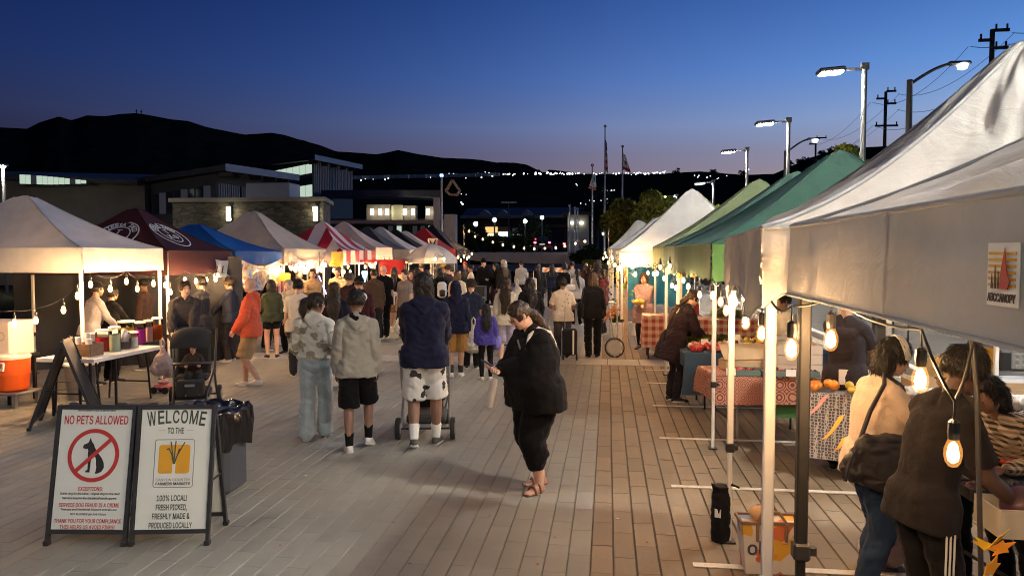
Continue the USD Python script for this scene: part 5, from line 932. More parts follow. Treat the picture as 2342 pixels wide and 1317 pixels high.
q = pt(285, 797, .745); t = Th('coffee_jug', 'black and steel coffee jug among the drink jars', 'jug', (q[0], q[1], .745)); t.part('base', lathe([(.07, 0), (.07, .10)], 16), BLACK_PLASTIC, local=True); t.part('jug', lathe([(.068, .1), (.066, .2), (.05, .24), (.02, .27)], 16), STEEL, local=True, smooth=40); t.part('handle', tube([(.066, 0, .12), (.11, 0, .14), (.11, 0, .2), (.06, 0, .22)], .01, 6), BLACK_PLASTIC, local=True, smooth=True)
for i, (px, py, s, lab) in enumerate(((262, 770, .30, 'shallow steel food tray behind the cream jar'), (300, 765, .34, 'steel food tray with a white lid behind the yellow jar'))):
    q = pt(px, py, .80); t = Th('food_tray', lab, 'tray', (q[0], q[1], .80)); t.part('tray', cat([bx(-s, s, -.2, .2, -.05, -.04), bx(-s, s, -.2, -.19, -.05, .05), bx(-s, s, .19, .2, -.05, .05), bx(-s, -s+.01, -.2, .2, -.05, .05), bx(s-.01, s, -.2, .2, -.05, .05)]), STEEL, local=True); t.part('lid', rbx(-s, s*.3, -.2, .2, .052, .075, .01), PLWHITE, local=True); t.part('stand', bx(-s+.05, s-.05, -.15, .15, -.055, -.05), STEEL, local=True)
q = pt(190, 812, .745); t = Th('side_table', 'small white side table at the near end of the drinks table', 'table', (q[0], q[1], 0)); t.part('table_top', rbx(q[0]-.30, q[0]+.32, q[1]-.28, q[1]+.3, .69, .735, .01), PLWHITE)
for sx in (-.25, .27):
    for sy in (-.23, .25): t.part('leg', cyl((q[0]+sx, q[1]+sy, 0), (q[0]+sx, q[1]+sy, .69), .018, n=8), DARK_STEEL)
t = Th('wooden_crate', 'small brown wooden crate with cups on the side table', 'crate', (q[0], q[1], .738))
for k in range(3):
    for y in (-.13, .13): t.part('slat', bx(q[0]-.17, q[0]+.19, q[1]+y-.008, q[1]+y+.008, .742+k*.055, .79+k*.055), WOOD)
for x in (-.17, .19): t.part('end_panel', bx(q[0]+x-.008, q[0]+x+.008, q[1]-.121, q[1]+.121, .742, .90), WOOD)
for i, (dx, dy, h) in enumerate(((-.06, .0, .12), (.05, .03, .17), (.12, -.04, .10))):
    t = Th('paper_cup', ['small paper cup stack at the left of the crate', 'tall paper cup stack in the middle of the crate', 'short paper cup stack at the right of the crate'][i], 'cups', (q[0]+dx, q[1]+dy, .85)); t.part('cup', lathe([(.028, 0), (.04, h)], 14), PLWHITE, local=True, smooth=40); t.part('rim', lathe([(.042, h), (.042, h+.008)], 14), PLWHITE, local=True)
q = GP(186, 912); t = Th('clear_bin', 'clear plastic bin with a dark bag under the side table', 'bin', (q[0], q[1], 0)); t.part('bin', lathe([(.17, 0), (.21, .5), (.22, .5)], 20, (q[0], q[1], 0.005)), pbr((.10, .10, .11), .3, key='bin_smoke'), smooth=40); t.part('rim', lathe([(.225, .49), (.23, .515), (.21, .52)], 20, (q[0], q[1], 0)), PLWHITE, smooth=40)
# orange coolers on a low stand, white carton behind
q = GP(8, 926); t = Th('cooler_stand', 'low grey steel stand under the orange drink coolers', 'stand', (q[0], q[1], 0))
z0 = .17; t.part('top', rbx(q[0]-.62, q[0]+.38, q[1]-.22, q[1]+.26, z0, z0+.03, .008), GREY_STEEL)
for sx in (-.56, .33):
    for sy in (-.18, .22): t.part('leg', bx(q[0]+sx-.025, q[0]+sx+.025, q[1]+sy-.025, q[1]+sy+.025, 0, z0), GREY_STEEL)
ORC = pbr((.62, .10, .012), .4, var=.05, key='cooler_orange')
def cooler(x, y, z, label):
    t = Th('drink_cooler', label, 'cooler', (x, y, z), group='orange drink coolers on the low stand'); t.part('body', lathe([(.17, .0), (.195, .03), (.205, .22), (.21, .225), (.215, .42), (.21, .44)], 28), ORC, local=True, smooth=35); t.part('lid', lathe([(.22, .44), (.225, .475), (.20, .50), (.05, .505)], 28), pbr((.74, .68, .56), .5, key='cooler_lid'), local=True, smooth=35)
    h = t.part('handle', cat([bar((-.06, -.215, .31), (.06, -.215, .31), .025, .03), bar((-.055, -.22, .31), (-.06, -.21, .40), .022), bar((.055, -.22, .31), (.06, -.21, .40), .022), bar((-.06, -.215, .40), (.06, -.215, .40), .022)]), PLWHITE, local=True); return t
cooler(q[0]+.13, q[1]+.02, z0+.03, 'orange drink cooler with a cream lid, right one at the left edge'); cooler(q[0]-.36, q[1]+.02, z0+.03, 'orange drink cooler cut off by the left picture edge')
p = AD(8, 790, 10.3); t = Th('white_carton', 'big white carton with small printed marks behind the coolers', 'box', (p[0], p[1], 0.66)); t.part('carton', rbx(p[0]-.5, p[0]+.26, p[1]-.2, p[1]+.25, .66, 1.13, .008), pbr((.66, .56, .46), .8, var=.04, key='carton_white'))
t.part('label_band', bx(p[0]-.3, p[0]-.02, p[1]-.203, p[1]-.2005, 1.0, 1.05), pbr((.25, .12, .12), .7, key='print_maroon')); t.part('round_mark', onplane(flat(ring(.05, .06)), (p[0]+.14, p[1]-.2015, .93), (1, 0, 0), (0, -1, 0)), INKGR); t.part('round_mark', onplane(flat(ring(.03, .037)), (p[0]+.05, p[1]-.2015, 1.05), (1, 0, 0), (0, -1, 0)), INKGR)
p2 = Th('low_table', 'low dark table carrying the white carton', 'table', (p[0], p[1], 0)); p2.part('table_top', bx(p[0]-.6, p[0]+.3, p[1]-.25, p[1]+.3, .62, .658), DARK_STEEL); [p2.part('leg', bx(p[0]+x-.02, p[0]+x+.02, p[1]+y-.02, p[1]+y+.02, 0, .62), DARK_STEEL) for x in (-.55, .25) for y in (-.2, .25)]
# dark tarp wall and cabinets at the back of the drinks tent
a, b = AX(10, 760, -9.9), AY(420, 760, 13.2); s = np.linspace(0, 1, 40)[:, None]; v = np.linspace(0, 1, 12)[None]
P_ = np.stack([-10.2+3.2*s+.05*np.sin(s*40)*(1-v)+0*v, 11.6+1.9*s+.05*np.sin(s*31+v*3)+0*v, 2.0-1.98*v+0*s], -1); single('tarp_wall', grid(P_), pbr((.014, .017, .024), .6, var=.3, nscale=3, key='tarp_navy'), 'dark navy tarp wall at the back of the drinks tent', 'tarp', smooth=True)
# pink toy by the stroller, white carrier bag
q = GP(373, 898); t = Th('toy_car', 'small pink toy car on the ground left of the stroller', 'toy', (q[0], q[1], 0)); t.part('body', rbx(q[0]-.14, q[0]+.14, q[1]-.08, q[1]+.08, .05, .13, .04), pbr((.55, .15, .18), .4, key='toy_pink')); t.part('cab', rbx(q[0]-.06, q[0]+.08, q[1]-.06, q[1]+.06, .131, .2, .03), pbr((.6, .3, .3), .4, key='toy_rose'))
for x in (-.09, .09):
    for y in (-.09, .09): t.part('wheel', cyl((q[0]+x, q[1]+y-.015, .05), (q[0]+x, q[1]+y+.015, .05), .05, n=14), RUBBER)
def plastic_bag(p, s, label, m, name='carrier_bag', seed=0, hang=True):
    t = Th(name, label, 'bag', p); M = soft(U([hul((0, 0, -.10*s, .10*s), (.05*s, .02, -.22*s, .11*s), (-.05*s, -.02, -.22*s, .11*s), n=12), hul((0, 0, -.10*s, .08*s), (0, 0, .06*s, .02*s), n=10)]), .02, 2); v, f = folds(M, .014*s, (14, 14, 8), seed); t.part('bag', (v, f), m, smooth=True, local=True)
    t.part('handle', tube([(-.02*s, 0, .04*s), (-.03*s, 0, .14*s), (0, 0, .19*s), (.03*s, 0, .14*s), (.02*s, 0, .04*s)], .012*s, 6), m, smooth=True, local=True); return t
BAGW = pbr((.66, .64, .62), .4, var=.06, trans=.25, key='bag_white'); BAGP = pbr((.62, .48, .42), .45, var=.08, trans=.25, key='bag_rose')
plastic_bag(AD(372, 805, 10.2), 1.0, 'pinkish white carrier bag hanging left of the stroller', BAGP, seed=1); plastic_bag(AD(1183, 655, 24), 1.3, 'white carrier bag hanging from a hand near the small signs', BAGW, seed=2); plastic_bag(AD(1083, 755, 13.0), 1.2, 'white carrier bag held beside the mustard shorts', BAGW, seed=3); plastic_bag(AD(918, 725, 15), 1.0, 'small white bag between the bald man and the navy hoodie', BAGW, seed=4)
# trash can with a black liner
q = GP(497, 1118); t = Th('trash_can', 'grey trash can with a shiny black liner behind the welcome board', 'trash can', (q[0], q[1], 0))
t.part('can', rbx(-.20, .20, -.18, .18, 0, .70, .04), pbr((.06, .068, .08), .5, key='can_grey'), local=True)
rim = []; NA = 72
for s_, (r, z) in enumerate(((.16, .60), (.205, .73), (.235, .745), (.255, .70), (.262, .60), (.258, .50), (.25, .42))):
    a = np.arange(NA+1)*2*np.pi/NA; rr_ = r*(1+.09*np.clip(s_-1, 0, 5)/5*np.sin(a*17+s_*.4)+.05*np.sin(a*7+s_)*(s_ > 1)); sq = (np.abs(np.cos(a))**4+np.abs(np.sin(a))**4)**-.25; rim.append(np.stack([np.cos(a)*rr_*sq, np.sin(a)*rr_*sq*.92, z+.012*np.sin(a*9+s_)-.03*(s_ == 6)*np.sin(a*5)], 1))
t.part('liner', grid(np.array(rim)), pbr((.008, .008, .009), .16, var=.1, key='liner_black', spec=.7), local=True, smooth=True)
# --- right side: stalls from near to far
def cloth_pat(key, a, b, sc, kind):
    N = {'tc': ('texture_coordinate', {}), 'g': ('geometry', {}), 'p': ('principled_bsdf', dict(roughness=.85)), 'm': ('mix_color', dict(a=a, b=b))}
    L = [('m.result', 'p.base_color')]
    if kind == 'medallion':
        N |= {'mg': ('magic_texture', dict(scale=sc, depth=3, distortion=1.4)), 'bw': ('rgb_to_bw', {}), 'r': ('math', dict(math_type='greater_than', value2=.5)), 'v': ('voronoi_texture', dict(scale=sc*.45, feature='f1', randomness=.0)), 'w': ('math', dict(math_type='multiply', value2=46.)), 'si': ('math', dict(math_type='sine')), 'ad': ('math', dict(math_type='add')), 'cl': ('math', dict(math_type='greater_than', value2=.55))}
        L += [('g.position', 'mg.vector'), ('g.position', 'v.vector'), ('v.distance', 'w.value1'), ('w.value', 'si.value1'), ('mg.fac', 'ad.value1'), ('si.value', 'ad.value2'), ('ad.value', 'cl.value1'), ('cl.value', 'm.fac')]
    elif kind == 'plaid':
        N |= {'s': ('separate_xyz', {}), 'a1': ('math', dict(math_type='add')), 'x': ('math', dict(math_type='multiply', value2=sc)), 'z': ('math', dict(math_type='multiply', value2=sc)), 'fx': ('math', dict(math_type='fraction')), 'fz': ('math', dict(math_type='fraction')), 'lx': ('math', dict(math_type='less_than', value2=.5)), 'lz': ('math', dict(math_type='less_than', value2=.5)), 'ad': ('math', dict(math_type='add')), 'h': ('math', dict(math_type='multiply', value2=.5))}
        L += [('g.position', 's.vector'), ('s.x', 'a1.value1'), ('s.y', 'a1.value2'), ('a1.value', 'x.value1'), ('s.z', 'z.value1'), ('x.value', 'fx.value1'), ('z.value', 'fz.value1'), ('fx.value', 'lx.value1'), ('fz.value', 'lz.value1'), ('lx.value', 'ad.value1'), ('lz.value', 'ad.value2'), ('ad.value', 'h.value1'), ('h.value', 'm.fac')]
    elif kind == 'lattice':
        N |= {'v': ('voronoi_texture', dict(scale=sc, feature='distance_to_edge', randomness=.35)), 'l': ('math', dict(math_type='less_than', value2=.10))}
        L += [('g.position', 'v.vector'), ('v.distance', 'l.value1'), ('l.value', 'm.fac')]
    return mat(key, N, L)
MED = cloth_pat('cloth_medallion', (.50, .24, .15), (.17, .05, .045), 17., 'medallion'); PLAID = cloth_pat('cloth_plaid', (.62, .42, .32), (.36, .05, .03), 7.0, 'plaid'); LATT = cloth_pat('cloth_lattice', (.10, .095, .10), (.52, .47, .43), 36., 'lattice'); DENIM = pbr((.035, .07, .12), .85, var=.2, key='cloth_denim')
FRU = {k: pbr(c, .4, var=.2, nscale=20, key='fruit_'+k) for k, c in dict(red=(.42, .03, .03), pink=(.55, .16, .14), white=(.62, .54, .44), plum=(.06, .02, .04), yellow=(.66, .46, .06), orange=(.66, .22, .02), green=(.13, .22, .05), olive=(.10, .10, .03), dark=(.05, .02, .02)).items()}
def heap(name, label, cat_, x0, x1, y0, y1, z, n, r, mats, h=.10, kind='stuff', seed=0, squash=1.0, per=None):
    """a heap of produce: the biggest pieces as parts of it, alike materials shared"""
    g = random.Random(seed); t = Th(name, label, cat_, ((x0+x1)/2, (y0+y1)/2, z)); B0 = trimesh.creation.icosphere(1, 1.0); per = per or name
    for i in range(n):
        x, y = g.uniform(x0, x1), g.uniform(y0, y1); e = 1-max(abs(2*(x-x0)/(x1-x0)-1), abs(2*(y-y0)/(y1-y0)-1))**2; rr = r*g.uniform(.8, 1.2)
        t.part(per, xf(B0, sc=(rr, rr, rr*squash), rz=g.uniform(0, 360), rx=g.uniform(-30, 30), loc=(x, y, z+rr*squash+g.uniform(0, h)*e)), FRU[g.choice(mats)], smooth=True)
    return t
def tray(name, label, x0, x1, y0, y1, z, h, m, cat_='box', wall_=.012, text_=None, tm=None, rz=0):
    c = ((x0+x1)/2, (y0+y1)/2, z); t = Th(name, label, cat_, c, rz); a, b = (x1-x0)/2, (y1-y0)/2
    t.part('bottom', bx(-a, a, -b, b, .001, .01), m, local=True)
    for i, q in enumerate((bx(-a, a, -b, -b+wall_, .0105, h), bx(-a, a, b-wall_, b, .0105, h), bx(-a, -a+wall_, -b+wall_, b-wall_, .0105, h*.95), bx(a-wall_, a, -b+wall_, b-wall_, .0105, h*.95))): sp_ = t.part('side_panel', q, m, local=True)
    if text_: t.part('lettering', onplane(text(text_, h*.4, .001), (0, -b-.001, h*.3), (1, 0, 0), (0, -1, 0)), tm or INKR, local=True)
    return t
# table A: medallion cloth
p0, p1 = pt(1618, 862, .74), pt(1882, 862, .74); TA = table('market_table', 'long table under the rust medallion cloth with berry trays', (p1[0], p1[1]+.80), (p0[0], p0[1]+.80), .80); TA.n = -TA.n
cloth_over(TA, .30, MED, 'rust and brown medallion-patterned tablecloth', seed=4)
yA = p0[1]
for i in range(3):
    x = p0[0]+.42+i*.30; tray('berry_tray', ['grey berry tray on the medallion cloth, left of three', 'grey berry tray on the medallion cloth, middle of three', 'grey berry tray on the medallion cloth, right of three'][i], x-.14, x+.14, yA+.05, yA+.33, .75, .06, pbr((.10, .17, .15), .6, key='tray_green'), 'tray'); heap('berries', ['red berries in the left grey tray', 'red berries in the middle grey tray', 'red berries in the right grey tray'][i], 'berries', x-.12, x+.12, yA+.07, yA+.31, .765, 46, .018, ['pink', 'red', 'plum'], .03, seed=i, per='berry')
for i, (dx, dy, rz, lab) in enumerate(((.42, .52, 14, 'open cardboard lid leaning behind the left berry tray'), (.78, .58, -10, 'open cardboard lid leaning behind the right berry tray'))):
    c = (p0[0]+dx, yA+dy, .76); t = Th('cardboard_box', lab, 'box', c, rz); t.part('box', bx(-.20, .20, -.10, .12, 0, .10), CARD, local=True); t.part('lid', xf(bx(-.21, .21, -.005, .005, 0, .24), rx=-50, loc=(0, -.08, .11)), CARD, local=True)
for i in range(3): tray('fruit_carton', ['lowest white fruit carton in the stack by the dark-shirted man', 'middle white fruit carton in the stack by the dark-shirted man', 'topmost white fruit carton in the stack by the dark-shirted man'][i], p1[0]-.45, p1[0]+.02, yA+.25, yA+.62, .75+i*.105, .10, pbr((.55, .45, .36), .8, key='carton_cream'), text_=None)
t = Th('folding_chair', 'grey folding chair under the medallion table', 'chair', (p0[0]+.6, yA+.5, 0)); t.part('seat', rbx(p0[0]+.35, p0[0]+.75, yA+.3, yA+.7, .38, .41, .01), DARK_STEEL)
for dx in (.37, .73):
    for dy in (.32, .68): t.part('leg', cyl((p0[0]+dx, yA+dy, 0), (p0[0]+dx, yA+dy, .38), .012, n=8), GREY_STEEL)
tray('green_crate', 'green plastic crate under the medallion table', p1[0]-.5, p1[0]-.05, yA+.2, yA+.6, .28, .2, pbr((.05, .16, .05), .5, key='crate_green'), 'crate')
# table B: denim cloth with heaped tomatoes and onions
q0 = pt(1560, 806, .76); TB = table('market_table', 'long table under the blue denim cloth heaped with produce', (q0[0]+1.9, q0[1]+.85), (q0[0], q0[1]+.75), .80, z=.76); cloth_over(TB, [.2, .2, .55, .62], DENIM, 'dark blue denim tablecloth hanging at its corner', seed=8)
heap('tomatoes', 'heap of red tomatoes at the front of the denim table', 'tomatoes', q0[0]+.14, q0[0]+1.0, q0[1]+.02, q0[1]+.30, .765, 60, .036, ['red', 'pink', 'red'], .05, seed=11, per='tomato')
heap('onions', 'heap of pale onions and turnips behind the tomatoes', 'onions', q0[0]+.12, q0[0]+1.2, q0[1]+.26, q0[1]+.55, .77, 95, .035, ['white', 'pink', 'plum', 'white'], .10, seed=12, per='onion')
heap('peppers', 'heap of yellow peppers at the right of the onions', 'peppers', q0[0]+.85, q0[0]+1.45, q0[1]+.30, q0[1]+.66, .78, 40, .042, ['yellow', 'green', 'yellow'], .10, seed=13, squash=1.2, per='pepper')
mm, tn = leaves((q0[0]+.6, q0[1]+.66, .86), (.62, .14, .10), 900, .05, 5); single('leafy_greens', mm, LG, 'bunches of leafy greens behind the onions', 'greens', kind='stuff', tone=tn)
tray('produce_box', 'white produce box with red print in front of the tomatoes', q0[0]+.50, q0[0]+.86, q0[1]-.06, q0[1]+.02, .765, .11, pbr((.62, .55, .48), .7, key='box_cream'))
# plaid tables at the back
q1 = pt(1472, 722, .85); TC = table('market_table', 'white-topped end table with a red plaid cloth', (q1[0]+.70, q1[1]+.6), (q1[0], q1[1]+.6), .60, z=.85); cloth_over(TC, .62, PLAID, 'red and cream plaid cloth hanging from the white-topped table', seed=3)
q2 = pt(1552, 730, .80); TD = table('market_table', 'rear table with a red plaid cloth behind the denim table', (q2[0]+1.6, q2[1]+.7), (q2[0], q2[1]+.7), .70, z=.80); cloth_over(TD, .34, PLAID, 'red plaid cloth on the rear table behind the greens', seed=5)
q = pt(1594, 722, .80); t = Th('sauce_bottle', 'tall red squeeze bottle on the rear plaid table', 'bottle', (q[0], q[1]+.1, .805)); t.part('bottle', lathe([(.05, 0), (.055, .02), (.05, .22), (.02, .25)], 14), FRU['red'], local=True, smooth=40); t.part('cap', lathe([(.02, .25), (.012, .30)], 10), FRU['red'], local=True)
q = pt(1577, 722, .80); t = Th('kitchen_scale', 'white kitchen scale beside the red bottle', 'scale', (q[0], q[1]+.1, .805)); t.part('foot', rbx(-.07, .07, -.06, .06, 0, .06, .01), PLWHITE, local=True); t.part('column', bx(-.03, .03, -.02, .02, .06, .2), STEEL, local=True); t.part('pan', lathe([(.07, .2), (.10, .23)], 14), PLWHITE, local=True)
heap('melons', 'green melons at the right end of the rear table', 'melons', q2[0]+.55, q2[0]+1.2, q2[1]+.1, q2[1]+.5, .805, 9, .085, ['green', 'olive'], .02, seed=3, per='melon')
# garlands of dried gourds, blue tarp, corn stalks, flowers of the far stall
heap('gourd_garland', 'orange and yellow gourds hung under the green valance', 'gourds', *sorted((AY(1556, 640, 10.3)[0], AY(1612, 640, 10.3)[0])), 10.1, 10.5, 1.72, 26, .055, ['orange', 'yellow', 'orange'], .24, seed=21, squash=1.3, per='gourd')
a, b = AY(1436, 640, 18.0), AY(1506, 640, 18.0); s = np.linspace(0, 1, 30)[:, None]; v = np.linspace(0, 1, 16)[None]
single('blue_tarp', grid(np.stack([a[0]+(.75+b[0]-a[0])*s+0*v, 18.0+.07*np.sin(s*17+v*4)+0*v, 2.12-1.35*v-.08*np.sin(s*9)], -1)), pbr((.02, .22, .36), .5, var=.25, nscale=3, trans=.15, key='tarp_blue'), 'bright blue tarp at the back of the flower stall', 'tarp', smooth=True)
q = AY(1424, 640, 16.0); g = random.Random(3); t = Th('corn_stalks', 'dry yellow corn stalks tied to the flower stall post', 'plant', (q[0], 16.0, 0))
for i in range(46):
    x, y = q[0]+g.gauss(0, .13), 16.0+g.gauss(0, .1); z = g.uniform(1.0, 1.9); dx, dy = g.uniform(-.22, .22), g.uniform(-.15, .15); s = np.linspace(0, 1, 5)[:, None]; w = .022*np.sin(np.pi*np.clip(s+.15, 0, 1)); c = np.stack([x+dx*s, y+dy*s, z+.25*s-.32*s*s], -1)[:, 0]; t.part('leaf', grid(np.stack([c+np.hstack([w, 0*w, 0*w]), c-np.hstack([w, 0*w, 0*w])], 1)), LY, tone=g.uniform(.4, 1))
for i in range(5): x = q[0]+g.gauss(0, .07); t.part('stalk', cyl((x, 16.0+g.gauss(0, .06), 0), (x+g.gauss(0, .05), 16.0, 1.9), .012, n=6), CARD)
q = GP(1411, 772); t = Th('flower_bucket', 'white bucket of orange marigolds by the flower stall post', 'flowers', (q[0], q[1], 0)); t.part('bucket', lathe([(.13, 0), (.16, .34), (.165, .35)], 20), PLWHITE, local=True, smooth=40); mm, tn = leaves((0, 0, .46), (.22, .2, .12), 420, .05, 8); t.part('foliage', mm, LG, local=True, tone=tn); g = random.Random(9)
for i in range(60): a_, r_ = g.uniform(0, 6.28), .30*math.sqrt(g.random()); t.part('flower', xf(trimesh.creation.icosphere(1, .042), sc=(1, 1, .7), loc=(r_*math.cos(a_)*.85-.08, r_*math.sin(a_)*.7, .58+g.uniform(0, .20)-(r_*.4))), FRU['orange'], local=True, smooth=False)
q = GP(1452, 768); t = Th('white_bucket', 'plain white bucket half hidden beside the flower bucket', 'bucket', (q[0], q[1]+.2, 0)); t.part('bucket', lathe([(.12, 0), (.15, .32), (.155, .33)], 18), PLWHITE, local=True, smooth=40); t.part('handle', tube([(-.155, 0, .32), (-.1, -.14, .24), (.1, -.14, .24), (.155, 0, .32)], .005, 6), GREY_STEEL, local=True)
# hand cart with a big wheel
q = GP(1408, 818); t = Th('hand_cart', 'shopping cart with a large spoked wheel by the white tent post', 'cart', (q[0]-.02, q[1], 0)); R0 = .20
t.part('wheel', cat([tube([(R0*.92*math.sin(a), 0, R0+R0*.92*math.cos(a)) for a in np.linspace(0, 2*np.pi, 25)], .016, 6)]), RUBBER, local=True, smooth=True); t.part('hub', lathe([(.02, -.03), (.02, .03)], 8), STEEL, local=True)
t.part('disc', cyl((0, -.01, R0), (0, .01, R0), R0*.72, n=20), STEEL, local=True); t.part('handle', tube([(0, .05, R0), (-.05, .1, .6), (-.12, .1, 1.05), (-.12, .3, 1.08), (.1, .3, 1.05), (.02, .1, .6)], .012, 6), STEEL, local=True, smooth=True); t.part('frame', tube([(0, .05, R0), (.06, .2, .5), (.04, .25, .9)], .012, 6), STEEL, local=True, smooth=True)
t = Th('trolley', 'folding trolley pulled by the woman in the cream top', 'cart', (*AY(1303, 760, 14.2)[:2], 0)); t.part('bag', rbx(-.14, .14, -.12, .12, .12, .62, .04), cloth((.02, .02, .022)), local=True); t.part('stripe', bx(.06, .09, -.125, -.1205, .14, .60), PLWHITE, local=True); t.part('handle', tube([(-.1, .1, .5), (-.1, .14, 1.0), (.1, .14, 1.0), (.1, .1, .5)], .01, 6), STEEL, local=True)
for x in (-.13, .13): t.part('wheel', cyl((x-.015, .1, .07), (x+.015, .1, .07), .07, n=14), RUBBER, local=True)
# table E: grey lattice cloth, persimmons, ribbons; runs to the right behind the woman in cream
e0 = pt(1848, 897, .78); e1 = (e0[0]+2.2, e0[1]-1.0); TE = table('market_table', 'table under the grey lattice cloth in front of the cream-shirted woman', (e1[0]+.35, e1[1]+.75), (e0[0]+.25, e0[1]+.7), .75, z=.78); cloth_over(TE, .60, LATT, 'grey and white lattice-patterned tablecloth with ribbons', seed=12)
heap('persimmons', 'orange persimmons at the corner of the lattice table', 'persimmons', e0[0]+.06, e0[0]+.30, e0[1]-.02, e0[1]+.22, .79, 7, .042, ['orange'], .05, seed=31, per='persimmon'); heap('lemons', 'yellow lemons in a dark tray by the persimmons', 'lemons', e0[0]+.30, e0[0]+.62, e0[1]-.22, e0[1]+.02, .80, 14, .036, ['yellow'], .04, seed=32, per='lemon')
for i, (px0, py0, px1, py1, c) in enumerate(((1888, 905, 1848, 950, (.70, .22, .20)), (1925, 950, 1885, 1003, (.75, .36, .04)), (1932, 1000, 1910, 1030, (.75, .36, .04)))):
    a = AD(px0, py0, 5.75); b = AD(px1, py1, 5.70); s = np.linspace(0, 1, 8)[:, None]; P_ = a*(1-s)+b*s+[0, -.03, 0]*np.sin(s*3.1); W = np.array([.022, -.006, .012]); single('ribbon', grid(np.stack([P_-W, P_+W], 1)), pbr(c, .6, key=None), ['pink ribbon tag hanging from the lattice table corner', 'long yellow ribbon tag hanging down the lattice cloth', 'short yellow ribbon tag by the black handbag'][i], 'ribbon', smooth=True)
x0, y0 = e0[0], e0[1]
t = tray('price_card', 'white price card stuck among the persimmons', x0+.30, x0+.62, y0+.10, y0+.12, .84, .14, pbr((.66, .56, .46), .8, key='card_cream'), 'sign')
for i, (dx, dy, lab, tx) in enumerate(((1.05, .35, 'open produce carton with capital lettering behind the cream shirt', None), (1.5, .2, 'second produce carton right of the lettered one', None))): tray('produce_carton', lab, x0+dx-.24, x0+dx+.24, y0-.2+dy-.18-dx*.3, y0-.2+dy+.18-dx*.3, .79, .16, CARD, text_='CA' if i == 0 else None, tm=INKK)
for i in range(7):
    g = random.Random(50+i); t_ = single('paper_bag', (lambda vf_: (vf_[0]+[x0+.75+.13*i, y0-.38-.07*i, .86], vf_[1]))(folds(soft(hul((0, 0, 0, .05), (.07, .03, .02, .04), (-.05, .05, .0, .04), n=8), .02, 1), .02, (20, 20, 20), i)), BAGW, f'{["first", "second", "third", "fourth", "fifth", "sixth", "seventh"][i]} crumpled white bag from the left on the lattice table', 'bag', smooth=True)
# table F: meat-red trays at the right edge, grey bin, yellow paper stars
f0 = pt(2262, 1180, .78); TF = table('market_table', 'green-clothed table at the right edge with dark fruit trays', (f0[0]+1.0, f0[1]+1.75), (f0[0], f0[1]+1.55), 1.5, z=.78, top=pbr((.10, .16, .14), .8, key='felt_green'))
for i, (px, py, w_, d_, col, lab) in enumerate(((2262, 1062, .30, .26, ['plum', 'dark', 'red'], 'dark dried fruit in the far black tray at the right edge'), (2278, 1128, .34, .20, ['dark', 'olive', 'plum'], 'brown dates in the near black tray at the right edge'), (2325, 1078, .16, .18, ['pink', 'red'], 'pink wrapped sweets beside the dark trays'))):
    q = pt(px, py, .80); tray('black_tray', ['far black tray of dried fruit', 'near black tray of dates', 'small tray of pink sweets'][i]+' on the right-edge table', q[0]-w_/2, q[0]+w_/2, q[1]-d_/2, q[1]+d_/2, .785, .06, BLACK_PLASTIC, 'tray'); heap('dried_fruit', lab, 'fruit', q[0]-w_/2+.02, q[0]+w_/2-.02, q[1]-d_/2+.02, q[1]+d_/2-.02, .80, 60, .022, col, .04, seed=60+i, per='fruit')
q = pt(2325, 1215, .78); tray('grey_bin', 'beige plastic bin holding a purple cabbage at the right edge', q[0]-.13, q[0]+.2, q[1]-.12, q[1]+.12, .785, .13, pbr((.42, .38, .30), .5, key='bin_beige'), 'bin'); single('cabbage', xf(trimesh.creation.icosphere(2, .09), loc=(q[0]+.02, q[1], .90)), FRU['plum'], 'round purple cabbage in the beige bin', 'cabbage', smooth=True)
for i, (px, py, rz, c, lab) in enumerate(((2250, 1245, 10, (.66, .44, .02), 'yellow paper star tag, upper left of the bunch'), (2290, 1250, 40, (.72, .28, .02), 'orange paper star tag at the right of the bunch'), (2262, 1290, 70, (.72, .34, .02), 'orange paper tag lowest in the bunch'), (2270, 1225, 25, (.70, .46, .03), 'yellow paper tag rolled round the thin pole'))):
    q = AD(px, py, 2.55); st = Polygon([(math.cos(k*math.pi/5)*(.055 if k % 2 == 0 else .022), math.sin(k*math.pi/5)*(.030 if k % 2 == 0 else .022)) for k in range(10)]); single('paper_tag', onplane(xf(slab(st, 0, .0015), rz=rz, loc=(0, 0, .006*i)), q, (1, .2, .5*(i-1.5)), (.6*(i-1.5), -1, .35*(1-i))), pbr(c, .6, key=None), lab, 'tag')
# thin black display pole with a hook of bulbs
q = AD(2252, 1200, 2.75); t = Th('display_pole', 'thin black curved pole with a bright edge at the right', 'pole', (q[0], q[1], 0)); t.part('pole', tube([(q[0], q[1], .02), (q[0]-.005, q[1], .8), AD(2235, 900, 2.75), AD(2222, 765, 2.75)], .010, 8), BLACK_PLASTIC, smooth=True); t.part('foot', lathe([(.12, 0), (.12, .02), (.02, .03)], 16, (q[0], q[1], 0)), BLACK_PLASTIC)
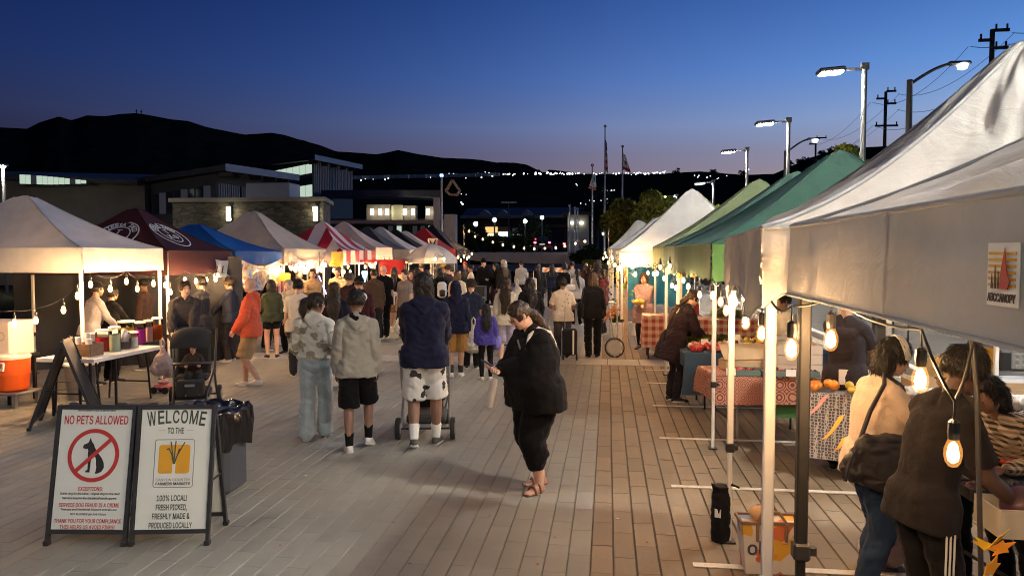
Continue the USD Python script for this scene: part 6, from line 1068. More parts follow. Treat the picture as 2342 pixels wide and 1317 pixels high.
# tent weight bag and printed tote
q = GP(1648, 1236); t = Th('weight_bag', 'black cylindrical tent weight bag strapped to the white leg', 'bag', (q[0], q[1], 0)); v, f = folds(soft(Manifold(m3.Mesh(*[np.asarray(x, d) for x, d in zip(lathe([(.060, .0), (.066, .03), (.068, .2), (.066, .33), (.05, .37), (.062, .40)], 20), (np.float32, np.uint32))])), .02, 2), .006, (30, 30, 14), 2); BB = cloth((.010, .010, .012)); t.part('bag', (v, f), BB, smooth=True, local=True); t.part('label', onplane(bx(-.022, .022, -.03, .03, 0, .002), (-.03, -.062, .22), (.9, -.4, 0), (-.4, -.9, 0)), PLWHITE, local=True)
for s in (-1, 1): t.part('strap', tube([(0.02*s, 0, .38), (.07*s, -.03, .42), (.12*s if s > 0 else -.05, -.03, .40 if s > 0 else .36)], .008, 6), BB, smooth=True, local=True)
TOTE = mat('tote_print', {'tc': ('texture_coordinate', {}), 'v': ('voronoi_texture', dict(scale=9.0, feature='f1', randomness=1.0)), 'r': ('rgb_ramp', dict(interpolate=False, ramp=[(0, (.60, .55, .48)), (.30, (.66, .36, .04)), (.45, (.60, .55, .48)), (.62, (.60, .15, .05)), (.72, (.62, .57, .50)), (.88, (.16, .22, .36)), (.95, (.6, .55, .48))])), 's': ('separate_color', {}), 'p': ('principled_bsdf', dict(roughness=.6))}, [('tc.object', 'v.vector'), ('v.color', 's.color'), ('s.r', 'r.fac'), ('r.color', 'p.base_color')])
q = GP(1757, 1306); t = Th('tote_bag', 'printed shopping tote with tan handles behind the tent legs', 'bag', (q[0], q[1]+.03, 0), 4); TN = pbr((.22, .13, .08), .7, key='tote_tan')
t.part('bag', vf(Manifold.hull_points(np.array([[x*s, y*s2, z] for z, s, s2 in ((0, .155, .07), (.33, .185, .085)) for x in (-1, 1) for y in (-1, 1)]))), TOTE, local=True); t.part('rim', cat([bar((-.187, y, .335), (.187, y, .335), .014, .02) for y in (-.087, .087)]+[bar((x, -.087, .335), (x, .087, .335), .014, .02) for x in (-.187, .187)]), TN, local=True)
for y in (-.092, .092): t.part('handle', tube([(-.09, y, .22), (-.09, y*1.02, .34), (-.05, y*.7, .40), (.05, y*.7, .40), (.09, y*1.02, .34), (.09, y, .22)], .011, 6), TN, smooth=True, local=True)
t.part('lettering', onplane(text('olé', .085, .002, center=False), (-.155, -.0795, .13), (1, 0, 0), (0, -1, 0)), pbr((.05, .06, .10), .6, key='ink_navy'), local=True)
g = random.Random(4)
for i in range(5): t.part('orange_disc', onplane(slab(Point(0, 0).buffer(.018+.012*g.random()), 0, .0012), (g.uniform(-.10, .13), -.078, g.uniform(.05, .28)), (1, 0, 0), (0, -1, .0)), pbr((.66, .30, .03) if i % 2 else (.55, .12, .04), .6, key=None), local=True)
single('bread_roll', xf(trimesh.creation.icosphere(2, .06), sc=(1.2, 1, .8), loc=(q[0]-.05, q[1]+.03, .37)), pbr((.45, .28, .14), .8, key='bread'), 'pale round item poking out of the printed tote', 'food', smooth=True)
q = GP(2030, 1300); plastic_bag((q[0], q[1]+.05, .36), 1.1, 'translucent carrier bag of food beside the jeans', BAGP, seed=6)
# banners on the left tents
def banner(name, label, P4, m, wav=.05, sag=.15, deco=None, seed=0):
    P4 = [np.array(p, float) for p in P4]; s = np.linspace(0, 1, 28)[:, None, None]; v = np.linspace(0, 1, 14)[None, :, None]; P_ = (P4[0]*(1-s)+P4[1]*s)*(1-v)+(P4[3]*(1-s)+P4[2]*s)*v
    P_[..., 2] -= (sag*np.sin(np.pi*s)*(1-.3*v))[..., 0]; P_[..., 0] += (wav*np.sin(s*19+v*5+seed)*v)[..., 0]; return single(name, grid(P_), m, label, 'banner', smooth=True)
FOODP = mat('banner_print', {'g': ('geometry', {}), 'n': ('noise_texture', dict(scale=3.2, detail=3.0)), 'r': ('rgb_ramp', dict(ramp=[(.32, (.03, .02, .05)), (.44, (.45, .38, .36)), (.50, (.40, .09, .02)), (.56, (.55, .42, .12)), (.64, (.5, .48, .5)), (.75, (.05, .03, .06))])), 'p': ('principled_bsdf', dict(roughness=.5))}, [('g.position', 'n.vector'), ('n.fac', 'r.fac'), ('r.color', 'p.base_color')])
X0 = XR+.03
banner('vinyl_banner', 'crumpled printed food banner hanging from the blue tent', [(X0, 13.8, 1.95), (X0, 15.7, 1.95), (X0, 15.65, 1.35), (X0, 13.85, 1.42)], FOODP, seed=1)
banner('vinyl_banner', 'brown and white sagging banner on the cream tent', [(X0+.02, 16.0, 2.12), (X0+.02, 18.3, 2.12), (X0+.02, 18.3, 1.72), (X0+.02, 16.0, 1.70)], mat('banner_brown', {'g': ('geometry', {}), 'n': ('noise_texture', dict(scale=2.0, detail=2.0)), 'r': ('rgb_ramp', dict(ramp=[(.40, (.10, .05, .04)), (.52, (.40, .36, .34)), (.6, (.12, .07, .06))])), 'p': ('principled_bsdf', dict(roughness=.5))}, [('g.position', 'n.vector'), ('n.fac', 'r.fac'), ('r.color', 'p.base_color')]), sag=.22, seed=2)
banner('yellow_banner', 'small plain yellow banner between the cream and striped tents', [(X0+.02, 18.6, 2.12), (X0+.02, 19.5, 2.12), (X0+.02, 19.5, 1.72), (X0+.02, 18.6, 1.72)], FAB['yellow'], sag=.02)
banner('white_banner', 'small white cloth hung between the maroon and blue tents', [(X0, 12.9, 1.95), (X0, 13.5, 1.95), (X0, 13.5, 1.65), (X0, 12.9, 1.62)], FAB['white'], sag=.03)
t = Th('yellow_sign', 'small yellow arrow sign on a thin post by the banner', 'sign', (*AY(640, 660, 15.6)[:2], 0)); q = AY(640, 635, 15.6); t.part('post', cyl((q[0]-.1, q[1], 0), (q[0]-.1, q[1], q[2]), .02, n=8), WHITE_STEEL); t.part('sign', rbx(q[0]-.26, q[0]+.26, q[1]-.035, q[1]-.021, q[2]-.08, q[2]+.10, .006), FAB['yellow'])
# red flat awning, white umbrella with a crest board
a, b = AY(828, 600, 21.5), AY(936, 600, 21.5); t = Th('red_awning', 'flat red awning in front of the striped tent', 'awning', ((a[0]+b[0])/2, 21.5, 0)); t.part('roof_panel', rbx(a[0], b[0], 21.0, 22.4, 1.84, 1.87, .01), FAB['red']); t.part('valance', bx(a[0], b[0], 20.985, 20.998, 1.80-.33*0-.0, 1.87), FAB['red']); t.part('side_valance', bx(b[0]-.75, b[0], 20.96, 20.975, 1.45, 1.84), FAB['red'])
for x in (a[0]+.05, b[0]-.05): t.part('leg', rbx(x-.02, x+.02, 21.05, 21.09, 0, 1.84, .004), WHITE_STEEL)
q = AY(985, 580, 22.0); t = Th('umbrella', 'big white market umbrella in the crowd on the left', 'umbrella', (q[0], 22.0, 0)); zr = AY(985, 590, 22.0)[2]; zt = AY(985, 558, 22.0)[2]; Ru = .80
t.part('pole', cyl((q[0], 22, 0), (q[0], 22, zt), .025, n=10), WHITE_STEEL)
for k in range(8):
    a0, a1 = k*math.pi/4, (k+1)*math.pi/4; s = np.linspace(0, 1, 6)[:, None, None]; u = np.linspace(0, 1, 8)[None, :, None]; e0_, e1_ = np.array([math.cos(a0)*Ru, math.sin(a0)*Ru, 0]), np.array([math.cos(a1)*Ru, math.sin(a1)*Ru, 0]); E_ = e0_*(1-s)+e1_*s; P_ = E_*(1-u)+np.array([0, 0, zt-zr])*u; P_[..., 2] += (.10*np.sin(np.pi*u)-.03*np.sin(np.pi*s)*(1-u))[..., 0]; t.part('panel', grid(P_+[q[0], 22, zr]), FAB['white'], smooth=True); P2 = np.stack([E_[:, 0], E_[:, 0]-[0, 0, .16]], 1); t.part('valance', grid(P2+[q[0], 22, zr]), FAB['white'])
    t.part('rib', cyl((q[0], 22, zt-.02), (q[0]+e0_[0], 22+e0_[1], zr), .008, n=5), WHITE_STEEL)
a, b = AY(978, 545, 23.5), AY(1001, 568, 23.5); t = Th('crest_sign', 'pale V-shaped crest board above the white umbrella', 'sign', ((a[0]+b[0])/2, 23.5, 0)); t.part('board', vf(Manifold.hull_points(np.array([[x, y, z] for y in (23.5, 23.53) for x, z in ((a[0], a[2]), (b[0], a[2]), (b[0]-.03, b[2]), (a[0]+.03, b[2]))]))), FAB['cream']); t.part('crest', onplane(slab(Polygon([(-.12, .12), (-.08, .12), (0, -.08), (.08, .12), (.12, .12), (.03, -.13), (-.03, -.13)]), 0, .004), ((a[0]+b[0])/2, 23.499, (a[2]+b[2])/2), (1, 0, 0), (0, -1, 0)), FAB['maroon']); t.part('post', cyl(((a[0]+b[0])/2, 23.55, 0), ((a[0]+b[0])/2, 23.55, b[2]), .02, n=8), WHITE_STEEL)
# barbecue stand and glowing screens
q = AY(1076, 660, 24); t = Th('grill_cart', 'dark grill cart with a metal shelf near the string lights', 'grill', (q[0], 24, 0)); t.part('body', rbx(-.5, .5, -.3, .3, .5, 1.0, .02), BLACK_PLASTIC, local=True); t.part('shelf', rbx(-.55, .55, -.42, -.31, .62, .66, .01), STEEL, local=True); [t.part('leg', bx(x-.02, x+.02, y-.02, y+.02, 0, .5), DARK_STEEL, local=True) for x in (-.45, .45) for y in (-.25, .25)]
q = AY(834, 632, 19.0); t = Th('light_pendant', 'cool white glowing cone lantern among the left stalls', 'lantern', (q[0], 19.0, 0)); zc = q[2]; t.part('shade', lathe([(.02, zc-.16), (.09, zc+.10), (.07, zc+.15)], 12), emit((.55, .78, 1), 1.6, 'lantern_cool'), local=True, smooth=True); t.part('cord', cyl((0, 0, zc+.15), (0, 0, 2.2), .006, n=5), CABLE, local=True)
q = AY(737, 652, 17.2); t = Th('neon_tube', 'slanted violet neon tube at the cream tent', 'lamp', (q[0], 17.2, 0)); t.part('tube', cyl((q[0]-.08, 17.2, q[2]+.22), (q[0]+.1, 17.2, q[2]-.22), .016, n=8), emit((.55, .35, 1), 5., 'neon_violet')); t.part('holder', cyl((q[0]-.08, 17.23, q[2]+.22), (q[0]-.08, 17.23, 2.1), .008, n=5), CABLE)

# small price cards on the tables, scraps on the paving
for i, (x, y, z, rz, lab) in enumerate(((p0[0]+.25, yA+.03, .76, 5, 'small white price card at the left end of the medallion cloth'), (p0[0]+.86, yA+.02, .76, -6, 'small white price card at the middle of the medallion cloth'), (q0[0]+.32, q0[1]+.24, .84, 8, 'small white price card among the tomatoes'), (q0[0]+.74, q0[1]+.32, .90, -10, 'small white price card among the onions'), (e0[0]+.66, e0[1]-.16, .80, 12, 'small white price card beside the lemons'), (q2[0]+.3, q2[1]+.05, .81, 0, 'small white price card on the rear plaid table'))):
    t = Th('price_card', lab, 'price card', (x, y, z), rz); t.part('card', xf(bx(-.05, .05, -.001, .001, .0, .075), rx=-14), PLWHITE, local=True); t.part('foot', bx(-.03, .03, -.004, .035, -.004, .0), PLWHITE, local=True)
g = random.Random(77)
for i, (px, py) in enumerate(((1412, 1186), (1562, 1096), (700, 1088), (1350, 958), (900, 1195), (640, 1248), (1230, 1290), (1480, 1240), (1120, 1180))):
    q = GP(px, py); a = [(.014*g.uniform(.5, 1.2)*math.cos(k), .010*g.uniform(.5, 1.2)*math.sin(k)) for k in np.linspace(0, 6.28, 7)[:-1]]
    single('paper_scrap', xf(slab(Polygon(a), 0, .003), rz=g.uniform(0, 180), loc=(q[0], q[1], .004)), PLWHITE if i < 4 else WOOD, ('tiny pale scrap of paper' if i < 4 else 'tiny brown dead leaf')+' lying on the paving, '+['below the woman in black', 'left of the weight bag', 'below the boy in grey', 'behind the woman in black', 'between the boards and the woman in black', 'right of the welcome board', 'at the bottom edge of the picture', 'left of the printed tote', 'left of the sandals'][i], 'litter')
# ================= VEHICLES
GLZ = pbr((.012, .014, .018), .05, var=.02, key='car_glass', spec=.9); TAIL = emit((1, .06, .10), 14., 'tail_light'); PLATE = emit((1, .8, .7), .5, 'plate_lit'); HEADL = pbr((.62, .62, .6), .12, metal=.7, key='headlight_clear'); AMBER = emit((1, .40, .05), .35, 'amber_marker')
def car(loc, rot, paint, label, lit=True):
    t = Th('parked_car', label, 'car', loc, rot)      # rear faces -y
    prof = [(-2.2, .30), (-2.28, .62), (-2.22, .98), (-2.08, 1.05), (-1.85, 1.55), (-1.55, 1.66), (.10, 1.68), (.75, 1.10), (1.75, .98), (2.15, .80), (2.22, .45), (2.1, .28)]
    body = Manifold.extrude(CrossSection([prof]), 1.78, 0).rotate((90, 0, 90)).translate((-.89, 0, 0))
    for y in (-1.38, 1.36): body = body-Manifold.cylinder(2.4, .38, .38, 24, True).rotate((0, 90, 0)).translate((0, y, .34))
    taper = np.array(vf(body)[0]); f = vf(body)[1]; taper[:, 0] *= np.interp(taper[:, 2], [0, 1.0, 1.7], [1, 1, .80])
    bd_ = t.part('body', (taper, f), paint, local=True, smooth=30)
    t.part('rear_window', vf(Manifold.hull_points(np.array([[x, y, z] for x, y, z in ((-.66, -2.075, 1.12), (.66, -2.075, 1.12), (-.58, -1.90, 1.50), (.58, -1.90, 1.50), (-.6, -1.8, 1.3), (.6, -1.8, 1.3))]))), GLZ, local=True)
    for s in (-1, 1):
        t.part('side_window', vf(Manifold.hull_points(np.array([[s*x, y, z] for x, y, z in ((.865, -1.75, 1.08), (.76, -1.5, 1.56), (.76, .05, 1.57), (.865, .60, 1.08), (.7, -.5, 1.3))]))), GLZ, local=True)
        t.part('tail_light', rbx(s*.72-.12, s*.72+.12, -2.30, -2.18, .86, 1.02, .03), TAIL if lit else INKR, local=True)
        for y in (-1.38, 1.36):
            w = t.part('wheel', cat([xf(lathe([(.22, -.1), (.33, -.11), (.345, -.05), (.345, .05), (.33, .11), (.22, .1)], 24), ry=90, loc=(s*.80, y, .345))]), RUBBER, local=True, smooth=30); t.part('rim', xf(lathe([(.2, -.112), (.2, .112)], 16), ry=90, loc=(s*.80, y, .345)), STEEL, parent=w, local=True)
    t.part('bumper', rbx(-.88, .88, -2.34, -2.2, .38, .62, .05), BLACK_PLASTIC, local=True); t.part('plate', bx(-.26, .26, -2.312, -2.295, .72, .86), PLATE if lit else PLWHITE, local=True); return t
q = AY(1238, 573, 74); car((q[0], 76.4, terrain_z(q[0], 76.4)+.14), 2, pbr((.50, .02, .04), .25, coat=.6, var=.05, key='paint_red'), 'red car with glowing tail lights beyond the retaining wall')
q = AY(1185, 573, 80); car((q[0], 84, terrain_z(q[0], 84)+.14), 70, pbr((.20, .20, .21), .3, coat=.5, key='paint_silver'), 'grey car parked sideways left of the red one', lit=False)
q = AY(1300, 573, 84); car((q[0], 88, terrain_z(q[0], 88)+.14), 4, pbr((.05, .05, .06), .3, coat=.5, key='paint_black'), 'dark car with red lights right of the red one')
# white van behind the near stalls, front towards the viewer
VW = pbr((.66, .64, .60), .28, coat=.5, var=.04, key='paint_van')
vx, vy = 4.24, 8.95; t = Th('delivery_van', 'white van with a square headlight parked behind the nearest tents', 'van', (vx+.95, vy+2.4, 0))
prof = [(0, .42), (-.04, .62), (.0, 1.05), (.14, 1.18), (.50, 1.30), (1.25, 2.05), (1.55, 2.22), (4.9, 2.26), (5.0, 2.1), (5.0, .42)]
body = Manifold.extrude(CrossSection([prof[::1]]), 1.96, 0).rotate((90, 0, 90)).translate((vx, vy, 0))
for y in (.85, 4.1): body = body-Manifold.cylinder(3, .40, .40, 24, True).rotate((0, 90, 0)).translate((vx+1, vy+y, .36))
t.part('body', vf(body), VW, smooth=30)
t.part('windshield', vf(Manifold.hull_points(np.array([[vx+x, vy+y, z] for x in (.14, 1.82) for y, z in ((.53, 1.335), (1.21, 2.015), (.60, 1.30))]))), GLZ)
t.part('side_window', vf(Manifold.hull_points(np.array([[vx-.012+d, vy+y, z] for d in (0, .03) for y, z in ((.95, 1.36), (1.45, 1.98), (2.1, 1.98), (2.1, 1.36))]))), GLZ)
t.part('door_gap', bx(vx-.008, vx+.01, vy+2.2, vy+2.225, .5, 2.1), BLACK_PLASTIC); t.part('door_handle', rbx(vx-.035, vx-.001, vy+1.85, vy+2.05, 1.10, 1.14, .01), BLACK_PLASTIC); t.part('side_door', bx(vx-.01, vx+.01, vy+2.75, vy+3.65, .5, 2.05), GLZ)
for i, s in enumerate((0, 1)):
    x0 = vx+.10 if s == 0 else vx+1.40
    hl = t.part('headlight', rbx(x0, x0+.46, vy-.075, vy+.1, .74, .98, .03), BLACK_PLASTIC); t.part('lens', rbx(x0+(.12 if s == 0 else .02), x0+(.44 if s == 0 else .34), vy-.095, vy-.07, .77, .95, .012), HEADL, parent=hl)
    xa = vx-.015 if s == 0 else vx+1.87; t.part('marker_light', rbx(xa, xa+.105, vy-.06, vy+.12, .73, .99, .03), AMBER)
    for k in range(4):
        for j in range(3): t.part('reflector', xf(trimesh.creation.icosphere(1, .028), loc=(x0+(.18 if s == 0 else .08)+k*.07, vy-.095, .80+j*.06)), HEADL, parent=hl)
t.part('grille', rbx(vx+.58, vx+1.38, vy-.06, vy+.1, .70, 1.0, .02), BLACK_PLASTIC); t.part('bumper', rbx(vx-.03, vx+1.99, vy-.16, vy+.2, .38, .66, .06), VW)
for y in (.85, 4.1):
    for x in (vx+.02, vx+1.75): t.part('wheel', xf(lathe([(.2, -.1), (.34, -.11), (.355, 0), (.34, .11), (.2, .1)], 24), ry=90, loc=(x+.12, vy+y, .36)), RUBBER, smooth=30)
m_ = t.part('mirror', rbx(vx-.24, vx-.06, vy+.95, vy+1.06, 1.25, 1.58, .03), BLACK_PLASTIC); t.part('mirror_arm', bar((vx-.08, vy+1.0, 1.4), (vx+.02, vy+1.05, 1.4), .04), BLACK_PLASTIC, parent=m_)
# ================= STRING LIGHTS
BPROF = [(.004, -.094), (.012, -.091), (.0195, -.080), (.0235, -.062), (.0225, -.044), (.016, -.026), (.012, -.014)]
_bul = lathe([(r, z) for r, z in BPROF], 9); FIL = lathe([(.003, -.082), (.0125, -.075), (.0155, -.060), (.011, -.036), (.003, -.026)], 8); SOCK = lathe([(.014, -.018), (.016, .0), (.015, .028), (.007, .036)], 9)
def string_light(label, pts, big=1.0, group='strings of warm bulbs along the tents', sagk=.35, hang=True, ends=(None, None)):
    """pts: where each bulb's socket hangs"""
    P = [np.array(p, float) for p in pts]; c = sum(P)/len(P); t = Th('string_light', label, 'string lights', (c[0], c[1], 0), group=group)
    L = []; full = ([np.array(ends[0], float)] if ends[0] is not None else [])+[p+[0, 0, .085] for p in P]+([np.array(ends[1], float)] if ends[1] is not None else [])
    for a, b in zip(full[:-1], full[1:]):
        d = np.linalg.norm(b-a); s = np.linspace(0, 1, 7)[:-1, None]; q = a*(1-s)+b*s; q[:, 2] -= (np.sin(np.pi*s)*min(.10, d*.07))[:, 0]; L += list(q)
    L.append(full[-1]); t.part('cable', tube(np.array(L), .0045, 5), CABLE, smooth=True)
    for p in P:
        s = t.part('socket', xf(cat([SOCK, cyl((0, 0, .03), (0, 0, .088), .0035, n=5)]), loc=p), BLACK_PLASTIC); b = t.part('bulb', xf(_bul, loc=p, rz=R_.uniform(0, 40), sc=big), GLOWFAR if P[0][1] > 6 else GLOWGLASS, smooth=True); t.part('filament', xf(FIL, loc=p, sc=big), BULB, parent=b, smooth=True)
    return t
def PX(lst, off=.055): return [AD(px, py, d)+[0, 0, off] for px, py, d in lst]
string_light('nearest swagged string of large clear bulbs in front of the handbag woman', PX([(1810, 797, 2.45), (1900, 776, 2.45), (2105, 867, 2.1), (2180, 1035, 2.0)]), ends=(AD(1765, 690, 2.8), AD(2228, 770, 2.3)))
string_light('string of bulbs dropping from the white leg with the weight bag', PX([(1742, 762, 3.3), (1705, 737, 3.6), (1704, 680, 4.6), (1676, 678, 4.9), (1661, 710, 4.9), (1681, 690, 5.0)]), ends=(AD(1765, 690, 2.95), AD(1664, 664, 5.35)))
string_light('string of bulbs under the bright green valance', PX([(1648, 690, 5.6), (1630, 676, 6.1), (1600, 674, 7.4), (1574, 655, 8.3), (1563, 641, 8.9), (1546, 658, 9.6), (1537, 653, 9.9)]), ends=(AD(1660, 662, 5.4), AD(1535, 625, 10.3)))
string_light('string of bulbs under the grey-green tent', PX([(1532, 609, 10.6), (1519, 636, 10.8), (1510, 611, 11.6), (1503, 625, 11.9), (1495, 626, 12.2), (1482, 624, 12.6)]), ends=(AD(1535, 622, 10.4), AD(1500, 600, 13)))
string_light('string of bulbs across the front of the flower stall', PX([(1453, 625, 14.8), (1447, 608, 15.0), (1462, 590, 15.4), (1445, 589, 15.2), (1430, 593, 15.2), (1428, 597, 15.2), (1419, 611, 15.1), (1414, 613, 15.2), (1422, 590, 15.6)]), ends=(AD(1480, 590, 15), AD(1410, 585, 15.6)), big=1.3)
string_light('string of bulbs beside the corn stalks at the farthest right stalls', PX([(1406, 604, 17.5), (1400, 588, 18.5), (1386, 586, 22.8), (1391, 600, 22), (1384, 578, 25), (1380, 590, 26)]), ends=(AD(1410, 582, 16), AD(1382, 570, 28)), big=1.3)
string_light('swagged string of bulbs at the front left corner of the drinks tent', PX([(33, 736, 9.2), (82, 730, 9.4), (145, 706, 9.7), (177, 674, 9.9), (207, 648, 10.1)]), ends=(AD(-40, 705, 9), AD(204, 632, 10.1)), big=1.3)
string_light('string of bulbs along the side of the drinks tent', PX([(252, 658, 10.5), (289, 641, 10.9), (314, 658, 11.1), (351, 646, 11.5), (378, 650, 11.8), (390, 666, 12.0)]), ends=(AD(222, 628, 10.2), AD(382, 632, 12)), big=1.3)
string_light('string of bulbs under the maroon taco tent', PX([(423, 638, 12.4), (448, 641, 12.9), (472, 638, 13.3), (493, 637, 13.7)]), ends=(AD(400, 640, 12.1), AD(520, 622, 14.1)), big=1.3)
string_light('string of bulbs under the blue tent', PX([(523, 633, 14.2), (547, 629, 14.6), (560, 626, 14.9), (642, 616, 16.2)]), ends=(AD(515, 618, 14.1), AD(648, 605, 16.4)), big=1.3)
string_light('string of bulbs under the cream tent', PX([(666, 612, 16.8), (683, 612, 17.2), (699, 614, 17.6), (714, 608, 17.9), (730, 613, 18.2), (735, 617, 18.3), (743, 604, 18.8)]), ends=(AD(650, 605, 16.5), AD(748, 596, 18.9)), big=1.3)
string_light('string of bulbs under the striped tent', PX([(763, 617, 19.3), (766, 620, 19.4), (787, 620, 19.9), (801, 620, 20.4), (796, 609, 20.6), (835, 609, 21.4), (846, 605, 21.8), (849, 608, 21.9)]), ends=(AD(752, 600, 19), AD(855, 598, 22.2)), big=1.3)
string_light('string of bulbs along the red awning', PX([(859, 600, 22), (880, 597, 22.5), (890, 596, 23), (902, 597, 23.4), (939, 600, 24.2), (948, 592, 24.6)]), ends=(AD(852, 598, 22), AD(955, 588, 25)), big=1.3)
string_light('two small bulbs on the white umbrella rim', PX([(995, 592, 21.0), (1015, 592, 21.2)]))
string_light('string of bulbs at the red and black tents near the ramp', PX([(1035, 593, 27), (1037, 590, 27.5), (1048, 587, 28.5), (1054, 594, 29), (1061, 585, 30), (1068, 590, 31), (1073, 586, 32.5), (1079, 579, 34)]), ends=(AD(1028, 588, 26), AD(1084, 572, 36)), big=1.5)
string_light('long sagging string of bulbs crossing the far end of the lane', PX([(1073, 528, 39), (1087, 540, 39.5), (1104, 546, 40), (1127, 553, 40), (1150, 559, 40), (1175, 563, 40), (1199, 567, 40), (1222, 568, 40), (1246, 567, 40), (1271, 566, 40), (1292, 562, 40), (1316, 556, 40), (1338, 551, 39.5), (1379, 534, 39)], .055), ends=(AD(1060, 515, 39), AD(1392, 522, 39)), big=1.5)
for i, (px, py, d) in enumerate(((1060, 515, 39), (1392, 522, 39))):
    q = AD(px, py, d); t = Th('light_pole', ['left slim post holding the far string of bulbs', 'right slim post holding the far string of bulbs'][i], 'pole', (q[0], q[1]+.03, 0)); t.part('pole', cyl((q[0], q[1]+.03, 0), (q[0], q[1]+.03, q[2]+.05), .035, .03), POLE0); t.part('base', lathe([(.2, 0), (.2, .05), (.05, .08)], 14, (q[0], q[1]+.03, 0)), CONCRETE)
# ================= THE CROWD
def F(px, py): return GP(px, py)
def Yp(px, Y): p = AY(px, 700, Y); return (p[0], Y, 0)
BLK, NAVY = (.006, .006, .007), (.012, .014, .034)
def sc_m(m, s): v, f = vf(m); return v*s, f
def step(fwd=.14, lift=.05, wid=.09, back=0): return [(-wid, -fwd, .075+lift), (wid, fwd, .075)] if not back else [(-wid, fwd, .075), (wid, -fwd, .075+lift)]
def stuffbag(t, name, m, mesh, smooth=True): return t.part(name, mesh, m, local=True, smooth=smooth)
def rbag(c, s, amp=.008, seed=0, l=.025): return folds(soft(vf_m(rbx(c[0]-s[0], c[0]+s[0], c[1]-s[1], c[1]+s[1], c[2]-s[2], c[2]+s[2], min(s)*.9)), l, 3), amp, (16, 16, 12), seed)
def vf_m(m): v, f = vf(m); return Manifold(m3.Mesh(np.asarray(v, np.float32), np.asarray(f, np.uint32)))
def held(p, name, label, cat_, parts):
    """a thing carried by a person: parts in that person's local coordinates"""
    t = Th(name, label, cat_, p.loc, math.degrees(p.rot))
    for nm, me, mt in parts: t.part(nm, me, mt, local=True, smooth=45)
    return t
# --- woman in black with a phone
q = F(1228, 1118)
pw = person(q, 120, 1.665, 'woman in black with glasses looking at her phone in the middle', 'fair', ('ponylow', 'brown'), ('long', (.005, .005, .006)), ('capri', (.005, .005, .006)), None, w=1.90, belly=.10, longer=.06, bulk=.016, armr=1.25, lean=3, hunch=14, hands=[(.10, .345, 1.13), (.05, .365, 1.11)], curl=(.9, .9), head=(-10, 34), face_on=True, feet=[(-.10, .03, .075), (.09, -.10, .075)], elbows=((-.6, -.5, -.6), (.6, -.5, -.6)))
hm = HAIR['brown']; S = pw.S
W1 = pw
for s in (-1, 1): pw.part('eyeglass_rim', xf(tube([(.021*math.cos(a), 0, .017*math.sin(a)) for a in np.linspace(0, 2*np.pi, 15)], .0022, 5), loc=(0, 0, 0))[0] @ pw.Rh.T*S+pw.hd(s*.031, .100, .002) if False else ((xf(tube([(.021*math.cos(a)+s*.031, .102, .017*math.sin(a)+.002) for a in np.linspace(0, 2*np.pi, 15)], .0028, 5))[0]@pw.Rh.T+np.array(pw.hd(0, 0, 0))/S)*S, tube([(0, 0, i) for i in range(15)], 1, 5)[1]), BLACK_PLASTIC, local=True)
for i, (foot, toe_) in enumerate(zip(pw.A, ((-.25, 1, 0), (.25, 1, 0)))):
    d = np.array(toe_); d = d/np.linalg.norm(d); sd = np.array([d[1], -d[0], 0]); a = np.array([foot[0], foot[1], 0]); so = hul((*(a-d*.045+[0, 0, .012]), .012), (*(a+d*.16+sd*.028+[0, 0, .012]), .012), (*(a+d*.16-sd*.022+[0, 0, .012]), .012), (*(a-d*.045+sd*.02+[0, 0, .012]), .012), (*(a+d*.10+sd*.036+[0, 0, .012]), .012), n=10)
    SAN = pbr((.16, .055, .025), .6, key='sandal_brown'); sn = pw.part('sandal', so, SAN, local=True, smooth=40)
    for u in (.03, .085): pw.part('strap', tube([a+d*u+sd*(.052*math.cos(k))+np.array([0, 0, .012+(.075 if u < .05 else .056)*math.sin(k)]) for k in np.linspace(0, np.pi, 9)], .010, 6), SAN, parent=sn, local=True, smooth=True)
held(pw, 'phone', 'dark phone held in both hands by the woman in black', 'phone', [('phone', xf(rbx(-.036, .036, -.004, .004, -.075, .075, .004), rx=-58, loc=np.array([.07, .455, 1.175])*S), BLACK_PLASTIC), ('screen', xf(bx(-.032, .032, -.0052, -.0045, -.068, .068), rx=-58, loc=np.array([.07, .455, 1.175])*S), emit((.6, .7, 1), .5, 'screen_dim'))])
WB = pbr((.62, .56, .50), .7, key='backpack_cream')
held(pw, 'backpack', 'small cream backpack with a white strap on the woman in black', 'bag', [('bag', rbag(np.array(pw.up(.10, -.20, .20)), (.09, .05, .14)), WB), ('strap', tube([np.array(pw.up(*p)) for p in ((-.10, -.165, .36), (-.13, -.13, .49), (-.135, -.03, .565), (-.135, .07, .535), (-.135, .135, .43), (-.14, .14, .34))], .019, 8), WB)])
held(pw, 'paper_roll', 'cream paper bag hanging below the phone of the woman in black', 'bag', [('bag', xf(rbx(-.05, .05, -.025, .025, -.13, .13, .02), rx=14, loc=np.array([.12, .40, .90])*S), WB)])
pw.part('chest_print', xf(slab(Polygon([(-.05, -.02), (0, .04), (.05, .03), (.04, -.03), (0, -.05)]), 0, .003), rx=78, rz=-28, loc=np.array([.135, .225, 1.36])*S) if False else xf(slab(Polygon([(-.05, -.02), (0, .04), (.05, .03), (.04, -.03), (0, -.05)]), 0, .003), rx=78, rz=-18, loc=np.array([-.10, .245, 1.36])*S), INKGR, local=True)
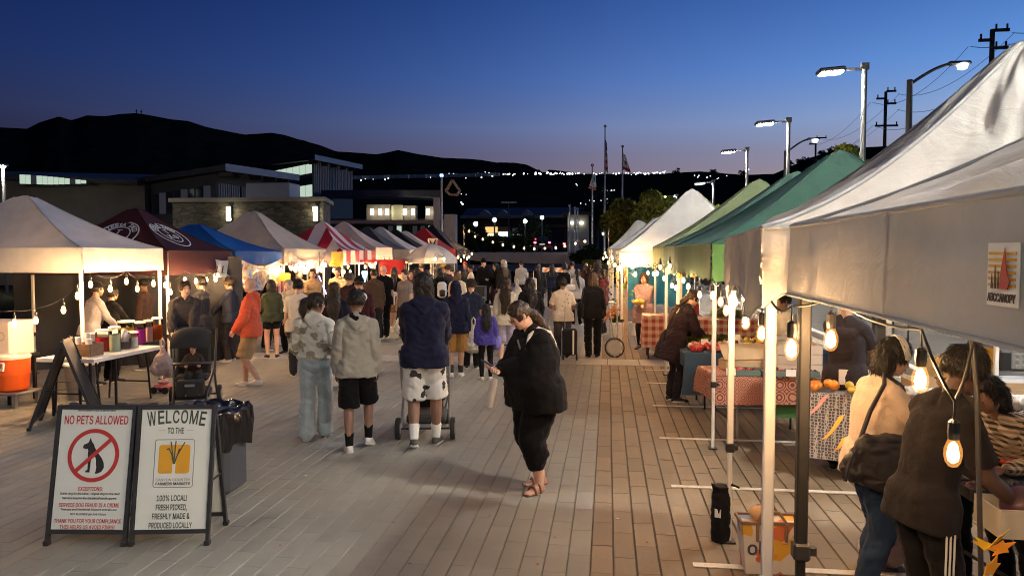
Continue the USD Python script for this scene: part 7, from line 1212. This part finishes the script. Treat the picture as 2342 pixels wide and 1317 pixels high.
# --- front row walking away
pb = person(F(818, 1026), -2, 1.63, 'boy in a light grey hoodie and black shorts walking away', 'brown', ('curly', 'black'), ('hoodie', (.30, .29, .25)), ('shorts', BLK), (.62, .60, .56), w=.98, feet=[(-.085, -.12, .075, -.2, 1, 0), (.12, .10, .11, .35, 1, -.55)], socks=BLK, curl=(.7, .7))
pb.part('inner_hood', sc_m(folds(soft(hul((*(pb.up(-.05, -.06, .575)/pb.S), .045), (*(pb.up(.05, -.06, .575)/pb.S), .045), (*(pb.up(0, -.10, .545)/pb.S), .03), n=10), .02, 2), .006), pb.S), cloth(BLK), local=True, smooth=True) if 'sc_m' in globals() else None
CREAM = (.62, .60, .50)
PRINT = mat('hoodie_print', {'tc': ('texture_coordinate', {}), 's': ('separate_xyz', {}), 'n': ('noise_texture', dict(scale=11., detail=4.)), 'z': ('map_range', dict(from_min=.90, from_max=1.02, to_min=0., to_max=1.)), 'z2': ('map_range', dict(from_min=1.28, from_max=1.16, to_min=0., to_max=1.)), 'y': ('map_range', dict(from_min=.02, from_max=-.04, to_min=0., to_max=1.)), 'm': ('math', dict(math_type='multiply')), 'm2': ('math', dict(math_type='multiply')), 'g': ('math', dict(math_type='greater_than', value2=.53)), 'm3': ('math', dict(math_type='multiply')), 'c': ('mix_color', dict(a=CREAM, b=(.30, .27, .19))), 'p': ('principled_bsdf', dict(roughness=.9))},
    [('tc.object', 's.vector'), ('tc.object', 'n.vector'), ('s.z', 'z.value'), ('s.z', 'z2.value'), ('s.y', 'y.value'), ('z.result', 'm.value1'), ('z2.result', 'm.value2'), ('m.value', 'm2.value1'), ('y.result', 'm2.value2'), ('n.fac', 'g.value1'), ('g.value', 'm3.value1'), ('m2.value', 'm3.value2'), ('m3.value', 'c.fac'), ('c.result', 'p.base_color')])
person(F(722, 1004), -12, 1.60, 'young woman in a cream printed hoodie and pale wide jeans, head turned right', 'fair', ('pony', 'brown'), ('crop', CREAM), ('baggy', (.36, .43, .45)), (.10, .08, .07), w=1.08, head=(-58, 4), feet=step(.10, .02), hands=[(-.20, .20, 1.0), (.20, .22, 1.02)], face_on=True, topmat=PRINT, curl=(.6, .6))
PALM = mat('palm_print', {'tc': ('texture_coordinate', {}), 'v': ('voronoi_texture', dict(scale=6.5, randomness=1.0)), 'w': ('noise_texture', dict(scale=16., detail=2.)), 'a': ('math', dict(math_type='multiply', value2=.9)), 'ad': ('math', dict(math_type='add')), 'l': ('math', dict(math_type='less_than', value2=.72)), 'c': ('mix_color', dict(a=(.66, .64, .60), b=(.03, .03, .025))), 'p': ('principled_bsdf', dict(roughness=.85))}, [('tc.object', 'v.vector'), ('tc.object', 'w.vector'), ('w.fac', 'a.value1'), ('v.distance', 'ad.value1'), ('a.value', 'ad.value2'), ('ad.value', 'l.value1'), ('l.value', 'c.fac'), ('c.result', 'p.base_color')])
pm = person(F(972, 1020), -3, 1.83, 'tall long-haired man in a navy hoodie and palm-print shorts pushing a stroller', 'brown', ('bob', 'black'), ('hoodie', NAVY), ('shorts', (.6, .6, .6)), (.05, .05, .05), w=1.16, botmat=PALM, socks=(.62, .62, .60), feet=[(-.10, -.14, .12, -.1, 1, -.5), (.11, .10, .075)], hands=[(-.19, .36, 1.02), (.19, .36, 1.02)], curl=(.9, .9))
# his stroller: seen from behind, two big wheels
def stroller(loc, rot, label, h, front, child=False):
    t = Th('stroller', label, 'stroller', (loc[0], loc[1], 0), rot); FM = pbr((.025, .025, .025), .5, key='stroller_black') ; CL = cloth((.035, .033, .030)) if front else cloth((.05, .05, .05)); MT = STEEL if not front else FM
    w = .27
    for s in (-1, 1):
        for y, r in ((-.34, .125), (.42, .09)):
            wh = t.part('wheel', xf(lathe([(r*.6, -.022), (r*.95, -.026), (r, 0), (r*.95, .026), (r*.6, .022)], 22), ry=90, loc=(s*(w+.03 if y < 0 else w-.07), y, r)), RUBBER, local=True, smooth=35); t.part('hub', xf(lathe([(r*.5, -.024), (r*.5, .024)], 12), ry=90, loc=(s*(w+.03 if y < 0 else w-.07), y, r)), GREY_STEEL, parent=wh, local=True)
        t.part('frame_tube', tube([(s*w, -.34, .125), (s*w*.95, -.2, .42), (s*w*.98, -.36, .80), (s*w*.98, -.50, 1.0)], .014, 8), MT, local=True, smooth=True); t.part('frame_tube', tube([(s*w*.95, -.25, .50), (s*(w-.07), .25, .25), (s*(w-.07), .42, .09)], .014, 8), MT, local=True, smooth=True)
    t.part('axle', cyl((-w, -.34, .125), (w, -.34, .125), .012, n=8), FM, local=True); t.part('handle_bar', tube([(-w*.98, -.50, 1.0), (-.2, -.53, 1.02), (.2, -.53, 1.02), (w*.98, -.50, 1.0)], .016, 8), FM, local=True, smooth=True)
    t.part('seat_back', rbx(-.21, .21, -.22, -.15, .40, .88, .03), CL, local=True, smooth=40); t.part('seat', rbx(-.21, .21, -.16, .16, .38, .45, .03), CL, local=True, smooth=40); t.part('basket', rbx(-.22, .22, -.26, .22, .15, .26, .03), CL, local=True, smooth=40); t.part('foot_rest', rbx(-.17, .17, .16, .32, .20, .42, .02), CL, local=True, smooth=40)
    a = np.linspace(-.25, 2.0, 14); u = np.linspace(-1, 1, 13); P_ = np.array([[(.24*x, -.16+.30*math.cos(k)*(1-.10*x*x)*(-1) if False else -.10+.32*math.sin(k-.55)*(1-.08*x*x), .80+.27*math.cos(k-.55)*(1-.28*abs(x)**3)) for x in u] for k in a]); t.part('canopy', grid(P_), CL, local=True, smooth=True)
    t.part('bumper_bar', tube([(-.22, -.05, .58), (-.21, .16, .62), (0, .22, .63), (.21, .16, .62), (.22, -.05, .58)], .020, 8), FM, local=True, smooth=True)
    if front: t.part('name_plate', rbx(-.06, .06, .31, .325, .34, .375, .004), STEEL, local=True)
    return t
stroller(F(978, 988), 10, 'stroller with steel frame pushed by the man in palm-print shorts', 1.0, False)
SF = F(437, 935); stroller((SF[0], SF[1]+.05), 180+24, 'black stroller with a grey hood carrying a toddler, facing the viewer', 1.0, True)
# toddler
tp = person((SF[0], SF[1]+.08, .0), 176, .84, 'toddler in dark clothes sitting in the black stroller', 'fair', ('short', 'brown'), ('long', (.045, .028, .02)), ('trousers', (.02, .02, .02)), (.05, .05, .05), w=1.25, drop=-.02, feet=[(-.12, .55, .55), (.12, .55, .55)], hands=[(-.20, .36, 1.22), (.20, .36, 1.22)], head=(-20, 4), face_on=True, fine=1.3)
# --- left-hand people
person(AD(424, 760, 11.2)*[1, 1, 0], 172, 1.62, 'bearded man in a dark grey sweater standing behind the black stroller', 'fair', ('short', 'brown'), ('hoodie', (.035, .033, .038)), ('jeans', (.06, .09, .12)), (.6, .6, .58), w=1.22, hands=[(-.15, .34, .95), (.15, .34, .95)], head=(28, 0), face_on=True)
person(Yp(461, 12.4), 60, 1.63, 'person in a black jacket behind the bearded man', 'tan', ('short', 'black'), ('long', (.02, .02, .024)), ('trousers', BLK), BLK, w=1.05, hands=[None, (.12, .4, 1.05)])
person(F(577, 884), 72, 1.67, 'bald man in a bright orange hoodie and khaki shorts walking left', 'fair', ('bald', 'grey'), ('hoodie', (.62, .105, .05)), ('shorts', (.33, .22, .11)), (.62, .60, .56), w=1.10, feet=step(.13, .05), curl=(.6, .6), hands=[(-.20, .20, .93), (.20, .20, .93)], face_on=True)
person(F(623, 818), 4, 1.52, 'woman in a dark green jacket and black shorts standing with her back turned', 'fair', ('bob', 'black'), ('long', (.035, .045, .03)), ('short_shorts', BLK), BLK, w=1.02, hands=[(-.15, .3, 1.05), (.25, .05, .85)])
person(F(528, 826), 62, 1.58, 'man in dark blue with white sneakers behind the man in orange', 'tan', ('short', 'brown'), ('long', (.03, .035, .055)), ('trousers', (.035, .03, .032)), (.62, .6, .55), w=1.1, hands=[(-.1, .35, 1.0), (.15, .35, 1.0)])
person(F(766, 890), -4, 1.60, 'woman with long brown hair in a long navy coat seen from behind', 'tan', ('long', 'brown'), ('coat', (.012, .012, .022)), ('leggings', BLK), BLK, w=1.06, hands=[(-.12, .3, 1.05), None])
person(Yp(682, 11.9), -6, 1.60, 'person in an off-white top behind the young woman in cream', 'tan', ('short', 'black'), ('tee', (.55, .52, .46)), ('trousers', (.03, .03, .035)), BLK, w=1.15)
pe = person(Yp(822, 12.3), 10, 1.64, 'person in a maroon top with a round white emblem behind the boy in grey', 'tan', ('short', 'black'), ('hoodie', (.045, .012, .016)), ('trousers', BLK), BLK, w=1.12, hat=('cap', BLK))
pe.part('emblem', onplane(slab(unary_union([Point(0, 0).buffer(.075).difference(Point(0, 0).buffer(.05)), Point(0, 0).buffer(.028)]), 0, .004), pe.up(.03, -.182, .475), (1, 0, 0), (0, -1, .2)), INKW, local=True)
person(Yp(800, 14.0), -30, 1.66, 'man with short hair turned towards the stalls beside the maroon top', 'tan', ('short', 'brown'), ('tee', (.03, .015, .018)), ('trousers', BLK), BLK, fine=1.3)
person(Yp(716, 16.2), 172, 1.70, 'vendor in a tan sweater with folded arms under the cream tent', 'tan', ('short', 'brown'), ('long', (.34, .24, .13)), ('trousers', BLK), BLK, w=1.15, hands=[(.10, .24, 1.22), (-.10, .26, 1.18)], elbows=((-1, 0, -.4), (1, 0, -.4)), fine=1.3, face_on=True)
person(Yp(686, 16.6), 200, 1.68, 'vendor in a cream tee shirt left of the tan sweater', 'tan', ('buzz', 'brown'), ('tee', (.52, .42, .30)), ('trousers', BLK), BLK, fine=1.4)
person(Yp(773, 18.2), 160, 1.68, 'vendor in a beige hoodie under the yellow banner', 'tan', ('short', 'brown'), ('hoodie', (.40, .30, .18)), ('trousers', BLK), BLK, fine=1.4)
person(Yp(660, 14.6), 150, 1.50, 'grey-haired person in a patterned pale shirt behind the banner post', 'fair', ('short', 'grey'), ('long', (.35, .33, .30)), ('trousers', BLK), BLK, fine=1.4)
person(F(878, 774), 12, 1.76, 'bald man in a black tee shirt and black trousers walking away', 'fair', ('bald', 'grey'), ('tee', BLK), ('trousers', BLK), BLK, w=1.12, feet=step(.12, .03), fine=1.2)
pl = person(F(903, 752), -20, 1.66, 'woman with long dark hair and a pale sweater tied round her waist', 'tan', ('long', 'black'), ('tank', BLK), ('shorts', (.22, .15, .09)), (.6, .6, .58), hands=[(-.12, .16, 1.55), (.15, .25, 1.1)], elbows=((-1, .3, -.5), None), fine=1.2)
pl.part('tied_sweater', (lambda q: (vf(q)[0]*pl.S, vf(q)[1]))(soft(U([hul((-.13, 0, 1.0, .09), (.13, 0, 1.0, .09), (0, -.06, 1.0, .10), n=12), hul((0, .12, .98, .04), (.05, .14, .78, .03), n=8), hul((0, -.13, .98, .05), (.04, -.15, .72, .035), n=8)]), .025, 3)), cloth((.62, .60, .56)), local=True, smooth=True)
# drinks stall vendors
person(AD(203, 720, 11.6)*[1, 1, 0], -62, 1.60, 'vendor in a grey shirt and black cap bending over the drinks table', 'tan', ('buzz', 'black'), ('long', (.30, .28, .28)), ('trousers', BLK), BLK, lean=14, hands=[(-.1, .42, .98), (.1, .42, .98)], hat=('cap', BLK), face_on=True)
person(AD(250, 720, 11.9)*[1, 1, 0], -55, 1.50, 'woman in a black top working beside the capped vendor', 'tan', ('bun', 'black'), ('long', BLK), ('trousers', BLK), BLK, hands=[(-.1, .4, 1.0), (.1, .4, 1.0)], lean=6, face_on=True)
# middle of the lane
pmu = person(F(1043, 862), 2, 1.57, 'person in a navy hooded jacket and mustard shorts walking away', 'tan', ('short', 'black'), ('hoodie', NAVY), ('shorts', (.32, .17, .05)), (.6, .6, .58), w=1.12, hat=('hood', NAVY), feet=step(.10, .03), socks=(.03, .03, .03))
person(Yp(1078, 13.1), -10, 1.58, 'person in a dark navy tee shirt holding a white bag beside the hooded jacket', 'fair', ('short', 'brown'), ('tee', (.02, .025, .05)), ('trousers', BLK), BLK, w=1.05)
pg = person(F(1112, 868), 6, 1.22, 'small girl with long black hair in a purple jacket', 'tan', ('long', 'black'), ('hoodie', (.055, .045, .24)), ('leggings', BLK), (.66, .64, .6), w=1.05)
held(pg, 'purple_bag', 'lilac bag slung at the right of the girl in purple', 'bag', [('bag', rbag(np.array([.26, .02, .88])*pg.S, (.07, .05, .13), .006, 3), pbr((.14, .13, .42), .5, key='bag_lilac'))])
pt_ = person(Yp(1157, 13.4), -8, 1.60, 'woman with very long hair in a cream top and lilac skirt', 'fair', ('wavy', 'brown'), ('long', (.58, .54, .44)), ('shorts', (.32, .29, .40)), (.5, .48, .44), feet=step(.08, .02))
person(Yp(1212, 13.9), 20, 1.58, 'woman with very long black hair in a black dress near the cream blouse', 'tan', ('wavy', 'black'), ('coat', BLK), ('leggings', BLK), BLK, w=1.15, hands=[None, (.28, .18, .95)])
pto = person(Yp(1230, 23), 5, 1.74, 'woman in a black jacket with a cream tote on her back', 'tan', ('ponylow', 'black'), ('hoodie', (.018, .018, .022)), ('trousers', BLK), BLK, w=1.2, fine=1.4)
held(pto, 'tote', 'flat cream tote hanging on the back of the black jacket', 'bag', [('bag', rbag(np.array([-.14, -.22, 1.12])*pto.S, (.09, .03, .19), .004, 5), WB), ('strap', tube([np.array(p)*pto.S for p in ((-.16, -.22, 1.28), (-.15, -.18, 1.46), (-.14, 0, 1.52))], .014, 6), WB)])
person(Yp(1106, 26), -150, 1.84, 'man in a black beanie and black coat, left of a group of three', 'fair', ('short', 'black'), ('hoodie', BLK), ('trousers', BLK), BLK, w=1.1, hat=('beanie', BLK), fine=1.4, hands=[None, (.1, .25, 1.1)], face_on=True)
person(Yp(1133, 26.3), 120, 1.72, 'middle person of a group of three holding a white bundle', 'tan', ('bob', 'black'), ('hoodie', BLK), ('trousers', (.05, .03, .04)), BLK, fine=1.4, hands=[(-.05, .3, 1.1), (.05, .3, 1.1)], face_on=True)
person(Yp(1152, 25.8), 30, 1.80, 'person in a pale hood and black jacket, right of a group of three', 'tan', ('long', 'light'), ('hoodie', (.02, .02, .02)), ('baggy', (.48, .46, .44)), BLK, w=1.15, fine=1.4, hat=('hood', (.38, .35, .32)))
pc_ = person(Yp(1287, 14.6), 3, 1.56, 'woman with cropped hair in a cream patterned tee pulling a trolley', 'brown', ('short', 'black'), ('tee', (.58, .47, .36)), ('trousers', (.06, .05, .05)), BLK, w=1.22, hands=[(-.2, .25, 1.08), (.2, .25, 1.05)])
g = random.Random(2)
for i in range(9): x, z = g.uniform(-.13, .13), g.uniform(1.0, 1.42); pc_.part('motif', onplane(slab(Point(0, 0).buffer(.011), 0, .003), np.array([x, -.165-.01*math.cos(x*8), z])*pc_.S+[0, -.02, 0], (1, 0, 0), (x*2, -1, 0)), pbr((.25, .08, .05), .8, key='motif_rust'), local=True)
pd = person(Yp(1291, 21.5), 4, 1.74, 'woman in black with a white shoulder bag near the barricade', 'tan', ('bun', 'black'), ('long', BLK), ('trousers', (.03, .02, .02)), BLK, fine=1.4, w=1.1)
held(pd, 'shoulder_bag', 'white shoulder bag on the woman in black near the barricade', 'bag', [('bag', rbag(np.array([.16, -.16, 1.08])*pd.S, (.15, .05, .10), .004, 7), pbr((.66, .64, .6), .6, key='bag_plain')), ('strap', tube([np.array(p)*pd.S for p in ((.2, -.15, 1.17), (.17, -.1, 1.45), (.14, .05, 1.5))], .012, 6), PLWHITE)])
person(Yp(1320, 21.5), 2, 1.60, 'woman in a white long-sleeved top and black trousers in the far crowd', 'tan', ('ponylow', 'black'), ('long', (.55, .53, .50)), ('trousers', BLK), BLK, fine=1.4)
person(Yp(1338, 25), 20, 1.72, 'woman with long dark hair and bare shoulders in the far crowd', 'tan', ('long', 'brown'), ('tank', (.1, .04, .05)), ('trousers', BLK), BLK, fine=1.5)
person(Yp(1349, 23.5), -15, 1.66, 'woman with short dark hair holding a white purse in the far crowd', 'tan', ('bob', 'brown'), ('tee', (.03, .015, .018)), ('trousers', BLK), BLK, fine=1.5)
person(Yp(1367, 20.5), -28, 1.86, 'tall woman with long brown hair in a dark brown coat by the corn stalks', 'fair', ('wavy', 'brown'), ('coat', (.035, .018, .016)), ('trousers', BLK), BLK, w=1.12, fine=1.4)
pk_ = person(F(1356, 819), 2, 1.66, 'woman in a black shirt and trousers walking away with a black shoulder bag', 'fair', ('bob', 'light'), ('long', (.014, .013, .014)), ('trousers', (.010, .010, .011)), BLK, w=1.04, feet=step(.12, .03))
held(pk_, 'shoulder_bag', 'large black shoulder bag on the woman in the black shirt', 'bag', [('bag', rbag(np.array([-.26, -.02, 1.0])*pk_.S, (.06, .15, .16), .010, 8), cloth((.012, .012, .014))), ('strap', tube([np.array(p)*pk_.S for p in ((-.25, -.1, 1.15), (-.19, -.05, 1.44), (-.17, .02, 1.48), (-.24, .1, 1.15))], .012, 6), BLACK_PLASTIC)])
# far crowd on the left side
for px, Y, face, h, lab, sk, hr, tp_, hat in (
    (940, 19.0, 190, 1.62, 'woman facing the viewer holding a pale round plate in the crowd', 'tan', ('bob', 'black'), ('tee', (.10, .04, .03)), None),
    (955, 20.5, 30, 1.64, 'dark-haired person just left of the long-haired man', 'tan', ('bob', 'black'), ('long', BLK), None),
    (976, 19.5, 175, 1.60, 'woman with dark curls facing the viewer over the long-haired man', 'fair', ('long', 'brown'), ('long', (.05, .02, .02)), None),
    (1006, 18.6, 15, 1.66, 'person in black with a white and black backpack in the crowd', 'tan', ('bob', 'black'), ('hoodie', BLK), None),
    (1014, 22.5, 160, 1.70, 'person in a yellow cap under the white umbrella', 'tan', ('short', 'black'), ('long', (.05, .05, .05)), ('cap', (.55, .36, .06))),
    (1025, 20.5, 60, 1.72, 'man with brown hair in profile right of the umbrella', 'fair', ('short', 'brown'), ('tee', (.05, .03, .03)), None),
    (1033, 21.5, 10, 1.66, 'person in a white tee shirt behind the hooded navy jacket', 'fair', ('buzz', 'brown'), ('tee', (.6, .56, .52)), None),
    (1046, 18.0, 5, 1.62, 'blonde woman in a cream top above the hooded navy jacket', 'fair', ('bob', 'light'), ('tee', (.55, .46, .34)), None),
    (1077, 24.5, 100, 1.66, 'person in a white tee shirt standing at the grill cart', 'tan', ('short', 'black'), ('tee', (.6, .55, .5)), None),
    (965, 24.0, 40, 1.70, 'person in dark red at the red awning', 'tan', ('short', 'black'), ('long', (.12, .02, .02)), None),
    (920, 22.5, -60, 1.68, 'vendor in a beige shirt under the red awning', 'tan', ('short', 'brown'), ('tee', (.45, .32, .2)), None),
    (856, 17.0, 10, 1.66, 'person in a brown jacket just left of the bald man in black', 'tan', ('short', 'brown'), ('hoodie', (.07, .045, .03)), None),
    (926, 17.2, 140, 1.66, 'person in a grey shirt turned sideways by the tied sweater', 'fair', ('short', 'brown'), ('tee', (.18, .17, .17)), None),
    (886, 23.0, -40, 1.70, 'person in a white apron under the striped tent', 'tan', ('short', 'black'), ('tee', (.6, .58, .54)), None),
    (1060, 20.0, -20, 1.60, 'person in a dark green hoodie right of the blonde woman', 'tan', ('bob', 'brown'), ('hoodie', (.03, .05, .035)), None),
    (1064, 27.0, 170, 1.72, 'person in a red cap near the grill cart', 'tan', ('short', 'black'), ('long', (.04, .04, .05)), ('cap', (.4, .03, .03))),
    (1192, 30.0, 8, 1.72, 'person in a light grey top near the farthest board', 'fair', ('short', 'brown'), ('hoodie', (.35, .34, .33)), None),
    (1262, 28.0, -6, 1.64, 'woman in dark blue walking towards the barricade', 'tan', ('long', 'black'), ('long', (.02, .025, .06)), None),
    (1308, 26.0, 14, 1.76, 'man in a grey tee shirt in the far right crowd', 'tan', ('short', 'black'), ('tee', (.2, .2, .2)), None),
    (1380, 19.0, 70, 1.64, 'person in a maroon hoodie beside the corn stalks', 'tan', ('bob', 'black'), ('hoodie', (.10, .02, .025)), None),
    (606, 15.0, -70, 1.66, 'person in a black jacket before the printed food banner', 'tan', ('short', 'black'), ('hoodie', BLK), None),
    (640, 16.4, 170, 1.66, 'vendor in a red shirt behind the printed food banner', 'tan', ('short', 'black'), ('tee', (.35, .04, .03)), None),
    (330, 12.2, 60, 1.60, 'vendor in dark clothes at the back of the drinks tent', 'brown', ('short', 'black'), ('long', (.05, .03, .025)), None),
    (993, 26.0, 20, 1.70, 'person in a grey hoodie behind the umbrella pole', 'tan', ('short', 'brown'), ('hoodie', (.12, .11, .11)), None)):
    pp = person(Yp(px, Y), face, h, lab, sk, hr, tp_, ('trousers', (.02, .02, .024)), (.2, .2, .2), fine=2.0, hat=hat, face_on=abs(face) > 150, w=1.05)
    if 'plate' in lab: held(pp, 'plate', 'pale round plate held by a woman in the crowd', 'plate', [('plate', xf(lathe([(.10, 0), (.17, .02), (.175, .025)], 20), rx=60, loc=np.array([0, .33, 1.1])*pp.S), PLWHITE)])
    if 'backpack' in lab: held(pp, 'backpack', 'white and black backpack in the crowd', 'bag', [('bag', rbag(np.array([0, -.22, 1.2])*pp.S, (.12, .06, .2), .005, 9), PLWHITE), ('pocket', rbag(np.array([0, -.27, 1.12])*pp.S, (.08, .04, .09), .004, 10), BLACK_PLASTIC)])
# right-hand stalls
pv = person(F(1472, 798), 165, 1.62, 'long-haired vendor in a mauve jacket cradling a yellow bundle at the flower stall', 'fair', ('long', 'brown'), ('coat', (.26, .17, .18)), ('leggings', BLK), (.05, .02, .02), hands=[(.08, .30, 1.15), (-.02, .32, 1.06)], w=1.05, face_on=True)
held(pv, 'yellow_bundle', 'yellow bundle held by the vendor in the mauve jacket', 'bundle', [('bundle', rbag(np.array([.03, .33, 1.12])*pv.S, (.14, .07, .07), .012, 11), pbr((.55, .36, .06), .7, key='bundle_yellow'))])
person(F(1538, 916), -62, 1.60, 'woman in dark clothes leaning over the denim table beside the white posts', 'fair', ('ponylow', 'brown'), ('coat', (.020, .012, .018)), ('jeans', (.018, .016, .022)), BLK, w=1.08, lean=20, hunch=14, hands=[(-.1, .45, .95), (.1, .48, .95)], head=(0, 22))
person(AY(1812, 760, 9.9)*[1, 1, 0], 120, 1.55, 'vendor in a white shirt moving behind the fruit cartons', 'tan', ('short', 'black'), ('long', (.55, .55, .56)), ('trousers', BLK), BLK, w=1.1, lean=14, hands=[(-.25, .42, 1.1), (.2, .42, 1.15)])
person(AY(1936, 760, 7.3)*[1, 1, 0], -24, 1.70, 'man in a dark tee shirt with his back turned behind the lattice table', 'tan', ('buzz', 'black'), ('tee', (.035, .028, .032)), ('trousers', BLK), BLK, w=1.0, hands=[(-.15, .38, 1.05), (.15, .38, 1.05)], head=(20, 6))
q = AY(1992, 1000, 4.55)
pz = person((q[0], q[1], 0), -64, 1.56, 'woman in a cream shirt and jeans leaning over the stall', 'fair', ('bob', 'black'), ('tee', (.62, .50, .40)), ('jeans', (.022, .04, .075)), BLK, w=1.20, belly=.05, lean=4, hunch=10, hands=[(-.10, .44, 1.06), (.20, .42, 1.02)], head=(-4, 16), face_on=True, hat=('headband', (.62, .60, .58)), curl=(.8, .8), armr=1.1, feet=[(-.11, .05, .075), (.11, -.10, .075)])
HB = pbr((.014, .012, .014), .55, var=.2, key='handbag_black')
held(pz, 'handbag', 'slouchy black handbag hanging at the hip of the woman in the cream shirt', 'bag', [('bag', folds(soft(U([hul((-.02+.24, -.20, .86, .07), (.24, .13, .84, .075), (.25, -.16, 1.0, .05), (.25, .12, 1.0, .045), (.25, -.02, .80, .075), n=12)]), .018, 3), .014, (12, 12, 9), 4), HB), ('strap', tube([np.array(p) for p in ((.25, -.19, 1.0), (.23, -.12, 1.18), (.18, -.02, 1.32), (.10, .02, 1.37), (.14, .10, 1.30), (.25, .14, 1.02))], .013, 8), HB), ('tassel', tube([np.array(p) for p in ((.30, -.23, .98), (.33, -.28, .90), (.34, -.30, .82))], .010, 6), HB)])
q = AY(2112, 1000, 3.72)
pr = person((q[0], q[1], 0), -52, 1.63, 'man in a dark tee and striped track pants bending over the right stall', 'dark', ('short', 'black'), ('tee', (.014, .012, .014)), ('trousers', (.010, .009, .010)), BLK, w=.92, lean=9, hunch=16, hands=[(-.16, .44, 1.0), (.22, .36, .96)], head=(-14, 18), curl=(.8, .8), face_on=True)
for k in range(3):  # stripes down the right leg
    hip, kn = np.array([.205+.012, -.03+.022*k, .86])*pr.S, np.array([.175, .0+.022*k, .45])*pr.S; pr.part('stripe', bar(hip-[0, 0, .02], kn, .009, .004, (1, .2, 0)), PLWHITE, local=True)
person(AY(2176, 900, 4.9)*[1, 1, 0], 165, 1.41, 'vendor in a wide tan hat leaning towards the customers', 'brown', ('short', 'black'), ('long', (.10, .07, .05)), ('trousers', BLK), BLK, lean=8, hands=[(-.15, .28, 1.0), (.2, .28, .98)], hat=('brim', (.30, .24, .13)), head=(0, 20))
CHK = cloth_pat('cloth_check', (.5, .42, .34), (.03, .025, .025), 30., 'plaid') if 'cloth_pat' in globals() else None
person(AY(2345, 900, 4.7)*[1, 1, 0], 150, 1.44, 'dark-haired person in a checked shirt at the right picture edge', 'brown', ('bob', 'black'), ('long', (.2, .18, .15)), ('trousers', BLK), BLK, lean=30, hunch=14, hands=[(-.12, .40, 1.02), (.2, .40, 1.02)], head=(0, 18), topmat=CHK)
